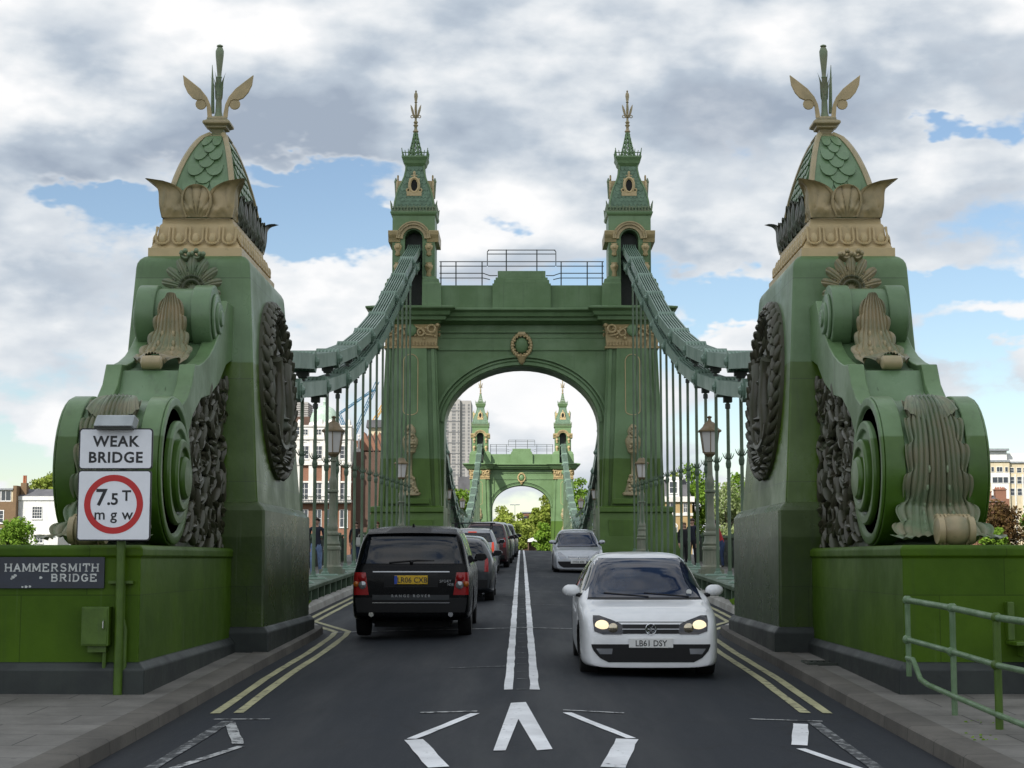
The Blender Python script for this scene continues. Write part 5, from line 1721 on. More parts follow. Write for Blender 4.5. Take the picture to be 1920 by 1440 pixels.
for q in (-1, 1):
    xs = lambda a, b: (min(q * a, q * b), max(q * a, q * b))
    H_ = c.patch('headlight', 'front', [(.53, *xs(.34, .56)), (.565, *xs(.325, .665)), (.645, *xs(.335, .675)), (.695, *xs(.45, .68)), (.745, *xs(.60, .675))], 'lens_dark', .010, 14, 12)
    p, n_ = c.hit('front', q * .575, .64)
    mb = MB(); mb.lathe([(.060, -.02), (.060, .006), (.045, .014), (.005, .02)], (0, 0, 0), 18, 'y')
    mb.v = [(vx * 1.35 + q * .575, p.y + .014 + vy - .25 * (abs(vx + q * .575) - .575) * .55, vz + .636) for vx, vy, vz in mb.v]
    mb.build('lit_lamp', M['beam'], H_, smooth=60, local=True)
    p, n_ = c.hit('front', q * .44, .60)
    mb = MB(); mb.lathe([(.058, -.02), (.058, .008), (.04, .018), (.005, .02)], (0, 0, 0), 16, 'y')
    mb.v = [(vx + q * .445, p.y + .012 + vy, vz + .603) for vx, vy, vz in mb.v]
    mb.build('indicator_lamp', M['beam_dim'], H_, smooth=60, local=True)
    fg = c.patch('fog_light', 'front', [(.30, *xs(.46, .60)), (.365, *xs(.45, .645))], 'lens_clear', .015, 8, 5)
p, n_ = c.hit('front', 0, .59)
mb = MB()
ye = p.y + .016
mb.torus((0, ye, .59), .062, .0075, 'y', 24, 6)
for pts in ([(-.032, .62 + .022), (-.002, .59 + .004)], [(.032, .642), (.002, .594)], [(-.055, .61), (-.025, .54)], [(-.025, .54), (0, .586)], [(0, .586), (.025, .54)], [(.025, .54), (.055, .61)]):
    mb.tube([(x, ye, z) for x, z in pts], .0085, 5)
em = mb.build('emblem', M['chrome'], c.root, smooth=60, local=True)
mb = MB(); mb.lathe([(.062, 0), (.062, .006), (.01, .007)], (0, ye - .012, .59), 20, 'y'); mb.build('emblem_disc', M['trim'], em, local=True)
c.plate('front', .43, 'LB61 DSY', 'plate_w', .52, .112)
mb = MB()
for x0, x1 in ((-.55, .0), (-.05, .5)):
    pts = []
    for k in range(6):
        x = lerp(x0, x1, k / 5); p, n_ = c.hit('front', x, lerp(.922, .965, k / 5)); pts.append(p + Vector((0, .012, .004)))
    mb.tube(pts, .010, 4)
mb.build('wiper', M['trim'], c.root, local=True)
p, n_ = c.hit('front', -.55, .965)
mb = MB(); mb.lathe([(.035, 0), (.035, .004)], (-.56, p.y + .018, .98), 12, 'y'); mb.build('tax_disc', M['plate_w'], c.root, local=True)
c.mirror(.72, .945, 'car_white')
c.place(1.52, 21.8, pi)

# --- silver hatchback further off, facing us
SV = dict(HB); SV.update(W=.873, r=.315, top=[(y, z * (1.03 if z > .9 else 1.02)) for y, z in HB['top']], w=[(y, v_ * 1.035) for y, v_ in HB['w']], wtop=[(y, v_ * 1.02) for y, v_ in HB['wtop']])
c = Car('hatchback_car', 'silver hatchback coming through the tower arch with unlit headlamps', SV, M['car_silver'])
hatch_front(c, '')
c.patch('grille', 'front', [(.50, -.30, .30), (.58, -.36, .36)], 'trim', .008, 14, 4)
for zz in (.50, .542, .582):
    c.patch('grille_bar', 'front', [(zz, -.33, .33), (zz + .014, -.33, .33)], 'chrome', .014, 14, 2)
for q in (-1, 1):
    xs = lambda a, b: (min(q * a, q * b), max(q * a, q * b))
    c.patch('headlight', 'front', [(.50, *xs(.40, .62)), (.60, *xs(.44, .69)), (.74, *xs(.62, .70))], 'lens_clear', .010, 10, 8)
p, n_ = c.hit('front', 0, .545)
mb = MB(); ye = p.y + .02      # a rearing animal badge
mb.tube([(-.03, ye, .51), (.0, ye, .55), (.025, ye, .575), (.03, ye, .60)], [.010, .016, .014, .010], 6)
mb.tube([(-.03, ye, .51), (-.045, ye, .56), (-.05, ye, .60)], .006, 4); mb.tube([(.01, ye, .565), (.05, ye, .57)], .008, 4); mb.tube([(.0, ye, .545), (.045, ye, .535)], .008, 4); mb.tube([(-.02, ye, .52), (.02, ye, .495)], .009, 4)
mb.build('emblem', M['chrome'], c.root, local=True)
c.plate('front', .40, 'HY03 XRS', 'plate_w', .52, .112)
c.mirror(.72, 1.01, 'car_silver')
c.place(1.93, 58.9, pi)

# --- cars queuing away from us
def rear_kit(c, txt, lit=False, zl=.98, est=False):
    H = interp(c.sp['top'], 0)
    wt_ = interp(c.sp['wtop'], -1.5)
    c.patch('rear_window', 'rear', [(zl + .06, -wt_ * 1.06, wt_ * 1.06), (H - .13, -wt_ * .90, wt_ * .90)], 'glass', .006, 16, 8)
    for q in (-1, 1):
        xs = lambda a, b: (min(q * a, q * b), max(q * a, q * b))
        W_ = c.sp['W']
        c.patch('tail_light', 'rear', [(zl - .30, *xs(W_ * .72, W_ * .83)), (zl - .1, *xs(W_ * .73, W_ * .83)), (zl + (.06 if est else .0), *xs(W_ * .74, W_ * .81))], 'lens_lit' if lit else 'lens_red', .012, 6, 8)
    c.plate('rear', zl - .33, txt, 'plate_y')
    c.patch('bumper', 'rear', [(.32, -c.sp['W'] * .88, c.sp['W'] * .88), (.50, -c.sp['W'] * .9, c.sp['W'] * .9)], 'trim', .02, 14, 4)
    if lit:
        c.patch('high_brake_light', 'rear', [(H - .115, -.14, .14), (H - .085, -.14, .14)], 'lens_lit', .02, 6, 2)
    c.sides(-1.55, .82, zl + .02, H - .12, [-.75, .05])
    c.mirror(.72, zl + .01, c.body.data.materials[0])
CR = dict(HB); CR.update(W=.83, r=.30, ys=HB['ys'])
c = Car('hatchback_car', 'small dark hatchback mostly hidden in front of the black off-road car', CR, M['car_dark'])
rear_kit(c, '', False, .97)
c.place(-1.42, 39.0)
ES = dict(cat='car', W=.87, r=.32, wheels=(-1.3, 1.35), rake_r=.12, rake_f=.5,
          ys=[-2.25, -2.23, -2.15, -2.05, -1.95, -1.8, -1.4, -.8, -.2, .2, .5, .8, 1.05, 1.3, 1.7, 2.0, 2.15, 2.2],
          top=[(-2.25, .80), (-2.23, .95), (-2.15, 1.06), (-2.05, 1.26), (-1.95, 1.42), (-1.8, 1.48), (-1.4, 1.51), (-.8, 1.53), (-.2, 1.52), (.2, 1.46), (.5, 1.33), (.8, 1.17), (1.05, 1.02), (1.3, .97), (1.7, .91), (2.0, .82), (2.15, .72), (2.2, .55)],
          belt=[(-2.25, 1.0), (1, .96), (2.2, .9)], w=[(-2.25, .74), (-2.15, .80), (-1.9, .85), (-1.2, .87), (1.5, .87), (2.0, .80), (2.2, .68)],
          wtop=[(-2.25, .68), (-1.8, .64), (0, .63), (1, .68)], zb=[(-2.25, .34), (-2, .2), (2, .18), (2.2, .24)])
c = Car('estate_car', 'silver grey estate car with brake lights glowing and black roof bars', ES, M['car_grey'])
rear_kit(c, '', True, 1.0, True)
mb = MB()
for y in (-1.2, .1):
    mb.box(-.72, .72, y - .03, y + .03, 1.66, 1.70)
    for q in (-1, 1): mb.box(q * .60 - .03, q * .60 + .03, y - .04, y + .04, 1.5, 1.665)
rb = mb.build('roof_bar', M['trim'], c.root, local=True)
for q in (-1, 1):
    mb = MB(); mb.tube([(q * .60, -1.7, 1.50), (q * .61, -1.5, 1.565), (q * .61, -.2, 1.575), (q * .60, .05, 1.52)], .018, 5); mb.build('roof_rail', M['trim'], c.root, local=True)
c.place(-1.62, 57.2)
TL = dict(ES); TL.update(W=.89, r=.35, top=[(y, z * 1.13 + (.02 if z > 1 else 0)) for y, z in ES['top']], belt=[(y, z * 1.1) for y, z in ES['belt']], wtop=[(y, v_ * 1.03) for y, v_ in ES['wtop']])
proto = None
for i, (d, x, mt, sp, lb) in enumerate(((64.6, -1.33, 'car_red', TL, 'dark red tall car in the queue just ahead of the silver estate'),
                                        (71.5, -1.25, 'car_dark', TL, 'dark tall car in the queue behind the dark red car'),
                                        (79.0, -1.2, 'car_grey', ES, 'grey estate car in the queue passing under the tower arch'),
                                        (87.0, -1.1, 'car_dark', TL, 'dark tall car in the queue just beyond the tower arch'),
                                        (95.5, -1.05, 'car_blue', ES, 'dark blue estate car furthest up the visible queue'))):
    c = Car('queuing_car', lb, sp, M[mt], 'cars queuing away over the bridge')
    rear_kit(c, '', False, 1.08 if sp is TL else 1.0, True)
    c.place(x, d)
# ------------------------------------------------------------------ people on the footways
M['skin'] = simple('skin', (.42, .25, .18), .55)
M['navy'] = plain('navy_cloth', (.012, .015, .028), .85, var=.2, scale=8)
M['blackcloth'] = plain('black_cloth', (.010, .010, .012), .85, var=.2, scale=8)
M['denim'] = plain('blue_denim', (.16, .23, .38), .85, var=.25, scale=10)
M['darkdenim'] = plain('dark_denim', (.03, .05, .11), .85, var=.25, scale=10)
M['redcloth'] = plain('red_cloth', (.33, .015, .02), .8, var=.2, scale=8)
M['shoe'] = simple('shoe_leather', (.015, .012, .01), .6)
M['brownhair'] = simple('brown_hair', (.045, .022, .012), .6)
M['blondhair'] = simple('blond_hair', (.36, .24, .11), .6)
M['redhair'] = simple('auburn_hair', (.14, .045, .02), .6)
M['palebag'] = plain('pale_bag', (.35, .36, .33), .7)
def person(label, loc, face, top, legs, hair, h=1.75, stride=.0, arms=((-.02, -.05), (.02, -.05)), lean=0.0, hairlen=.0, group=None):
    """arms: (sideways, forward) offset of each wrist from hanging straight; face turns the figure (0 looks along +Y)"""
    th = thing('person', label, 'person', loc, group, face)
    k = h / 1.75
    V, E, R, MT = [], [], [], []
    def v(p, r, par=None, m=0):
        V.append((p[0] * k, p[1] * k, p[2] * k)); R.append(r * k); MT.append(m)
        if par is not None: E.append((par, len(V) - 1))
        return len(V) - 1
    L = lean
    pel = v((0, 0, .95), .135, None, 1)
    wst = v((0, .02 + L * .1, 1.10), .125, pel, 0)
    chs = v((0, .02 + L * .3, 1.32), .150, wst, 0)
    shc = v((0, .0 + L * .42, 1.44), .105, chs, 0)
    nk = v((0, .0 + L * .48, 1.52), .052, shc, 2)
    hd = v((0, .03 + L * .55, 1.60), .082, nk, 2)
    hd2 = v((0, .025 + L * .57, 1.685), .088, hd, 2)
    for i, q in enumerate((-1, 1)):
        ax, ay = arms[i]
        sh = v((q * .185, L * .42, 1.43), .062, shc, 0)
        elb = v((q * (.23) + ax * .5, L * .42 - .03 + ay * .45, 1.15 + .10 * max(0, ay)), .047, sh, 0)
        wr = v((q * .235 + ax, L * .42 + .04 + ay, .90 + .45 * max(0, ay)), .032, elb, 0)
        pm = v((q * .232 + ax, L * .42 + .06 + ay * 1.12, .83 + .43 * max(0, ay)), .036, wr, 2)
        for f in range(4):
            b_ = v((q * .225 + ax + q * (.0), L * .42 + .035 + .018 * f + ay * 1.15, .775 + .43 * max(0, ay)), .010, pm, 2)
            v((q * .215 + ax, L * .42 + .05 + .018 * f + ay * 1.17, .735 - .01 * (f in (1, 2)) + .43 * max(0, ay)), .009, b_, 2)
        v((q * .205 + ax, L * .42 + .10 + ay * 1.12, .79 + .43 * max(0, ay)), .011, pm, 2)
        hip = v((q * .095, .0, .88), .105, pel, 1)
        kn = v((q * .105, .03 + q * stride * .5, .50), .068, hip, 1)
        an = v((q * .105, -.02 + q * stride, .10), .045, kn, 1)
        v((q * .115, .10 + q * stride, .045), .040, an, 3)
    me = bpy.data.meshes.new('person_body')
    me.from_pydata(V, E, [])
    o = bpy.data.objects.new('person_body', me); COL.objects.link(o)
    md = o.modifiers.new('skin', 'SKIN')
    for i, sv in enumerate(me.skin_vertices[0].data):
        sv.radius = (R[i], R[i] * (.78 if MT[i] == 0 and R[i] > .09 else 1)); sv.use_root = (i == 0)
    ms = o.modifiers.new('sub', 'SUBSURF'); ms.levels = 1; ms.render_levels = 1
    evaluated(o)
    for m in (top, legs, M['skin'], M['shoe']): o.data.materials.append(m)
    seg = [(Vector(V[a]), Vector(V[b]), MT[b]) for a, b in E]
    for p in o.data.polygons:
        c = p.center; best = None
        for a, b, m in seg:
            t = max(0, min(1, (c - a).dot(b - a) / max(1e-9, (b - a).length_squared)))
            d = (c - a - (b - a) * t).length
            if best is None or d < best[0]: best = (d, m)
        p.material_index = best[1]; p.use_smooth = True
    o.parent = th
    o.name = 'person_body'
    hp = Vector(V[hd2]); hh = Vector(V[hd])
    mb = MB()      # face: nose, eyes, mouth, ears
    mb.ball((hh.x, hh.y + .093 * k, hh.z + .015 * k), (.013 * k, .02 * k, .022 * k), 6, 5)
    for q in (-1, 1): mb.ball((q * .085 * k, hh.y, hh.z + .02 * k), (.014 * k, .022 * k, .03 * k), 6, 5)
    mb.build('nose_and_ears', M['skin'], th, smooth=180, local=True)
    mb = MB()
    for q in (-1, 1): mb.ball((q * .033 * k, hh.y + .082 * k, hh.z + .045 * k), (.014 * k, .008 * k, .008 * k), 6, 5)
    mb.box(-.025 * k, .025 * k, hh.y + .074 * k, hh.y + .086 * k, hh.z - .036 * k, hh.z - .028 * k)
    mb.build('eyes_and_mouth', M['shoe'], th, local=True)
    mb = MB()
    def cap(a, t):
        th_ = 2 * pi * a; ph = lerp(pi / 2, -.15 - .5 * (hairlen > 0), t)
        fr = sin(th_)
        if fr > .3: ph = max(ph, .45)
        r_ = .104 * k * (1 + .05 * sin(9 * th_))
        return Vector((hp.x + r_ * cos(ph) * cos(th_), hp.y - .008 + r_ * 1.08 * cos(ph) * sin(th_), hp.z - .02 * k + r_ * sin(ph) * 1.02 - (hairlen * t if fr < .2 else 0)))
    mb.grid(cap, 20, 8)
    mb.build('hair', hair, th, smooth=180, local=True)
    return th
def foot_z(d): return road_z(d, 4.2) + .12
person('person in a navy jumper and pale jeans walking beside the left pylon', (-6.25, 51, foot_z(51)), pi, M['navy'], M['denim'], M['brownhair'], 1.80, .14, ((-.02, .02), (.02, -.04)))
person('person in black carrying a pale bag on the left footway', (-6.45, 65, foot_z(65)), pi + .2, M['blackcloth'], M['darkdenim'], M['brownhair'], 1.68, .10, ((0, .12), (0, .0)), .12)
mb = MB()
bx, bd = -6.2, 64.75
mb.stack([(bx - .16, bx + .16, bd - .08, bd + .08, foot_z(65) + .72), (bx - .20, bx + .20, bd - .10, bd + .10, foot_z(65) + .80), (bx - .18, bx + .18, bd - .07, bd + .07, foot_z(65) + 1.08)])
mb.torus((bx, bd, foot_z(65) + 1.1), .12, .015, 'y', 12, 5, 0, pi)
tag(mb.build('shoulder_bag', M['palebag'], bevel=.02), 'pale bag hanging from the person in black on the left footway', 'bag')
person('auburn haired person in dark clothes above the roof of the black car', (-6.3, 73.0, foot_z(73)), pi, M['blackcloth'], M['darkdenim'], M['redhair'], 1.70, .1)
person('blond person in a long black coat on the right footway by the tower', (6.15, 63.5, foot_z(63.5)), pi + .3, M['blackcloth'], M['blackcloth'], M['blondhair'], 1.66, .03, ((.02, .1), (0, .02)), 0, .16)
person('person with dark hair in black close beside the blond person', (6.52, 63.9, foot_z(63.9)), pi - .5, M['navy'], M['blackcloth'], M['brownhair'], 1.80, .03)
person('person in a red top leaning on the right outer railing', (7.25, 60.5, foot_z(60.5)), -pi / 2 - .2 + pi, M['redcloth'], M['darkdenim'], M['brownhair'], 1.72, .02, ((-.15, .30), (.15, .30)), .45)

# ------------------------------------------------------------------ trees
def leaf_mat(name, c1, c2, c3):
    m, t, b = newmat(name)
    g = t.n('ShaderNodeNewGeometry')
    n_ = t.noise(g.outputs['Position'], .55, 4, .6)
    r_ = g.outputs['Random Per Island']
    c = t.mix(t.ramp(n_, .35, .65), c1, c2)
    c = t.mix(t.ramp(r_, .6, 1.0, 0, .8), c, c3)
    t.put(b.inputs['Base Color'], c)
    b.inputs['Roughness'].default_value = .6
    b.inputs['Specular IOR Level'].default_value = .25
    tr = t.n('ShaderNodeBsdfTranslucent', {'Color': c})
    mx = t.n('ShaderNodeMixShader', {0: .30, 1: b.outputs[0], 2: tr.outputs[0]})
    out = [n for n in m.node_tree.nodes if n.type == 'OUTPUT_MATERIAL'][0]
    t.put(out.inputs[0], mx.outputs[0])
    return m
M['leaf_fresh'] = leaf_mat('fresh_leaves', (.17, .30, .03), (.12, .22, .022), (.25, .38, .05))
M['leaf_pale'] = leaf_mat('pale_leaves', (.28, .34, .14), (.18, .25, .08), (.45, .48, .32))
M['leaf_olive'] = leaf_mat('olive_leaves', (.29, .36, .06), (.20, .27, .04), (.38, .42, .10))
M['leaf_copper'] = leaf_mat('copper_leaves', (.115, .065, .022), (.06, .035, .015), (.16, .11, .03))
M['bark'] = plain('bark', (.07, .055, .04), .9, var=.3)
def tree(name, label, x, y, ztop, rx, hcrown, mat, n=1500, leaf=.34, group=None, zg=-3.4, clumps=44, seed=0):
    rnd = random.Random(seed or int(abs(x) * 100 + y))
    th = thing(name, label, 'tree' if hcrown > 2.6 else 'bush', (x, y, zg), group)
    zc = ztop - hcrown / 2
    mb = MB()
    hb = max(.3, ztop - hcrown - zg)
    mb.tube([(x, y, zg - .2), (x + .05 * rx, y, zg + hb * .6), (x, y, zc), (x, y, ztop - hcrown * .2)], [.055 * rx + .08, .045 * rx + .05, .03 * rx + .03, .02], 7)
    for k in range(8):
        a = 2 * pi * k / 8 + rnd.random(); r_ = rx * rnd.uniform(.5, .85); z0 = lerp(zg + hb * .8, zc, rnd.random())
        mb.tube([(x, y, z0), (x + r_ * .5 * cos(a), y + r_ * .5 * sin(a), z0 + hcrown * .18), (x + r_ * cos(a), y + r_ * sin(a), zc + hcrown * rnd.uniform(-.1, .3))], [.02 * rx + .03, .012 * rx + .02, .01], 5)
    mb.build('trunk', M['bark'], th, smooth=60)
    cl = []
    for k in range(clumps):
        u_, a = rnd.uniform(-1, 1), rnd.uniform(0, 2 * pi)
        rr = rnd.uniform(.35, .95)
        s_ = sqrt(1 - u_ * u_)
        tap = 1 - .25 * max(0, u_)
        cl.append((x + rx * rr * s_ * cos(a) * tap, y + rx * rr * s_ * sin(a) * tap, zc + hcrown / 2 * rr * u_, min(rx, hcrown / 2) * rnd.uniform(.26, .46)))
    vs, fs = [], []
    n = int(n * 2.3)
    for i in range(n):
        c = cl[rnd.randrange(clumps)]
        d = Vector((rnd.gauss(0, 1), rnd.gauss(0, 1), rnd.gauss(0, 1)))
        d = d.normalized() * c[3] * (rnd.random() ** .45)
        p = Vector((c[0] + d.x, c[1] + d.y, c[2] + d.z * .8))
        s_ = leaf * rnd.uniform(.6, 1.3)
        q = Vector((rnd.gauss(0, 1), rnd.gauss(0, 1), rnd.gauss(0, .7) + .5)).normalized()
        t1 = q.orthogonal().normalized(); t2 = q.cross(t1)
        an = rnd.uniform(0, 2 * pi); t1, t2 = t1 * cos(an) + t2 * sin(an), t2 * cos(an) - t1 * sin(an)
        o = len(vs)
        vs += [p - t1 * s_ * .6, p + t2 * s_ * .36 + q * s_ * .1, p + t1 * s_ * .6, p - t2 * s_ * .36 + q * s_ * .1]
        fs.append((o, o + 1, o + 2, o + 3))
    mb = MB(); mb.add(vs, fs)
    mb.build('crown', mat, th, normals=False)
    return th
def X_(px, d): return (px - 978) / F * d
def tree_px(name, label, px, pytop, pw_, ph_, d, mat, n, **kw):
    ppm = F / d
    tree(name, label, X_(px, d), d, zat(pytop, d), pw_ / 2 / ppm, ph_ / ppm, M[mat], n, leaf=kw.pop('leaf', max(.22, 5.2 / ppm)), **kw)
tree_px('garden_tree', 'bright green bushy tree in front of the white house on the left', 33, 968, 74, 75, 240, 'leaf_fresh', 1600)
tree_px('garden_tree', 'pale green tree behind the roof of the white house', 88, 884, 70, 50, 275, 'leaf_olive', 900)
tree_px('bank_tree', 'tall bright green tree behind the right hangers beside the yellow house', 1300, 866, 110, 160, 262, 'leaf_fresh', 2600)
tree_px('bank_tree', 'whitish blossoming tree beside the right pylon', 1365, 905, 100, 150, 250, 'leaf_pale', 2600)
tree_px('bank_tree', 'bright green tree top above the whitish tree at the right pylon', 1385, 884, 80, 90, 268, 'leaf_fresh', 1500)
tree_px('bank_tree', 'olive brown tree behind the yellow house roof', 1268, 880, 60, 90, 285, 'leaf_olive', 900)
tree_px('copper_tree', 'copper brown leaved tree in front of the cream flats', 1874, 938, 92, 105, 236, 'leaf_copper', 2600)
tree_px('garden_tree', 'fresh green tree at the right edge beside the copper tree', 1935, 935, 60, 120, 238, 'leaf_fresh', 1400)
tree_px('garden_bush', 'low green bush under the copper tree', 1862, 988, 50, 45, 228, 'leaf_fresh', 900)
tree_px('street_tree', 'fresh green tree left of the far tower and below the tower block', 866, 912, 72, 110, 285, 'leaf_fresh', 1700)
tree_px('street_tree', 'fresh green tree right of the far tower', 1092, 898, 76, 125, 285, 'leaf_fresh', 2000)
tree_px('street_tree', 'olive green tree left inside the far arch', 942, 942, 62, 105, 262, 'leaf_olive', 2600)
tree_px('street_tree', 'tall olive green tree right inside the far arch', 1021, 925, 56, 110, 275, 'leaf_olive', 2400)
tree_px('street_tree', 'fresh green low tree beside the right leg of the far arch', 1018, 978, 40, 62, 246, 'leaf_fresh', 1500)
tree_px('street_tree', 'yellowish tree in the middle distance of the far arch', 975, 963, 50, 85, 330, 'leaf_olive', 1600)
tree_px('street_tree', 'pale yellow green bush above the end of the road', 962, 985, 42, 60, 300, 'leaf_olive', 1400)
tree_px('street_tree', 'spreading olive tree above the pale canopy at the end of the road', 995, 968, 46, 52, 340, 'leaf_olive', 1400)

# ------------------------------------------------------------------ buildings on the far bank
def brick_mat(name, c1, c2, scale=3.2):
    m, t, b = newmat(name)
    g = t.n('ShaderNodeNewGeometry').outputs['Position']
    sw = t.n('ShaderNodeSeparateXYZ', {0: g})
    cm = t.n('ShaderNodeCombineXYZ', {0: t.m('ADD', sw.outputs[0], sw.outputs[1]), 1: sw.outputs[2], 2: 0.0})
    br = t.n('ShaderNodeTexBrick', {'Vector': cm.outputs[0], 'Color1': (*c1, 1), 'Color2': (*c2, 1), 'Mortar': tuple(x * .8 + .06 for x in c1) + (1,), 'Scale': scale, 'Mortar Size': .012})
    n_ = t.noise(g, .5, 4, .6)
    c = t.mix(t.ramp(n_, .3, .75, 0, .4), br.outputs['Color'], tuple(x * .6 for x in c1))
    t.put(b.inputs['Base Color'], c)
    b.inputs['Roughness'].default_value = .85
    return m
M['brick_red'] = brick_mat('red_brick', (.27, .13, .08), (.21, .10, .06))
M['brick_dark'] = brick_mat('dark_brick', (.115, .065, .045), (.09, .05, .035))
M['brick_brown'] = brick_mat('brown_brick', (.20, .125, .065), (.16, .10, .05))
M['brick_yellow'] = brick_mat('yellow_brick', (.42, .30, .14), (.36, .25, .11))
M['render_white'] = plain('white_render', (.70, .70, .68), .8, var=.06, scale=.6, streak=.12)
M['stone_white'] = plain('white_stone', (.68, .66, .62), .8, var=.1, scale=.8, streak=.15)
M['cream'] = plain('cream_render', (.58, .50, .35), .8, var=.08, scale=.4, streak=.15)
M['concrete'] = plain('grey_concrete', (.36, .35, .335), .8, var=.08, scale=.25, streak=.2)
M['concrete_dk'] = plain('dark_grey_panels', (.165, .17, .175), .7, var=.1, scale=.25, streak=.2)
M['slate'] = plain('slate_roof', (.10, .10, .11), .7, var=.2, scale=.8)
M['lead_green'] = plain('green_copper_dome', (.40, .52, .43), .7, var=.12, scale=.8, streak=.2)
M['pane'] = simple('window_pane', (.03, .038, .048), .08, 0, spec=.8)
M['frame_white'] = simple('white_window_frame', (.72, .72, .70), .6)
M['terracotta'] = plain('terracotta', (.33, .12, .06), .8)
M['metal_grey'] = plain('grey_metal', (.25, .27, .29), .5)
def window(par, x, z, w_, h_, y, fm='frame_white', bars=(2, 2), sill=True, axis='y', arch=False):
    """a sash window standing on a front face; the panes are one sub-part"""
    def P(a0, a1, b0, b1, z0, z1):     # a along the wall, b outwards
        if axis == 'y': return (a0, a1, y - b1, y - b0, z0, z1)
        s_ = 1 if axis == '+x' else -1
        q0, q1 = y + s_ * b0, y + s_ * b1
        return (min(q0, q1), max(q0, q1), a0, a1, z0, z1)
    mb = MB(); t = max(.05, w_ * .07)
    for a0, a1, z0, z1 in ((x - w_ / 2 - t, x - w_ / 2, z - h_ / 2 - t, z + h_ / 2 + t), (x + w_ / 2, x + w_ / 2 + t, z - h_ / 2 - t, z + h_ / 2 + t),
                           (x - w_ / 2, x + w_ / 2, z + h_ / 2, z + h_ / 2 + t), (x - w_ / 2, x + w_ / 2, z - h_ / 2 - t, z - h_ / 2)):
        mb.box(*P(a0, a1, -.05, .07, z0, z1))
    for i in range(1, bars[0]): mb.box(*P(x - w_ / 2 + w_ * i / bars[0] - .025, x - w_ / 2 + w_ * i / bars[0] + .025, .0, .05, z - h_ / 2, z + h_ / 2))
    for i in range(1, bars[1]): mb.box(*P(x - w_ / 2, x + w_ / 2, .0, .045, z - h_ / 2 + h_ * i / bars[1] - .025, z - h_ / 2 + h_ * i / bars[1] + .025))
    if sill: mb.box(*P(x - w_ / 2 - t * 1.5, x + w_ / 2 + t * 1.5, -.03, .16, z - h_ / 2 - t - .1, z - h_ / 2 - t))
    if arch and axis == 'y':
        arch_sweep(mb, x, w_ / 2, z + h_ / 2 + t, w_ / 2, [(0, y + .02), (0, y - .09), (.16, y - .09), (.16, y + .02)], 0, pi, 10)
    wn = mb.build('window', M[fm], par)
    mb = MB(); mb.box(*P(x - w_ / 2, x + w_ / 2, .004, .02, z - h_ / 2, z + h_ / 2))
    mb.build('pane', M['pane'], wn)
    return wn
ZG = -3.4
# white house and its brown brick neighbour, left edge
D0 = 262.0
px2 = lambda px: X_(px, D0)
pz2 = lambda py: zat(py, D0)
wh = thing('white_house', 'white rendered house with one tall sash window and dark roof on the left bank', 'house', (px2(70), D0, ZG))
mb = MB(); mb.box(px2(36.5), px2(112), D0, D0 + 7, ZG, pz2(931)); mb.box(px2(36.5), px2(112), D0 - .18, D0, pz2(938), pz2(930.5))
mb.build('wall', M['render_white'], wh)
mb = MB(); mb.stack([(px2(36), px2(113), D0 - .1, D0 + 7, pz2(930.5)), (px2(40), px2(113), D0 + 2.6, D0 + 4.4, pz2(916))]); mb.build('roof', M['slate'], wh)
window(wh, px2(72), pz2(961), 1.45, 1.8, D0, bars=(4, 4))
window(wh, px2(76), pz2(1010), 1.3, 1.2, D0, bars=(3, 3))
mb = MB(); mb.box(px2(66), px2(104), D0 - .5, D0, pz2(1003), pz2(1001)); mb.build('balcony_ledge', M['stone_white'], wh)
bh = thing('brick_house', 'brown brick house with a pale top storey beside the white house', 'house', (px2(0), D0, ZG))
mb = MB(); mb.box(px2(-60), px2(36), D0 - 1.2, D0 + 6, ZG, pz2(941)); mb.box(px2(30), px2(36.4), D0 - 1.2, D0 + 6, pz2(941), pz2(911)); mb.build('wall', M['brick_brown'], bh)
mb = MB(); mb.box(px2(-60), px2(30), D0 - 1.0, D0 + 6, pz2(941), pz2(919)); mb.build('top_storey', M['cream'], bh)
mb = MB(); mb.box(px2(-60), px2(30.0), D0 - 1.35, D0 + 6, pz2(919), pz2(916)); mb.build('roof', M['metal_grey'], bh)
for px, py, w_, h_ in ((0, 930, 1.2, 1.6), (11, 930, .75, 1.5), (21, 930, .75, 1.5), (3, 969, 1.7, 1.8)):
    window(bh, px2(px), pz2(py), w_, h_, D0 - 1.2 if py > 940 else D0 - 1.0, bars=(2, 3) if py > 940 else (1, 1))
mb = MB(); mb.box(px2(38), px2(49), D0 + .5, D0 + 1.6, pz2(935), pz2(905)); mb.build('chimney', M['brick_brown'], bh)
for px in (42, 45.5):
    mb = MB(); mb.lathe([(.17, 0), (.15, pz2(892) - pz2(905)), (.18, pz2(891) - pz2(905))], (px2(px), D0 + 1, pz2(905)), 8); mb.build('chimney_pot', M['terracotta'], bh)
mb = MB()
mb.lathe([(.0, 0), (1.5, -.05), (1.7, -.75), (1.68, -.8)], (px2(6), D0 - 4, pz2(991)), 14, flat=.8)
for a in range(3): mb.tube([(px2(6) + 1.0 * cos(a * 2.1), D0 - 4 + .8 * sin(a * 2.1), ZG), (px2(6) + 1.0 * cos(a * 2.1), D0 - 4 + .8 * sin(a * 2.1), pz2(995))], .05, 5)
tag(mb.build('garden_canopy', M['frame_white'], smooth=60), 'white canopy standing before the brown brick house', 'canopy')
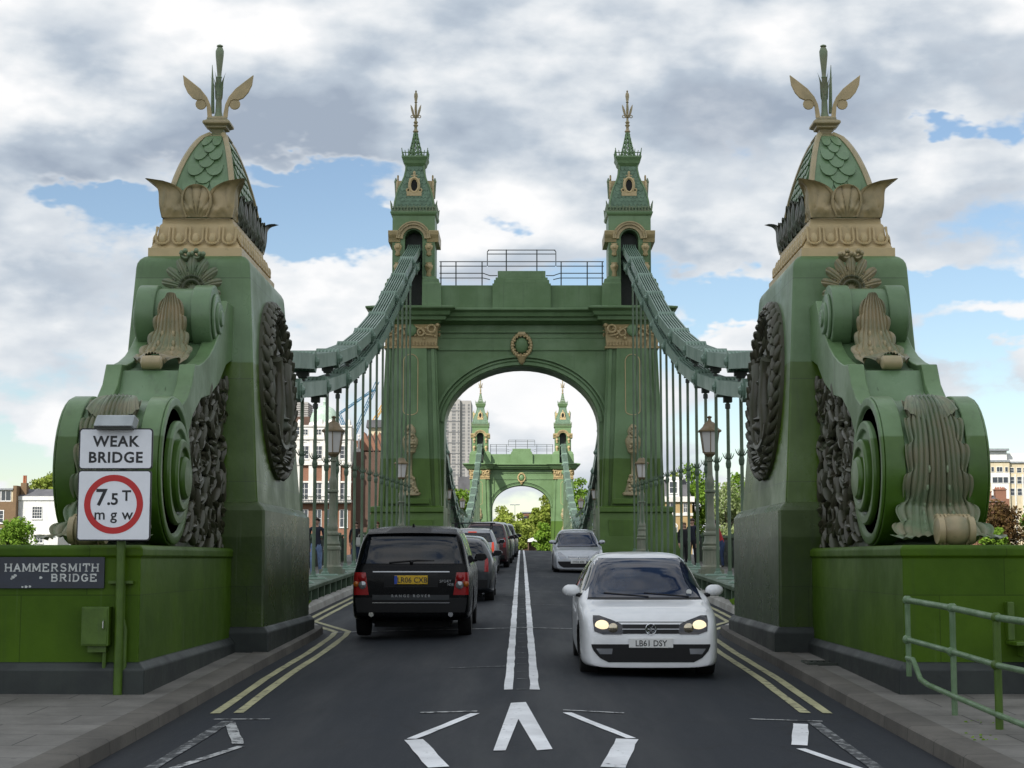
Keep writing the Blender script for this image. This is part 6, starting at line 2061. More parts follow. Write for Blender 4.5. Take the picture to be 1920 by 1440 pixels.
# ornate mansion behind the left hangers
D1 = 258.0
qx = lambda px: X_(px, D1)
qz = lambda py: zat(py, D1)
mn = thing('mansion_block', 'ornate white stone and red brick mansion block with a pale green dome', 'mansion', (qx(610), D1, ZG))
x0, x1 = qx(530), qx(658)
mb = MB(); mb.box(x0, x1, D1 + .3, D1 + 9, ZG, qz(868)); mb.build('brick_wall', M['brick_red'], mn)
mb = MB()
for ya, yb, e in ((872, 866, .5), (824, 819, .45), (942, 937, .6), (905, 902, .25), (800, 797, .35)): mb.box(x0 - .1, x1 + .1, D1 + .3 - e, D1 + 1.2, qz(ya), qz(yb))
mb.box(x0, x1, D1 + .12, D1 + 9, qz(866), qz(824))
mb.box(qx(560), x1, D1 + .12, D1 + 8, qz(819), qz(800))
for px in (558, 583, 608, 634, 654): mb.box(qx(px) - .35, qx(px) + .35, D1 - .05, D1 + .3, qz(937), qz(872))
for px in (558, 583, 608, 634, 654): mb.box(qx(px) - .25, qx(px) + .25, D1 - .1, D1 + .12, qz(866), qz(826))
for px in (560, 600, 618, 652): mb.ball((qx(px), D1 + .6, qz(793)), (.4, .4, .7), 7, 5)
mb.build('stone_dressing', M['stone_white'], mn)
for px in (571, 596, 621, 645):
    window(mn, qx(px), qz(848), 1.15, 1.9, D1 + .12, bars=(2, 3), arch=True)
    window(mn, qx(px), qz(921), 1.1, 2.5, D1 + .3, bars=(2, 3))
    window(mn, qx(px), qz(972), 1.1, 2.6, D1 + .3, bars=(2, 2))
    window(mn, qx(px), qz(810), .8, .8, D1 + .12, bars=(2, 2), sill=False)
mb = MB()
mb.box(x0, x1, D1 - .9, D1 + .3, qz(944), qz(942.5))
for k in range(44): mb.box(lerp(x0, x1, k / 43) - .025, lerp(x0, x1, k / 43) + .025, D1 - .88, D1 - .84, qz(942.5), qz(932))
mb.box(x0, x1, D1 - .9, D1 - .82, qz(932.5), qz(931))
mb.build('balcony', M['dark_iron'], mn)
mb = MB(); R1 = 2.3
mb.lathe([(R1 + .5, 0), (R1 + .5, qz(797) - qz(815)), (R1 + .25, qz(796) - qz(815)), (R1 + .1, qz(790) - qz(815))], (qx(603), D1 + 3, qz(815)), 20)
mb.build('dome_drum', M['stone_white'], mn, smooth=40)
mb = MB(); hd_ = qz(757) - qz(791)
mb.lathe([(R1, 0), (R1 * .98, hd_ * .25), (R1 * .86, hd_ * .55), (R1 * .6, hd_ * .82), (R1 * .25, hd_ * .97), (.25, hd_), (.22, hd_ * 1.15), (.30, hd_ * 1.18), (.08, hd_ * 1.3), (.05, hd_ * 1.75), (.01, hd_ * 1.8)], (qx(603), D1 + 3, qz(791)), 20)
mb.build('dome', M['lead_green'], mn, smooth=50)
tr = thing('brick_terrace', 'dark red brick terrace with white gables running away behind the left hangers', 'terrace', (qx(680), D1 + 20, ZG))
mb = MB()
xa, ya, xb, yb_ = qx(660), D1 + 3, X_(712, 330), 330.0
mb.loft([[(xa, ya, ZG), (xb, yb_, ZG), (xb + 14, yb_, ZG), (xa + 10, ya, ZG)], [(xa, ya, qz(845)), (xb, yb_, zat(850, 330)), (xb + 14, yb_, zat(850, 330)), (xa + 10, ya, qz(845))]])
mb.build('wall', M['brick_dark'], tr)
for k in range(5):
    t = .1 + .2 * k; xx, yy = lerp(xa, xb, t), lerp(ya, yb_, t); ppm = F / yy
    mb = MB(); g_ = 1.7
    mb.prism([(xx - .1, zat(845, yy)), (xx + g_ * 1.4, zat(845, yy)), (xx + g_, zat(825, yy)), (xx + g_ * .65, zat(810, yy)), (xx + g_ * .3, zat(825, yy))], 'y', yy - .4, yy + 4)
    mb.build('gable', M['brick_red'], tr)
    mb = MB()
    mb.box(xx - .05, xx + .55, yy - .6, yy - .1, zat(905, yy), zat(842, yy)); mb.box(xx + .15, xx + .4, yy - .62, yy - .3, zat(842, yy), zat(820, yy)); mb.ball((xx + .28, yy - .5, zat(817, yy)), .22, 6, 5)
    mb.box(xx - .1, xx + 2.0, yy - .75, yy - .2, zat(866, yy), zat(862, yy)); mb.box(xx - .1, xx + 2.0, yy - .85, yy - .2, zat(935, yy), zat(931, yy))
    mb.build('bay_dressing', M['stone_white'], tr)
    window(tr, xx + 1.3, zat(888, yy), .7, 2.2, yy - .05, bars=(1, 2)); window(tr, xx + 1.3, zat(950, yy), .7, 2.2, yy - .05, bars=(1, 2))
bt = thing('brick_tower', 'brown brick tower with a louvred top behind the left pylon', 'tower', (X_(560, 300), 300, ZG))
mb = MB(); mb.box(X_(538, 300), X_(579, 300), 300, 308, ZG, zat(781, 300)); mb.build('wall', M['brick_dark'], bt)
mb = MB()
for k in range(7): mb.box(X_(542, 300), X_(576, 300), 300.2, 307, zat(781 - 4 * k, 300), zat(778.2 - 4 * k, 300))
mb.box(X_(544, 300), X_(574, 300), 300.5, 306.6, zat(781, 300), zat(753, 300))
mb.build('louvres', M['concrete'], bt)
for py in (807, 833): window(bt, X_(561, 300), zat(py, 300), 1.4, 1.5, 300, bars=(2, 2))
ob = thing('orange_brick_range', 'orange brick range with battlemented top between dome and terrace', 'building', (X_(655, 290), 290, ZG))
mb = MB(); mb.box(X_(572, 290), X_(700, 290), 290, 298, ZG, zat(832, 290))
for k in range(9): mb.box(X_(640 + 6.5 * k, 290), X_(643.5 + 6.5 * k, 290), 290, 291, zat(832, 290), zat(826 - 3 * (k % 3 == 0), 290))
mb.build('wall', M['brick_red'], ob)
mb = MB(); mb.box(X_(572, 290) - .1, X_(700, 290), 289.7, 291, zat(842, 290), zat(839, 290)); mb.build('string_course', M['stone_white'], ob)
for k in range(6): window(ob, X_(645 + 9 * k, 290), zat(858, 290), .6, 1.3, 290, bars=(1, 2))
gb = thing('grey_office_block', 'grey glazed office block with cream plant room left of the near tower', 'office block', (X_(700, 420), 420, ZG))
mb = MB(); mb.box(X_(668, 420), X_(740, 420), 420, 436, ZG, zat(826, 420)); mb.build('wall', M['concrete_dk'], gb)
mb = MB(); mb.box(X_(688, 420), X_(735, 420), 423, 434, zat(826, 420), zat(800, 420)); mb.build('plant_room', M['cream'], gb)
mb = MB(); mb.stack([(X_(684, 420), X_(739, 420), 422, 435, zat(800, 420)), (X_(686, 420), X_(737, 420), 422, 435, zat(786, 420))]); mb.build('roof', M['slate'], gb)
mb = MB()
for k in range(5): mb.box(X_(668, 420) + .2, X_(740, 420) - .2, 419.9, 420.1, zat(841 + 14 * k, 420), zat(836 + 14 * k, 420))
mb.build('window', M['pane'], gb)
# cranes
def crane(label, col, d, pts, r=.35):
    th = thing('tower_crane', label, 'crane', (X_(pts[0][0], d), d, zat(pts[0][1], d)))
    mat = plain('crane_paint', col, .5)
    for nm, seq in pts[1]:
        mb = MB()
        P = [Vector((X_(a, d), d, zat(b, d))) for a, b in seq]
        for o in ((-.5, 0), (.5, 0), (0, .6)):
            mb.tube([p + Vector((o[0], o[1], 0)) for p in P], r * .35, 4)
        for p, q in zip(P, P[1:]):
            nseg = max(2, int((q - p).length / 1.6))
            for k in range(nseg):
                a = p.lerp(q, k / nseg); b = p.lerp(q, (k + 1) / nseg)
                s_ = .5 if k % 2 else -.5
                mb.tube([a + Vector((-s_, 0, 0)), b + Vector((s_, 0, 0))], r * .22, 3)
        mb.build(nm, mat, th)
crane('blue tower crane with a raised jib behind the left hangers', (.05, .16, .26), 480, ((660, 900), (('mast', [(659, 905), (659, 826)]), ('jib', [(659, 826), (706, 716)]), ('stay', [(659, 832), (634, 776)]), ('counter_jib', [(640, 822), (664, 826)]), ('rope', [(634, 776), (700, 730)]))))
crane('yellow crane tip leaning above the grey office block', (.60, .33, .01), 470, ((700, 830), (('mast', [(697, 830), (697, 795)]), ('jib', [(697, 795), (722, 752)]))))
# concrete tower block seen through the arch
tb = thing('tower_block', 'tall grey concrete tower block with vertical window strips seen through the arch', 'tower block', (X_(850, 470), 470, ZG))
D2 = 470.0
mb = MB(); mb.box(X_(815, D2), X_(862, D2), D2, D2 + 16, ZG, zat(748.5, D2)); mb.box(X_(862, D2), X_(882.5, D2), D2 + 1.0, D2 + 16, ZG, zat(750.5, D2))
mb.build('wall', M['concrete'], tb)
k = 0
for pa, pb in ((836, 840.5), (847, 854), (858, 860.5), (866, 871.5), (876.5, 880)):
    y = D2 if pa < 862 else D2 + 1.0
    mb = MB()
    for j in range(26):
        py = 757 + 6.1 * j
        mb.box(X_(pa, D2), X_(pb, D2), y - .05, y + .1, zat(py + 4.1, D2), zat(py, D2))
    o = mb.build('window_strip', M['concrete_dk'], tb)
mb = MB()
for j in range(8):
    mb.box(X_(815, D2), X_(862, D2), D2 - .09, D2 + .1, zat(770 + 20 * j, D2) - .12, zat(770 + 20 * j, D2) + .12)
mb.build('floor_band', M['concrete_dk'], tb)
mb = MB(); mb.box(X_(860, D2) - .0, X_(884, D2), D2 - 3, D2 + 5, ZG, zat(895, D2)); mb.build('podium', M['slate'], tb)
# yellow house right
D3 = 256.0
yh = thing('yellow_house', 'yellow brick house with white cornice and slate mansard right of the tower', 'house', (X_(1270, D3), D3, ZG))
xa, xb = X_(1205, D3), X_(1297, D3)
mb = MB(); mb.box(xa, xb, D3, D3 + 10, ZG, zat(938, D3)); mb.build('wall', M['brick_yellow'], yh)
mb = MB(); mb.box(xa, xb + .35, D3 - .4, D3 + 10.3, zat(941, D3), zat(931, D3)); mb.box(xa, xb + .12, D3 - .14, D3 + 10, zat(967, D3), zat(962, D3)); mb.build('cornice', M['stone_white'], yh)
mb = MB(); mb.stack([(xa, xb - .1, D3 + .1, D3 + 10, zat(931, D3)), (xa, xb - .9, D3 + 1.0, D3 + 9, zat(897, D3))]); mb.build('mansard_roof', M['slate'], yh)
mb = MB()
mb.box(X_(1252, D3), X_(1273, D3), D3 - .05, D3 + 2.5, zat(931, D3), zat(899, D3)); mb.box(X_(1244, D3), X_(1281, D3), D3 - .1, D3 + 3, zat(899, D3), zat(894, D3))
mb.build('dormer', M['frame_white'], yh)
window(yh, X_(1262, D3), zat(914, D3), 1.1, 1.7, D3 - .05, bars=(2, 2)); window(yh, X_(1256, D3), zat(952, D3), .9, 1.4, D3); window(yh, X_(1230, D3), zat(952, D3), .9, 1.4, D3)
window(yh, X_(1262, D3), zat(998, D3), 1.0, 1.5, D3, arch=True); window(yh, X_(1284, D3), zat(952, D3), .5, 1.4, D3)
# cream flats at the right edge and the brick chimneys before them
D4 = 330.0
cf = thing('cream_flats', 'cream modern block of flats with set-back white top storey at right edge', 'flats', (X_(1890, D4), D4, ZG))
x0, xm, x1 = X_(1800, D4), X_(1893, D4), X_(1990, D4)
mb = MB(); mb.box(x0, xm, D4, D4 + 12, ZG, zat(864, D4)); mb.box(xm, x1, D4 + .8, D4 + 12, ZG, zat(866, D4)); mb.build('wall', M['cream'], cf)
mb = MB(); mb.box(x0, xm - .3, D4 + .6, D4 + 10, zat(864, D4), zat(845, D4)); mb.box(xm - .3, x1, D4 + 1.6, D4 + 10, zat(866, D4), zat(849, D4)); mb.build('top_storey', M['render_white'], cf)
mb = MB(); mb.box(x0 - .2, xm, D4 - .2, D4 + 10.2, zat(845, D4), zat(841, D4)); mb.box(x0, xm + .1, D4 - .25, D4 + 1, zat(866, D4), zat(862.5, D4)); mb.box(xm + .1, x1, D4 + .5, D4 + 1.7, zat(868, D4), zat(865, D4)); mb.build('roof', M['metal_grey'], cf)
mb = MB()
for py in (886, 905): mb.box(x0, xm, D4 - .04, D4 + .1, zat(py, D4), zat(py - 19, D4)) if py > 890 else None
mb.box(X_(1858, D4), X_(1891, D4), D4 - .05, D4 + .1, zat(940, D4), zat(888, D4))
for px in (1893, 1904, 1918, 1930): mb.box(X_(px, D4), X_(px + 2.2, D4), D4 + .6, D4 + .9, ZG, zat(889, D4))
mb.build('white_panels', M['render_white'], cf)
for px, py, w_, h_, b_ in ((1843, 880, .75, .9, (1, 1)), (1861, 880, .5, .9, (1, 1)), (1874, 880, 1.1, .9, (2, 1)), (1887, 880, .5, .9, (1, 1)), (1843, 902, .7, .9, (1, 1)), (1865, 900, 1.0, 1.1, (1, 1)), (1875, 900, .9, 1.1, (1, 1)), (1885, 900, .9, 1.1, (1, 1)),
                           (1868, 922, 1.0, 1.4, (1, 1)), (1880, 922, 1.0, 1.4, (1, 1))):
    window(cf, X_(px, D4), zat(py, D4), w_, h_, D4 - .05, bars=b_, sill=False)
for px in (1899, 1913, 1925):
    for py in (881, 900, 922): window(cf, X_(px, D4), zat(py, D4), .85, 1.3 if py > 890 else .9, D4 + .8, bars=(1, 2), sill=False)
D5 = 262.0
rb = thing('red_brick_house', 'red brick house with two rows of chimney pots in front of the cream flats', 'house', (X_(1865, D5), D5, ZG))
mb = MB(); mb.box(X_(1800, D5), X_(1891, D5), D5, D5 + 8, ZG, zat(935, D5)); mb.build('wall', M['brick_red'], rb)
mb = MB(); mb.stack([(X_(1800, D5), X_(1880, D5), D5 - .2, D5 + 8, zat(941, D5)), (X_(1806, D5), X_(1868, D5), D5 + 2, D5 + 5, zat(928, D5))]); mb.build('roof', M['slate'], rb)
for xa, xb, pt in ((1838, 1861, 921), (1869, 1889, 917)):
    mb = MB(); mb.box(X_(xa, D5), X_(xb, D5), D5 + 1, D5 + 2.2, zat(945, D5), zat(pt, D5)); mb.box(X_(xa, D5) - .1, X_(xb, D5) + .1, D5 + .9, D5 + 2.3, zat(pt + 1.5, D5), zat(pt - .5, D5))
    ch = mb.build('chimney', M['brick_red'], rb)
    for k in range(6):
        mb = MB(); mb.lathe([(.11, 0), (.09, .38)], (lerp(X_(xa + 2, D5), X_(xb - 2, D5), k / 5), D5 + 1.6, zat(pt - .5, D5)), 7); mb.build('chimney_pot', M['terracotta'], ch)
# beyond the far arch
db = thing('brown_block', 'low brown brick block in the distance through the far arch', 'building', (X_(1000, 520), 520, ZG))
mb = MB(); mb.box(X_(979, 520), X_(1040, 520), 520, 536, ZG, zat(962, 520)); mb.build('wall', M['brick_red'], db)
mb = MB(); mb.box(X_(978, 520), X_(1041, 520), 519.7, 536, zat(962, 520), zat(959.5, 520)); mb.build('roof', M['metal_grey'], db)
for k in range(4): window(db, X_(985 + 12 * k, 520), zat(972, 520), 1.0, 1.1, 520, bars=(1, 1), sill=False)
lm = thing('lamp_mast', 'thin lamp mast with a T shaped head above the far trees', 'lamp mast', (X_(965.5, 420), 420, ZG))
mb = MB(); mb.tube([(X_(965.5, 420), 420, ZG), (X_(965.5, 420), 420, zat(946, 420))], [.14, .09], 6); mb.build('mast', M['metal_grey'], lm)
mb = MB(); mb.tube([(X_(960, 420), 420, zat(947, 420)), (X_(971, 420), 420, zat(946, 420))], .09, 5)
for px in (960, 971): mb.box(X_(px, 420) - .5, X_(px, 420) + .5, 419.8, 420.2, zat(947.3, 420), zat(945.6, 420))
mb.build('lamp_head', M['metal_grey'], lm)
cp = thing('pale_canopy', 'pale round topped canopy standing at the end of the road', 'canopy', (X_(998, 262), 262, road_z(262)))
mb = MB(); mb.prism([(X_(989, 262), zat(1016, 262)), (X_(990, 262), zat(1011, 262)), (X_(998, 262), zat(1008, 262)), (X_(1007, 262), zat(1010, 262)), (X_(1008, 262), zat(1016, 262))], 'y', 262, 266); mb.build('canopy_top', M['frame_white'], cp)
mb = MB()
for px in (990.5, 1006.5): mb.box(X_(px, 262) - .08, X_(px, 262) + .08, 262.2, 262.4, road_z(262) - .3, zat(1016, 262))
mb.box(X_(991, 262), X_(1006, 262), 265.5, 265.9, road_z(262) - .3, zat(1016.5, 262)); mb.build('canopy_support', M['brick_dark'], cp)

# ------------------------------------------------------------------ signs, boxes and rails near the camera
M['sign_white'] = plain('sign_white', (.80, .82, .86), .35, var=.05, scale=3)
M['sign_red'] = simple('sign_red', (.50, .012, .012), .35)
M['sign_black'] = simple('sign_black', (.008, .009, .012), .4)
M['green_post'] = paint('green_post_paint', (.062, .125, .005), (.042, .088, .003), rough=.45, scale=4, streak=.3)
M['lamp_grey'] = plain('sign_lamp_grey', (.42, .46, .47), .4)
SD = 17.10
sx_ = lambda px: xat(px, 900, SD)
sz_ = lambda py: zat(py, SD)
sg = thing('weight_limit_sign', 'white WEAK BRIDGE 7.5T weight limit sign on a green post by the left pylon', 'road sign', (sx_(213), SD, PB))
mb = MB(); mb.tube([(sx_(226), SD + .10, PB - .1), (sx_(226), SD + .10, sz_(800))], .045, 10)
for py in (840, 960): mb.box(sx_(226) - .07, sx_(226) + .07, SD + .03, SD + .16, sz_(py + 4), sz_(py - 4))
mb.build('post', M['green_post'], sg, smooth=50)
def rounded(x0, x1, z0, z1, r, n=5):
    pts = []
    for cx_, cz_, a0 in ((x1 - r, z1 - r, 0), (x0 + r, z1 - r, pi / 2), (x0 + r, z0 + r, pi), (x1 - r, z0 + r, 3 * pi / 2)):
        for k in range(n + 1): pts.append((cx_ + r * cos(a0 + pi / 2 * k / n), cz_ + r * sin(a0 + pi / 2 * k / n)))
    return pts
R_f = Matrix(((1, 0, 0, 0), (0, 0, -1, 0), (0, 1, 0, 0), (0, 0, 0, 1)))
def put_text(par, name, s, x, z, size, y, mat, bold=.02, sp=1.0, sx=1.0, al='CENTER'):
    mb = text_mb(s, size, bold, al, sp, 0, sx)
    mb.xf(Matrix.Translation((x, y, z)) @ R_f)
    return mb.build(name, M[mat], par, normals=False)
for (pa, pb, ya, yb, nm) in ((146.5, 285, 803, 880, 'upper_panel'), (146, 284, 881.5, 1014, 'lower_panel')):
    xa, xb, za, zb_ = sx_(pa), sx_(pb), sz_(yb), sz_(ya)
    mb = MB(); mb.prism(rounded(xa, xb, za, zb_, .035), 'y', SD, SD + .02)
    pn = mb.build(nm, M['sign_black'], sg)
    mb = MB(); mb.prism(rounded(xa + .013, xb - .013, za + .013, zb_ - .013, .028), 'y', SD - .0025, SD + .001); mb.build('panel_face', M['sign_white'], pn)
    xc = (xa + xb) / 2
    if nm == 'upper_panel':
        put_text(pn, 'sign_lettering', 'WEAK', xc, sz_(837), .153, SD - .0045, 'sign_black', .028, 1.12)
        put_text(pn, 'sign_lettering', 'BRIDGE', xc, sz_(867), .153, SD - .0045, 'sign_black', .028, 1.10)
    else:
        zc_ = sz_(945.5); R_ = (sx_(269.5) - sx_(159)) / 2; xc = (sx_(269.5) + sx_(159)) / 2
        ring = [[(xc + r_ * cos(2 * pi * k / 56), SD - .0046, zc_ + r_ * sin(2 * pi * k / 56)) for k in range(56)] for r_ in (R_, R_ * .785)]
        mb = MB(); mb.loft(ring, caps=False); mb.build('red_ring', M['sign_red'], pn, normals=False)
        put_text(pn, 'sign_lettering', '7', sx_(191), sz_(947), .235, SD - .0047, 'sign_black', .022)
        put_text(pn, 'sign_lettering', '.', sx_(205), sz_(946), .17, SD - .0047, 'sign_black', .03)
        put_text(pn, 'sign_lettering', '5', sx_(216), sz_(946), .165, SD - .0047, 'sign_black', .022)
        put_text(pn, 'sign_lettering', 'T', sx_(238), sz_(938.5), .15, SD - .0047, 'sign_black', .022)
        put_text(pn, 'sign_lettering', 'm g w', xc, sz_(974), .155, SD - .0047, 'sign_black', .011, 1.05)
mb = MB()
mb.loft([[(sx_(a), SD + dy, sz_(b)) for a, b, dy in row] for row in ([(179, 801, -.16), (252, 801, -.16), (256, 780, -.13), (185, 780, -.13)], [(182, 806, .06), (250, 806, .06), (254, 786, .10), (186, 786, .10)])])
mb.build('sign_lamp', M['lamp_grey'], sg, bevel=.01)
mb = MB(); mb.box(sx_(180), sx_(249), SD - .13, SD + .02, sz_(806), sz_(801)); mb.tube([(sx_(226), SD + .1, sz_(800)), (sx_(224), SD + .02, sz_(793))], .02, 6)
mb.build('lamp_bracket', M['dark_iron'], sg)
# the name plate, in slab lettering drawn stroke by stroke
ARC = lambda cx_, cy_, rx_, ry_, a0, a1, n=8: [(cx_ + rx_ * cos(radians(a0 + (a1 - a0) * k / n)), cy_ + ry_ * sin(radians(a0 + (a1 - a0) * k / n))) for k in range(n + 1)]
GL = {   # strokes (thick), serif bars as (x, y, half width)
    'H': ([[(.15, 0), (.15, 1)], [(.85, 0), (.85, 1)], [(.15, .5), (.85, .5)]], [(.15, 0, .17), (.15, 1, .17), (.85, 0, .17), (.85, 1, .17)]),
    'A': ([[(.12, 0), (.5, 1)], [(.5, 1), (.88, 0)], [(.27, .35), (.73, .35)]], [(.12, 0, .17), (.88, 0, .17)]),
    'M': ([[(.12, 0), (.14, 1)], [(.14, 1), (.5, .15)], [(.5, .15), (.86, 1)], [(.86, 1), (.88, 0)]], [(.12, 0, .15), (.88, 0, .15), (.10, 1, .12), (.90, 1, .12)]),
    'E': ([[(.18, 0), (.18, 1)], [(.18, 0), (.85, 0), (.85, .22)], [(.18, 1), (.82, 1), (.82, .8)], [(.18, .52), (.62, .52)]], [(.18, 0, .16), (.18, 1, .16)]),
    'R': ([[(.18, 0), (.18, 1)], [(.18, 1), (.55, 1)] + ARC(.55, .76, .25, .24, 90, -90) + [(.18, .52)], [(.5, .52), (.85, 0)]], [(.18, 0, .17), (.18, 1, .12), (.88, 0, .12)]),
    'S': ([ARC(.5, .75, .30, .25, 30, 270, 10) + ARC(.5, .25, .32, .25, 90, -150, 10)], [(.80, .88, .02), (.18, .10, .02)]),
    'I': ([[(.5, 0), (.5, 1)]], [(.5, 0, .20), (.5, 1, .20)]),
    'T': ([[(.5, 0), (.5, 1)], [(.1, .78), (.1, 1), (.9, 1), (.9, .78)]], [(.5, 0, .20)]),
    'B': ([[(.18, 0), (.18, 1)], [(.18, 1), (.55, 1)] + ARC(.55, .77, .22, .23, 90, -90) + [(.18, .54)], [(.55, .54)] + ARC(.57, .27, .26, .27, 90, -90) + [(.18, 0)]], [(.14, 0, .10), (.14, 1, .10)]),
    'D': ([[(.18, 0), (.18, 1)], [(.18, 1), (.48, 1)] + ARC(.48, .5, .36, .5, 90, -90, 10) + [(.18, 0)]], [(.14, 0, .10), (.14, 1, .10)]),
    'G': ([ARC(.5, .5, .36, .5, 40, 320, 14), [(.86, .15), (.86, .45)], [(.58, .45), (.92, .45)]], [(.80, .86, .02)])}
def slab_word(mb, word, x, z, h, w_, gap, y, t):
    for ch in word:
        st, se = GL[ch]
        cw = w_ * (1.15 if ch == 'M' else .45 if ch == 'I' else 1)
        k = cw
        xo = x if ch != 'I' else x - cw * .25
        sc = cw if ch != 'I' else cw * 1.5
        for s_ in st:
            pts = [(xo + a * sc, z + b * h) for a, b in s_]
            for (a, b), (c_, d_) in zip(pts, pts[1:]):
                l = sqrt((c_ - a) ** 2 + (d_ - b) ** 2) or 1
                nx, nz = -(d_ - b) / l * t / 2, (c_ - a) / l * t / 2
                ex, ez = (c_ - a) / l * t * .3, (d_ - b) / l * t * .3
                mb.add([(a - ex + nx, y, b - ez + nz), (c_ + ex + nx, y, d_ + ez + nz), (c_ + ex - nx, y, d_ + ez - nz), (a - ex - nx, y, b - ez - nz)], [(0, 1, 2, 3)])
                y -= .00003
        for sx2, sz2, hw in se:
            mb.box(xo + (sx2 - hw) * sc, xo + (sx2 + hw) * sc, y - .0005, y + .001, z + sz2 * h - t * .28, z + sz2 * h + t * .28)
        x += cw * (1 if ch != 'I' else .9) + gap
    return x
ND = BY - .03
nx_ = lambda px: xat(px, 1070, ND)
nz_ = lambda py: zat(py, ND)
npl = thing('name_plate', 'dark blue HAMMERSMITH BRIDGE name plate on the left front block', 'name plate', (nx_(98), ND, nz_(1074)))
mb = MB(); mb.prism(rounded(nx_(-6), nx_(195.5), nz_(1103), nz_(1044.5), .01, 2), 'y', ND, ND + .028)
mb.build('plate', plain('dark_blue_enamel', (.020, .026, .040), .35, var=.2, scale=6), npl)
M['enamel'] = plain('worn_white_lettering', (.50, .52, .50), .5, var=.25, scale=18)
mb = MB()
tl = 11; W1 = (nx_(183.5) - nx_(8.5))
unit = W1 / (8 + 2 * 1.15 + .45 * .9 + 10 * .155)
slab_word(mb, 'HAMMERSMITH', nx_(8.5), nz_(1071), nz_(1057.5) - nz_(1071), unit, unit * .155, ND - .002, .0145)
mb.build('plate_lettering', M['enamel'], npl, normals=False)
mb = MB()
slab_word(mb, 'BRIDGE', nx_(95.5), nz_(1089.5), nz_(1077) - nz_(1089.5), unit, unit * .14, ND - .002, .0145)
mb.build('plate_lettering', M['enamel'], npl, normals=False)
mb = MB()
for px, py, r_ in ((25, 1082, .020), (29, 1079, .018), (22, 1085, .012), (77, 1083, .017), (50, 1100, .016), (57, 1099.5, .014), (43, 1100.5, .012)):
    mb.add([(nx_(px) + r_ * (1 + .3 * sin(3 * k)) * cos(k * pi / 4), ND - .0022, nz_(py) + r_ * .8 * (1 + .3 * cos(2.3 * k)) * sin(k * pi / 4)) for k in range(8)], [tuple(range(8))])
mb.build('chipped_enamel', M['enamel'], npl, normals=False)
# green cabinet with its handle
cx_ = lambda px: xat(px, 1170, BY)
cz_ = lambda py: zat(py, BY)
cb = thing('utility_cabinet', 'small green utility cabinet with a metal handle on the left front block', 'cabinet', (cx_(186), BY, cz_(1210)))
mb = MB(); mb.box(cx_(160), cx_(211), BY - .16, BY - .001, cz_(1210), cz_(1137)); mb.build('cabinet_body', M['green_post'], cb, bevel=.008)
mb = MB(); mb.box(cx_(163), cx_(208), BY - .168, BY - .158, cz_(1207), cz_(1140)); dr = mb.build('cabinet_door', M['green_post'], cb, bevel=.004)
mb = MB(); mb.tube([(cx_(202), BY - .17, cz_(1162)), (cx_(202), BY - .195, cz_(1164)), (cx_(202), BY - .195, cz_(1176)), (cx_(202), BY - .17, cz_(1178))], .009, 6); mb.build('cabinet_handle', M['chrome'], dr)
mb = MB(); mb.box(cx_(170), cx_(204), BY - .10, BY - .002, cz_(1222), cz_(1210)); mb.tube([(cx_(200), BY - .05, cz_(1220)), (cx_(199), BY - .05, cz_(1262))], .022, 7); mb.build('cable_duct', M['green_post'], cb)
mb = MB(); mb.tube([(cx_(216), BY - .05, cz_(1180)), (cx_(221), BY - .06, cz_(1195)), (cx_(224), BY - .05, cz_(1230)), (cx_(228), BY - .06, cz_(1262))], .011, 5)
tag(mb.build('conduit_pipe', M['green_post'], smooth=60), 'thin bent green conduit pipe beside the utility cabinet', 'pipe')
mb = MB(); mb.tube([(cx_(213), BY - .055, cz_(1262)), (cx_(213), BY - .055, cz_(1105))], .028, 8); mb.box(cx_(200), cx_(245), BY - .03, BY - .001, cz_(1094), cz_(1090))
mb = MB()
mb.tube([(cx_(236), BY - .05, cz_(1262)), (cx_(236), BY - .05, cz_(1180)), (cx_(231), BY - .05, cz_(1160)), (cx_(231), BY - .05, cz_(1095))], .03, 8)
mb.box(cx_(204), cx_(250), BY - .07, BY - .001, cz_(1094), cz_(1089))
tag(mb.build('drain_pipe', M['green_post'], smooth=50), 'green painted drain pipe at the corner of the left front block', 'pipe')
# three-rail barrier, right foreground
M['rail_paint'] = paint('rail_paint', (.14, .22, .12), (.085, .155, .065), rough=.4, scale=5, streak=.4)
br_ = thing('pedestrian_barrier', 'green three rail tubular barrier in front of the right block', 'barrier', (3.9, 15.2, PB))
def bp(px, py, d): return Vector((xat(px, py, d), d, zat(py, d)))
TD0, TD1 = 16.6, 13.2
dd_ = lambda px: interp([(1700, 16.6), (1785, 15.4), (1868, 14.35), (1960, 13.35)], px)
for nm, pts in (('top_rail', [(1700, 1125), (1785, 1140), (1868, 1158), (1965, 1172)]), ('middle_rail', [(1701, 1199), (1785, 1222), (1868, 1247), (1965, 1268)]),
                ('lower_rail', [(1701, 1234), (1712, 1237), (1719, 1255), (1726, 1274), (1740, 1284), (1785, 1304), (1868, 1339), (1965, 1378)])):
    mb = MB(); mb.tube([bp(px, py, dd_(px)) for px, py in pts], .030 if nm == 'top_rail' else .027, 8); mb.build(nm, M['rail_paint'], br_, smooth=60)
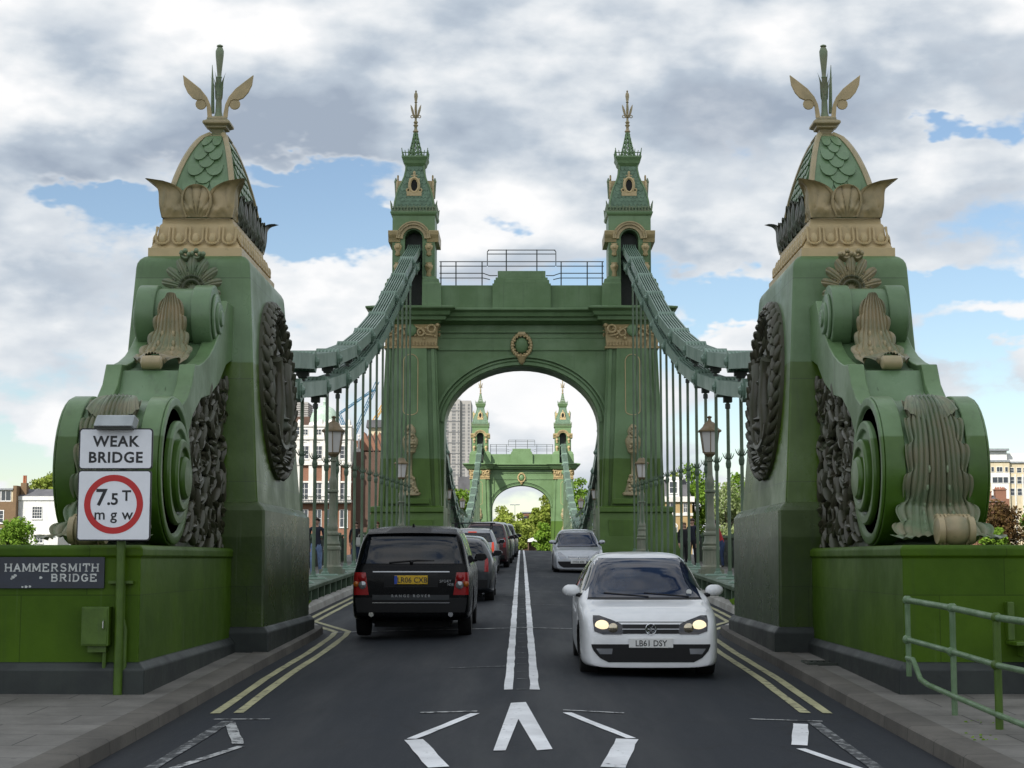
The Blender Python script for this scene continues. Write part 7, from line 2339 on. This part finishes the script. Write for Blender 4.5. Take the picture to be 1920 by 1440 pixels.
for px, ya, yb in ((1701, 1125, 1268), (1785, 1140, 1362), (1868, 1158, 1410)):
    d = dd_(px); a, b = bp(px, ya, d), bp(px, yb, d)
    if px != 1701: b.z = min(b.z, road_z(d, 3.3) + .13)
    mb = MB(); mb.tube([a, Vector((a.x, a.y, b.z))], .034 if px == 1868 else .028, 9)
    for py_ in (ya, {1701: 1199, 1785: 1222, 1868: 1247}[px]):
        p = bp(px, py_, d); mb.ball(p, .048, 8, 6)
    if px != 1701: mb.lathe([(.07, 0), (.06, .03), (.04, .04)], (a.x, a.y, b.z), 10)
    mb.build('barrier_post', M['rail_paint'] if px != 1868 else M['green_post'], br_, smooth=60)
# bracket box on the right block, and a drain grating by the kerb
rx = lambda px: xat(px, 1180, BY)
mb = MB(); mb.box(rx(1884), rx(1897), BY - .12, BY - .002, cz_(1200), cz_(1128)); mb.box(rx(1884), rx(1990), BY - .40, BY - .002, cz_(1208), cz_(1200)); mb.box(rx(1906), rx(1918), BY - .3, BY - .002, cz_(1230), cz_(1208))
tag(mb.build('wall_bracket', M['green_post'], bevel=.01), 'dark green shelf bracket fixed to the right front block', 'bracket')
g_ = ground(1491, 1256); gx, gy = g_
gx += .34
gz = road_z(gy, gx) + .125
dg = thing('drain_grating', 'black iron drain grating at the foot of the right pylon', 'grating', (gx, gy, gz))
mb = MB()
mb.box(gx - .22, gx + .22, gy - .28, gy - .24, gz - .03, gz + .03); mb.box(gx - .22, gx + .22, gy + .24, gy + .28, gz - .03, gz + .03)
for k in range(7): mb.box(gx - .22 + .0733 * k - .012, gx - .22 + .0733 * k + .012, gy - .24, gy + .24, gz - .03, gz + .025)
mb.build('grate', M['dark_iron'], dg)
# weeds growing along the kerb edges
def weeds(label, spots):
    for i, (x, y, n, hh) in enumerate(spots):
        rnd = random.Random(i + 3)
        mb = MB()
        z = road_z(y, x) + .12
        for k in range(n):
            a = rnd.uniform(0, 2 * pi); px_, py_ = x + rnd.uniform(-.12, .12), y + rnd.uniform(-.3, .3)
            L_ = hh * rnd.uniform(.5, 1.2); w_ = .02
            mb.add([(px_ - w_, py_, z), (px_ + w_, py_, z), (px_ + L_ * .5 * cos(a) + w_ * .6, py_ + L_ * .5 * sin(a), z + L_ * .8), (px_ + L_ * .8 * cos(a), py_ + L_ * .8 * sin(a), z + L_ * .7)], [(0, 1, 2, 3)])
        o = mb.build('weeds', M['leaf_fresh'], normals=False)
        o['kind'] = 'stuff'
weeds('', [(-4.45, 31.5, 90, .22), (-4.5, 34, 60, .18), (4.5, 30.5, 80, .2), (4.5, 34.5, 60, .2), (3.75, 13.9, 12, .03), (4.0, 15.0, 10, .03)])

# ------------------------------------------------------------------ the cloud that stands before the sun and shades the near half of the bridge
m_, t_, b_m = newmat('cloud_vapour')
b_m.inputs['Base Color'].default_value = (.9, .9, .9, 1); b_m.inputs['Roughness'].default_value = 1
M['vapour'] = m_
H_CL = 620.0
t_s = H_CL / sun_dir.z
cc = Vector((8, 34, 0)) + sun_dir * t_s
mb = MB()
rnd = random.Random(5)
for k in range(46):
    a = rnd.uniform(0, 2 * pi); r_ = sqrt(rnd.random())
    x, y = cc.x + 62 * r_ * cos(a), cc.y + 92 * r_ * sin(a)
    s_ = rnd.uniform(22, 36) * (1.15 - .45 * r_)
    mb.ball((x, y, cc.z + s_ * .25), (s_, s_ * 1.1, s_ * .55), 14, 9)
o = mb.build('cloud', M['vapour'], smooth=180)
o['kind'] = 'stuff'
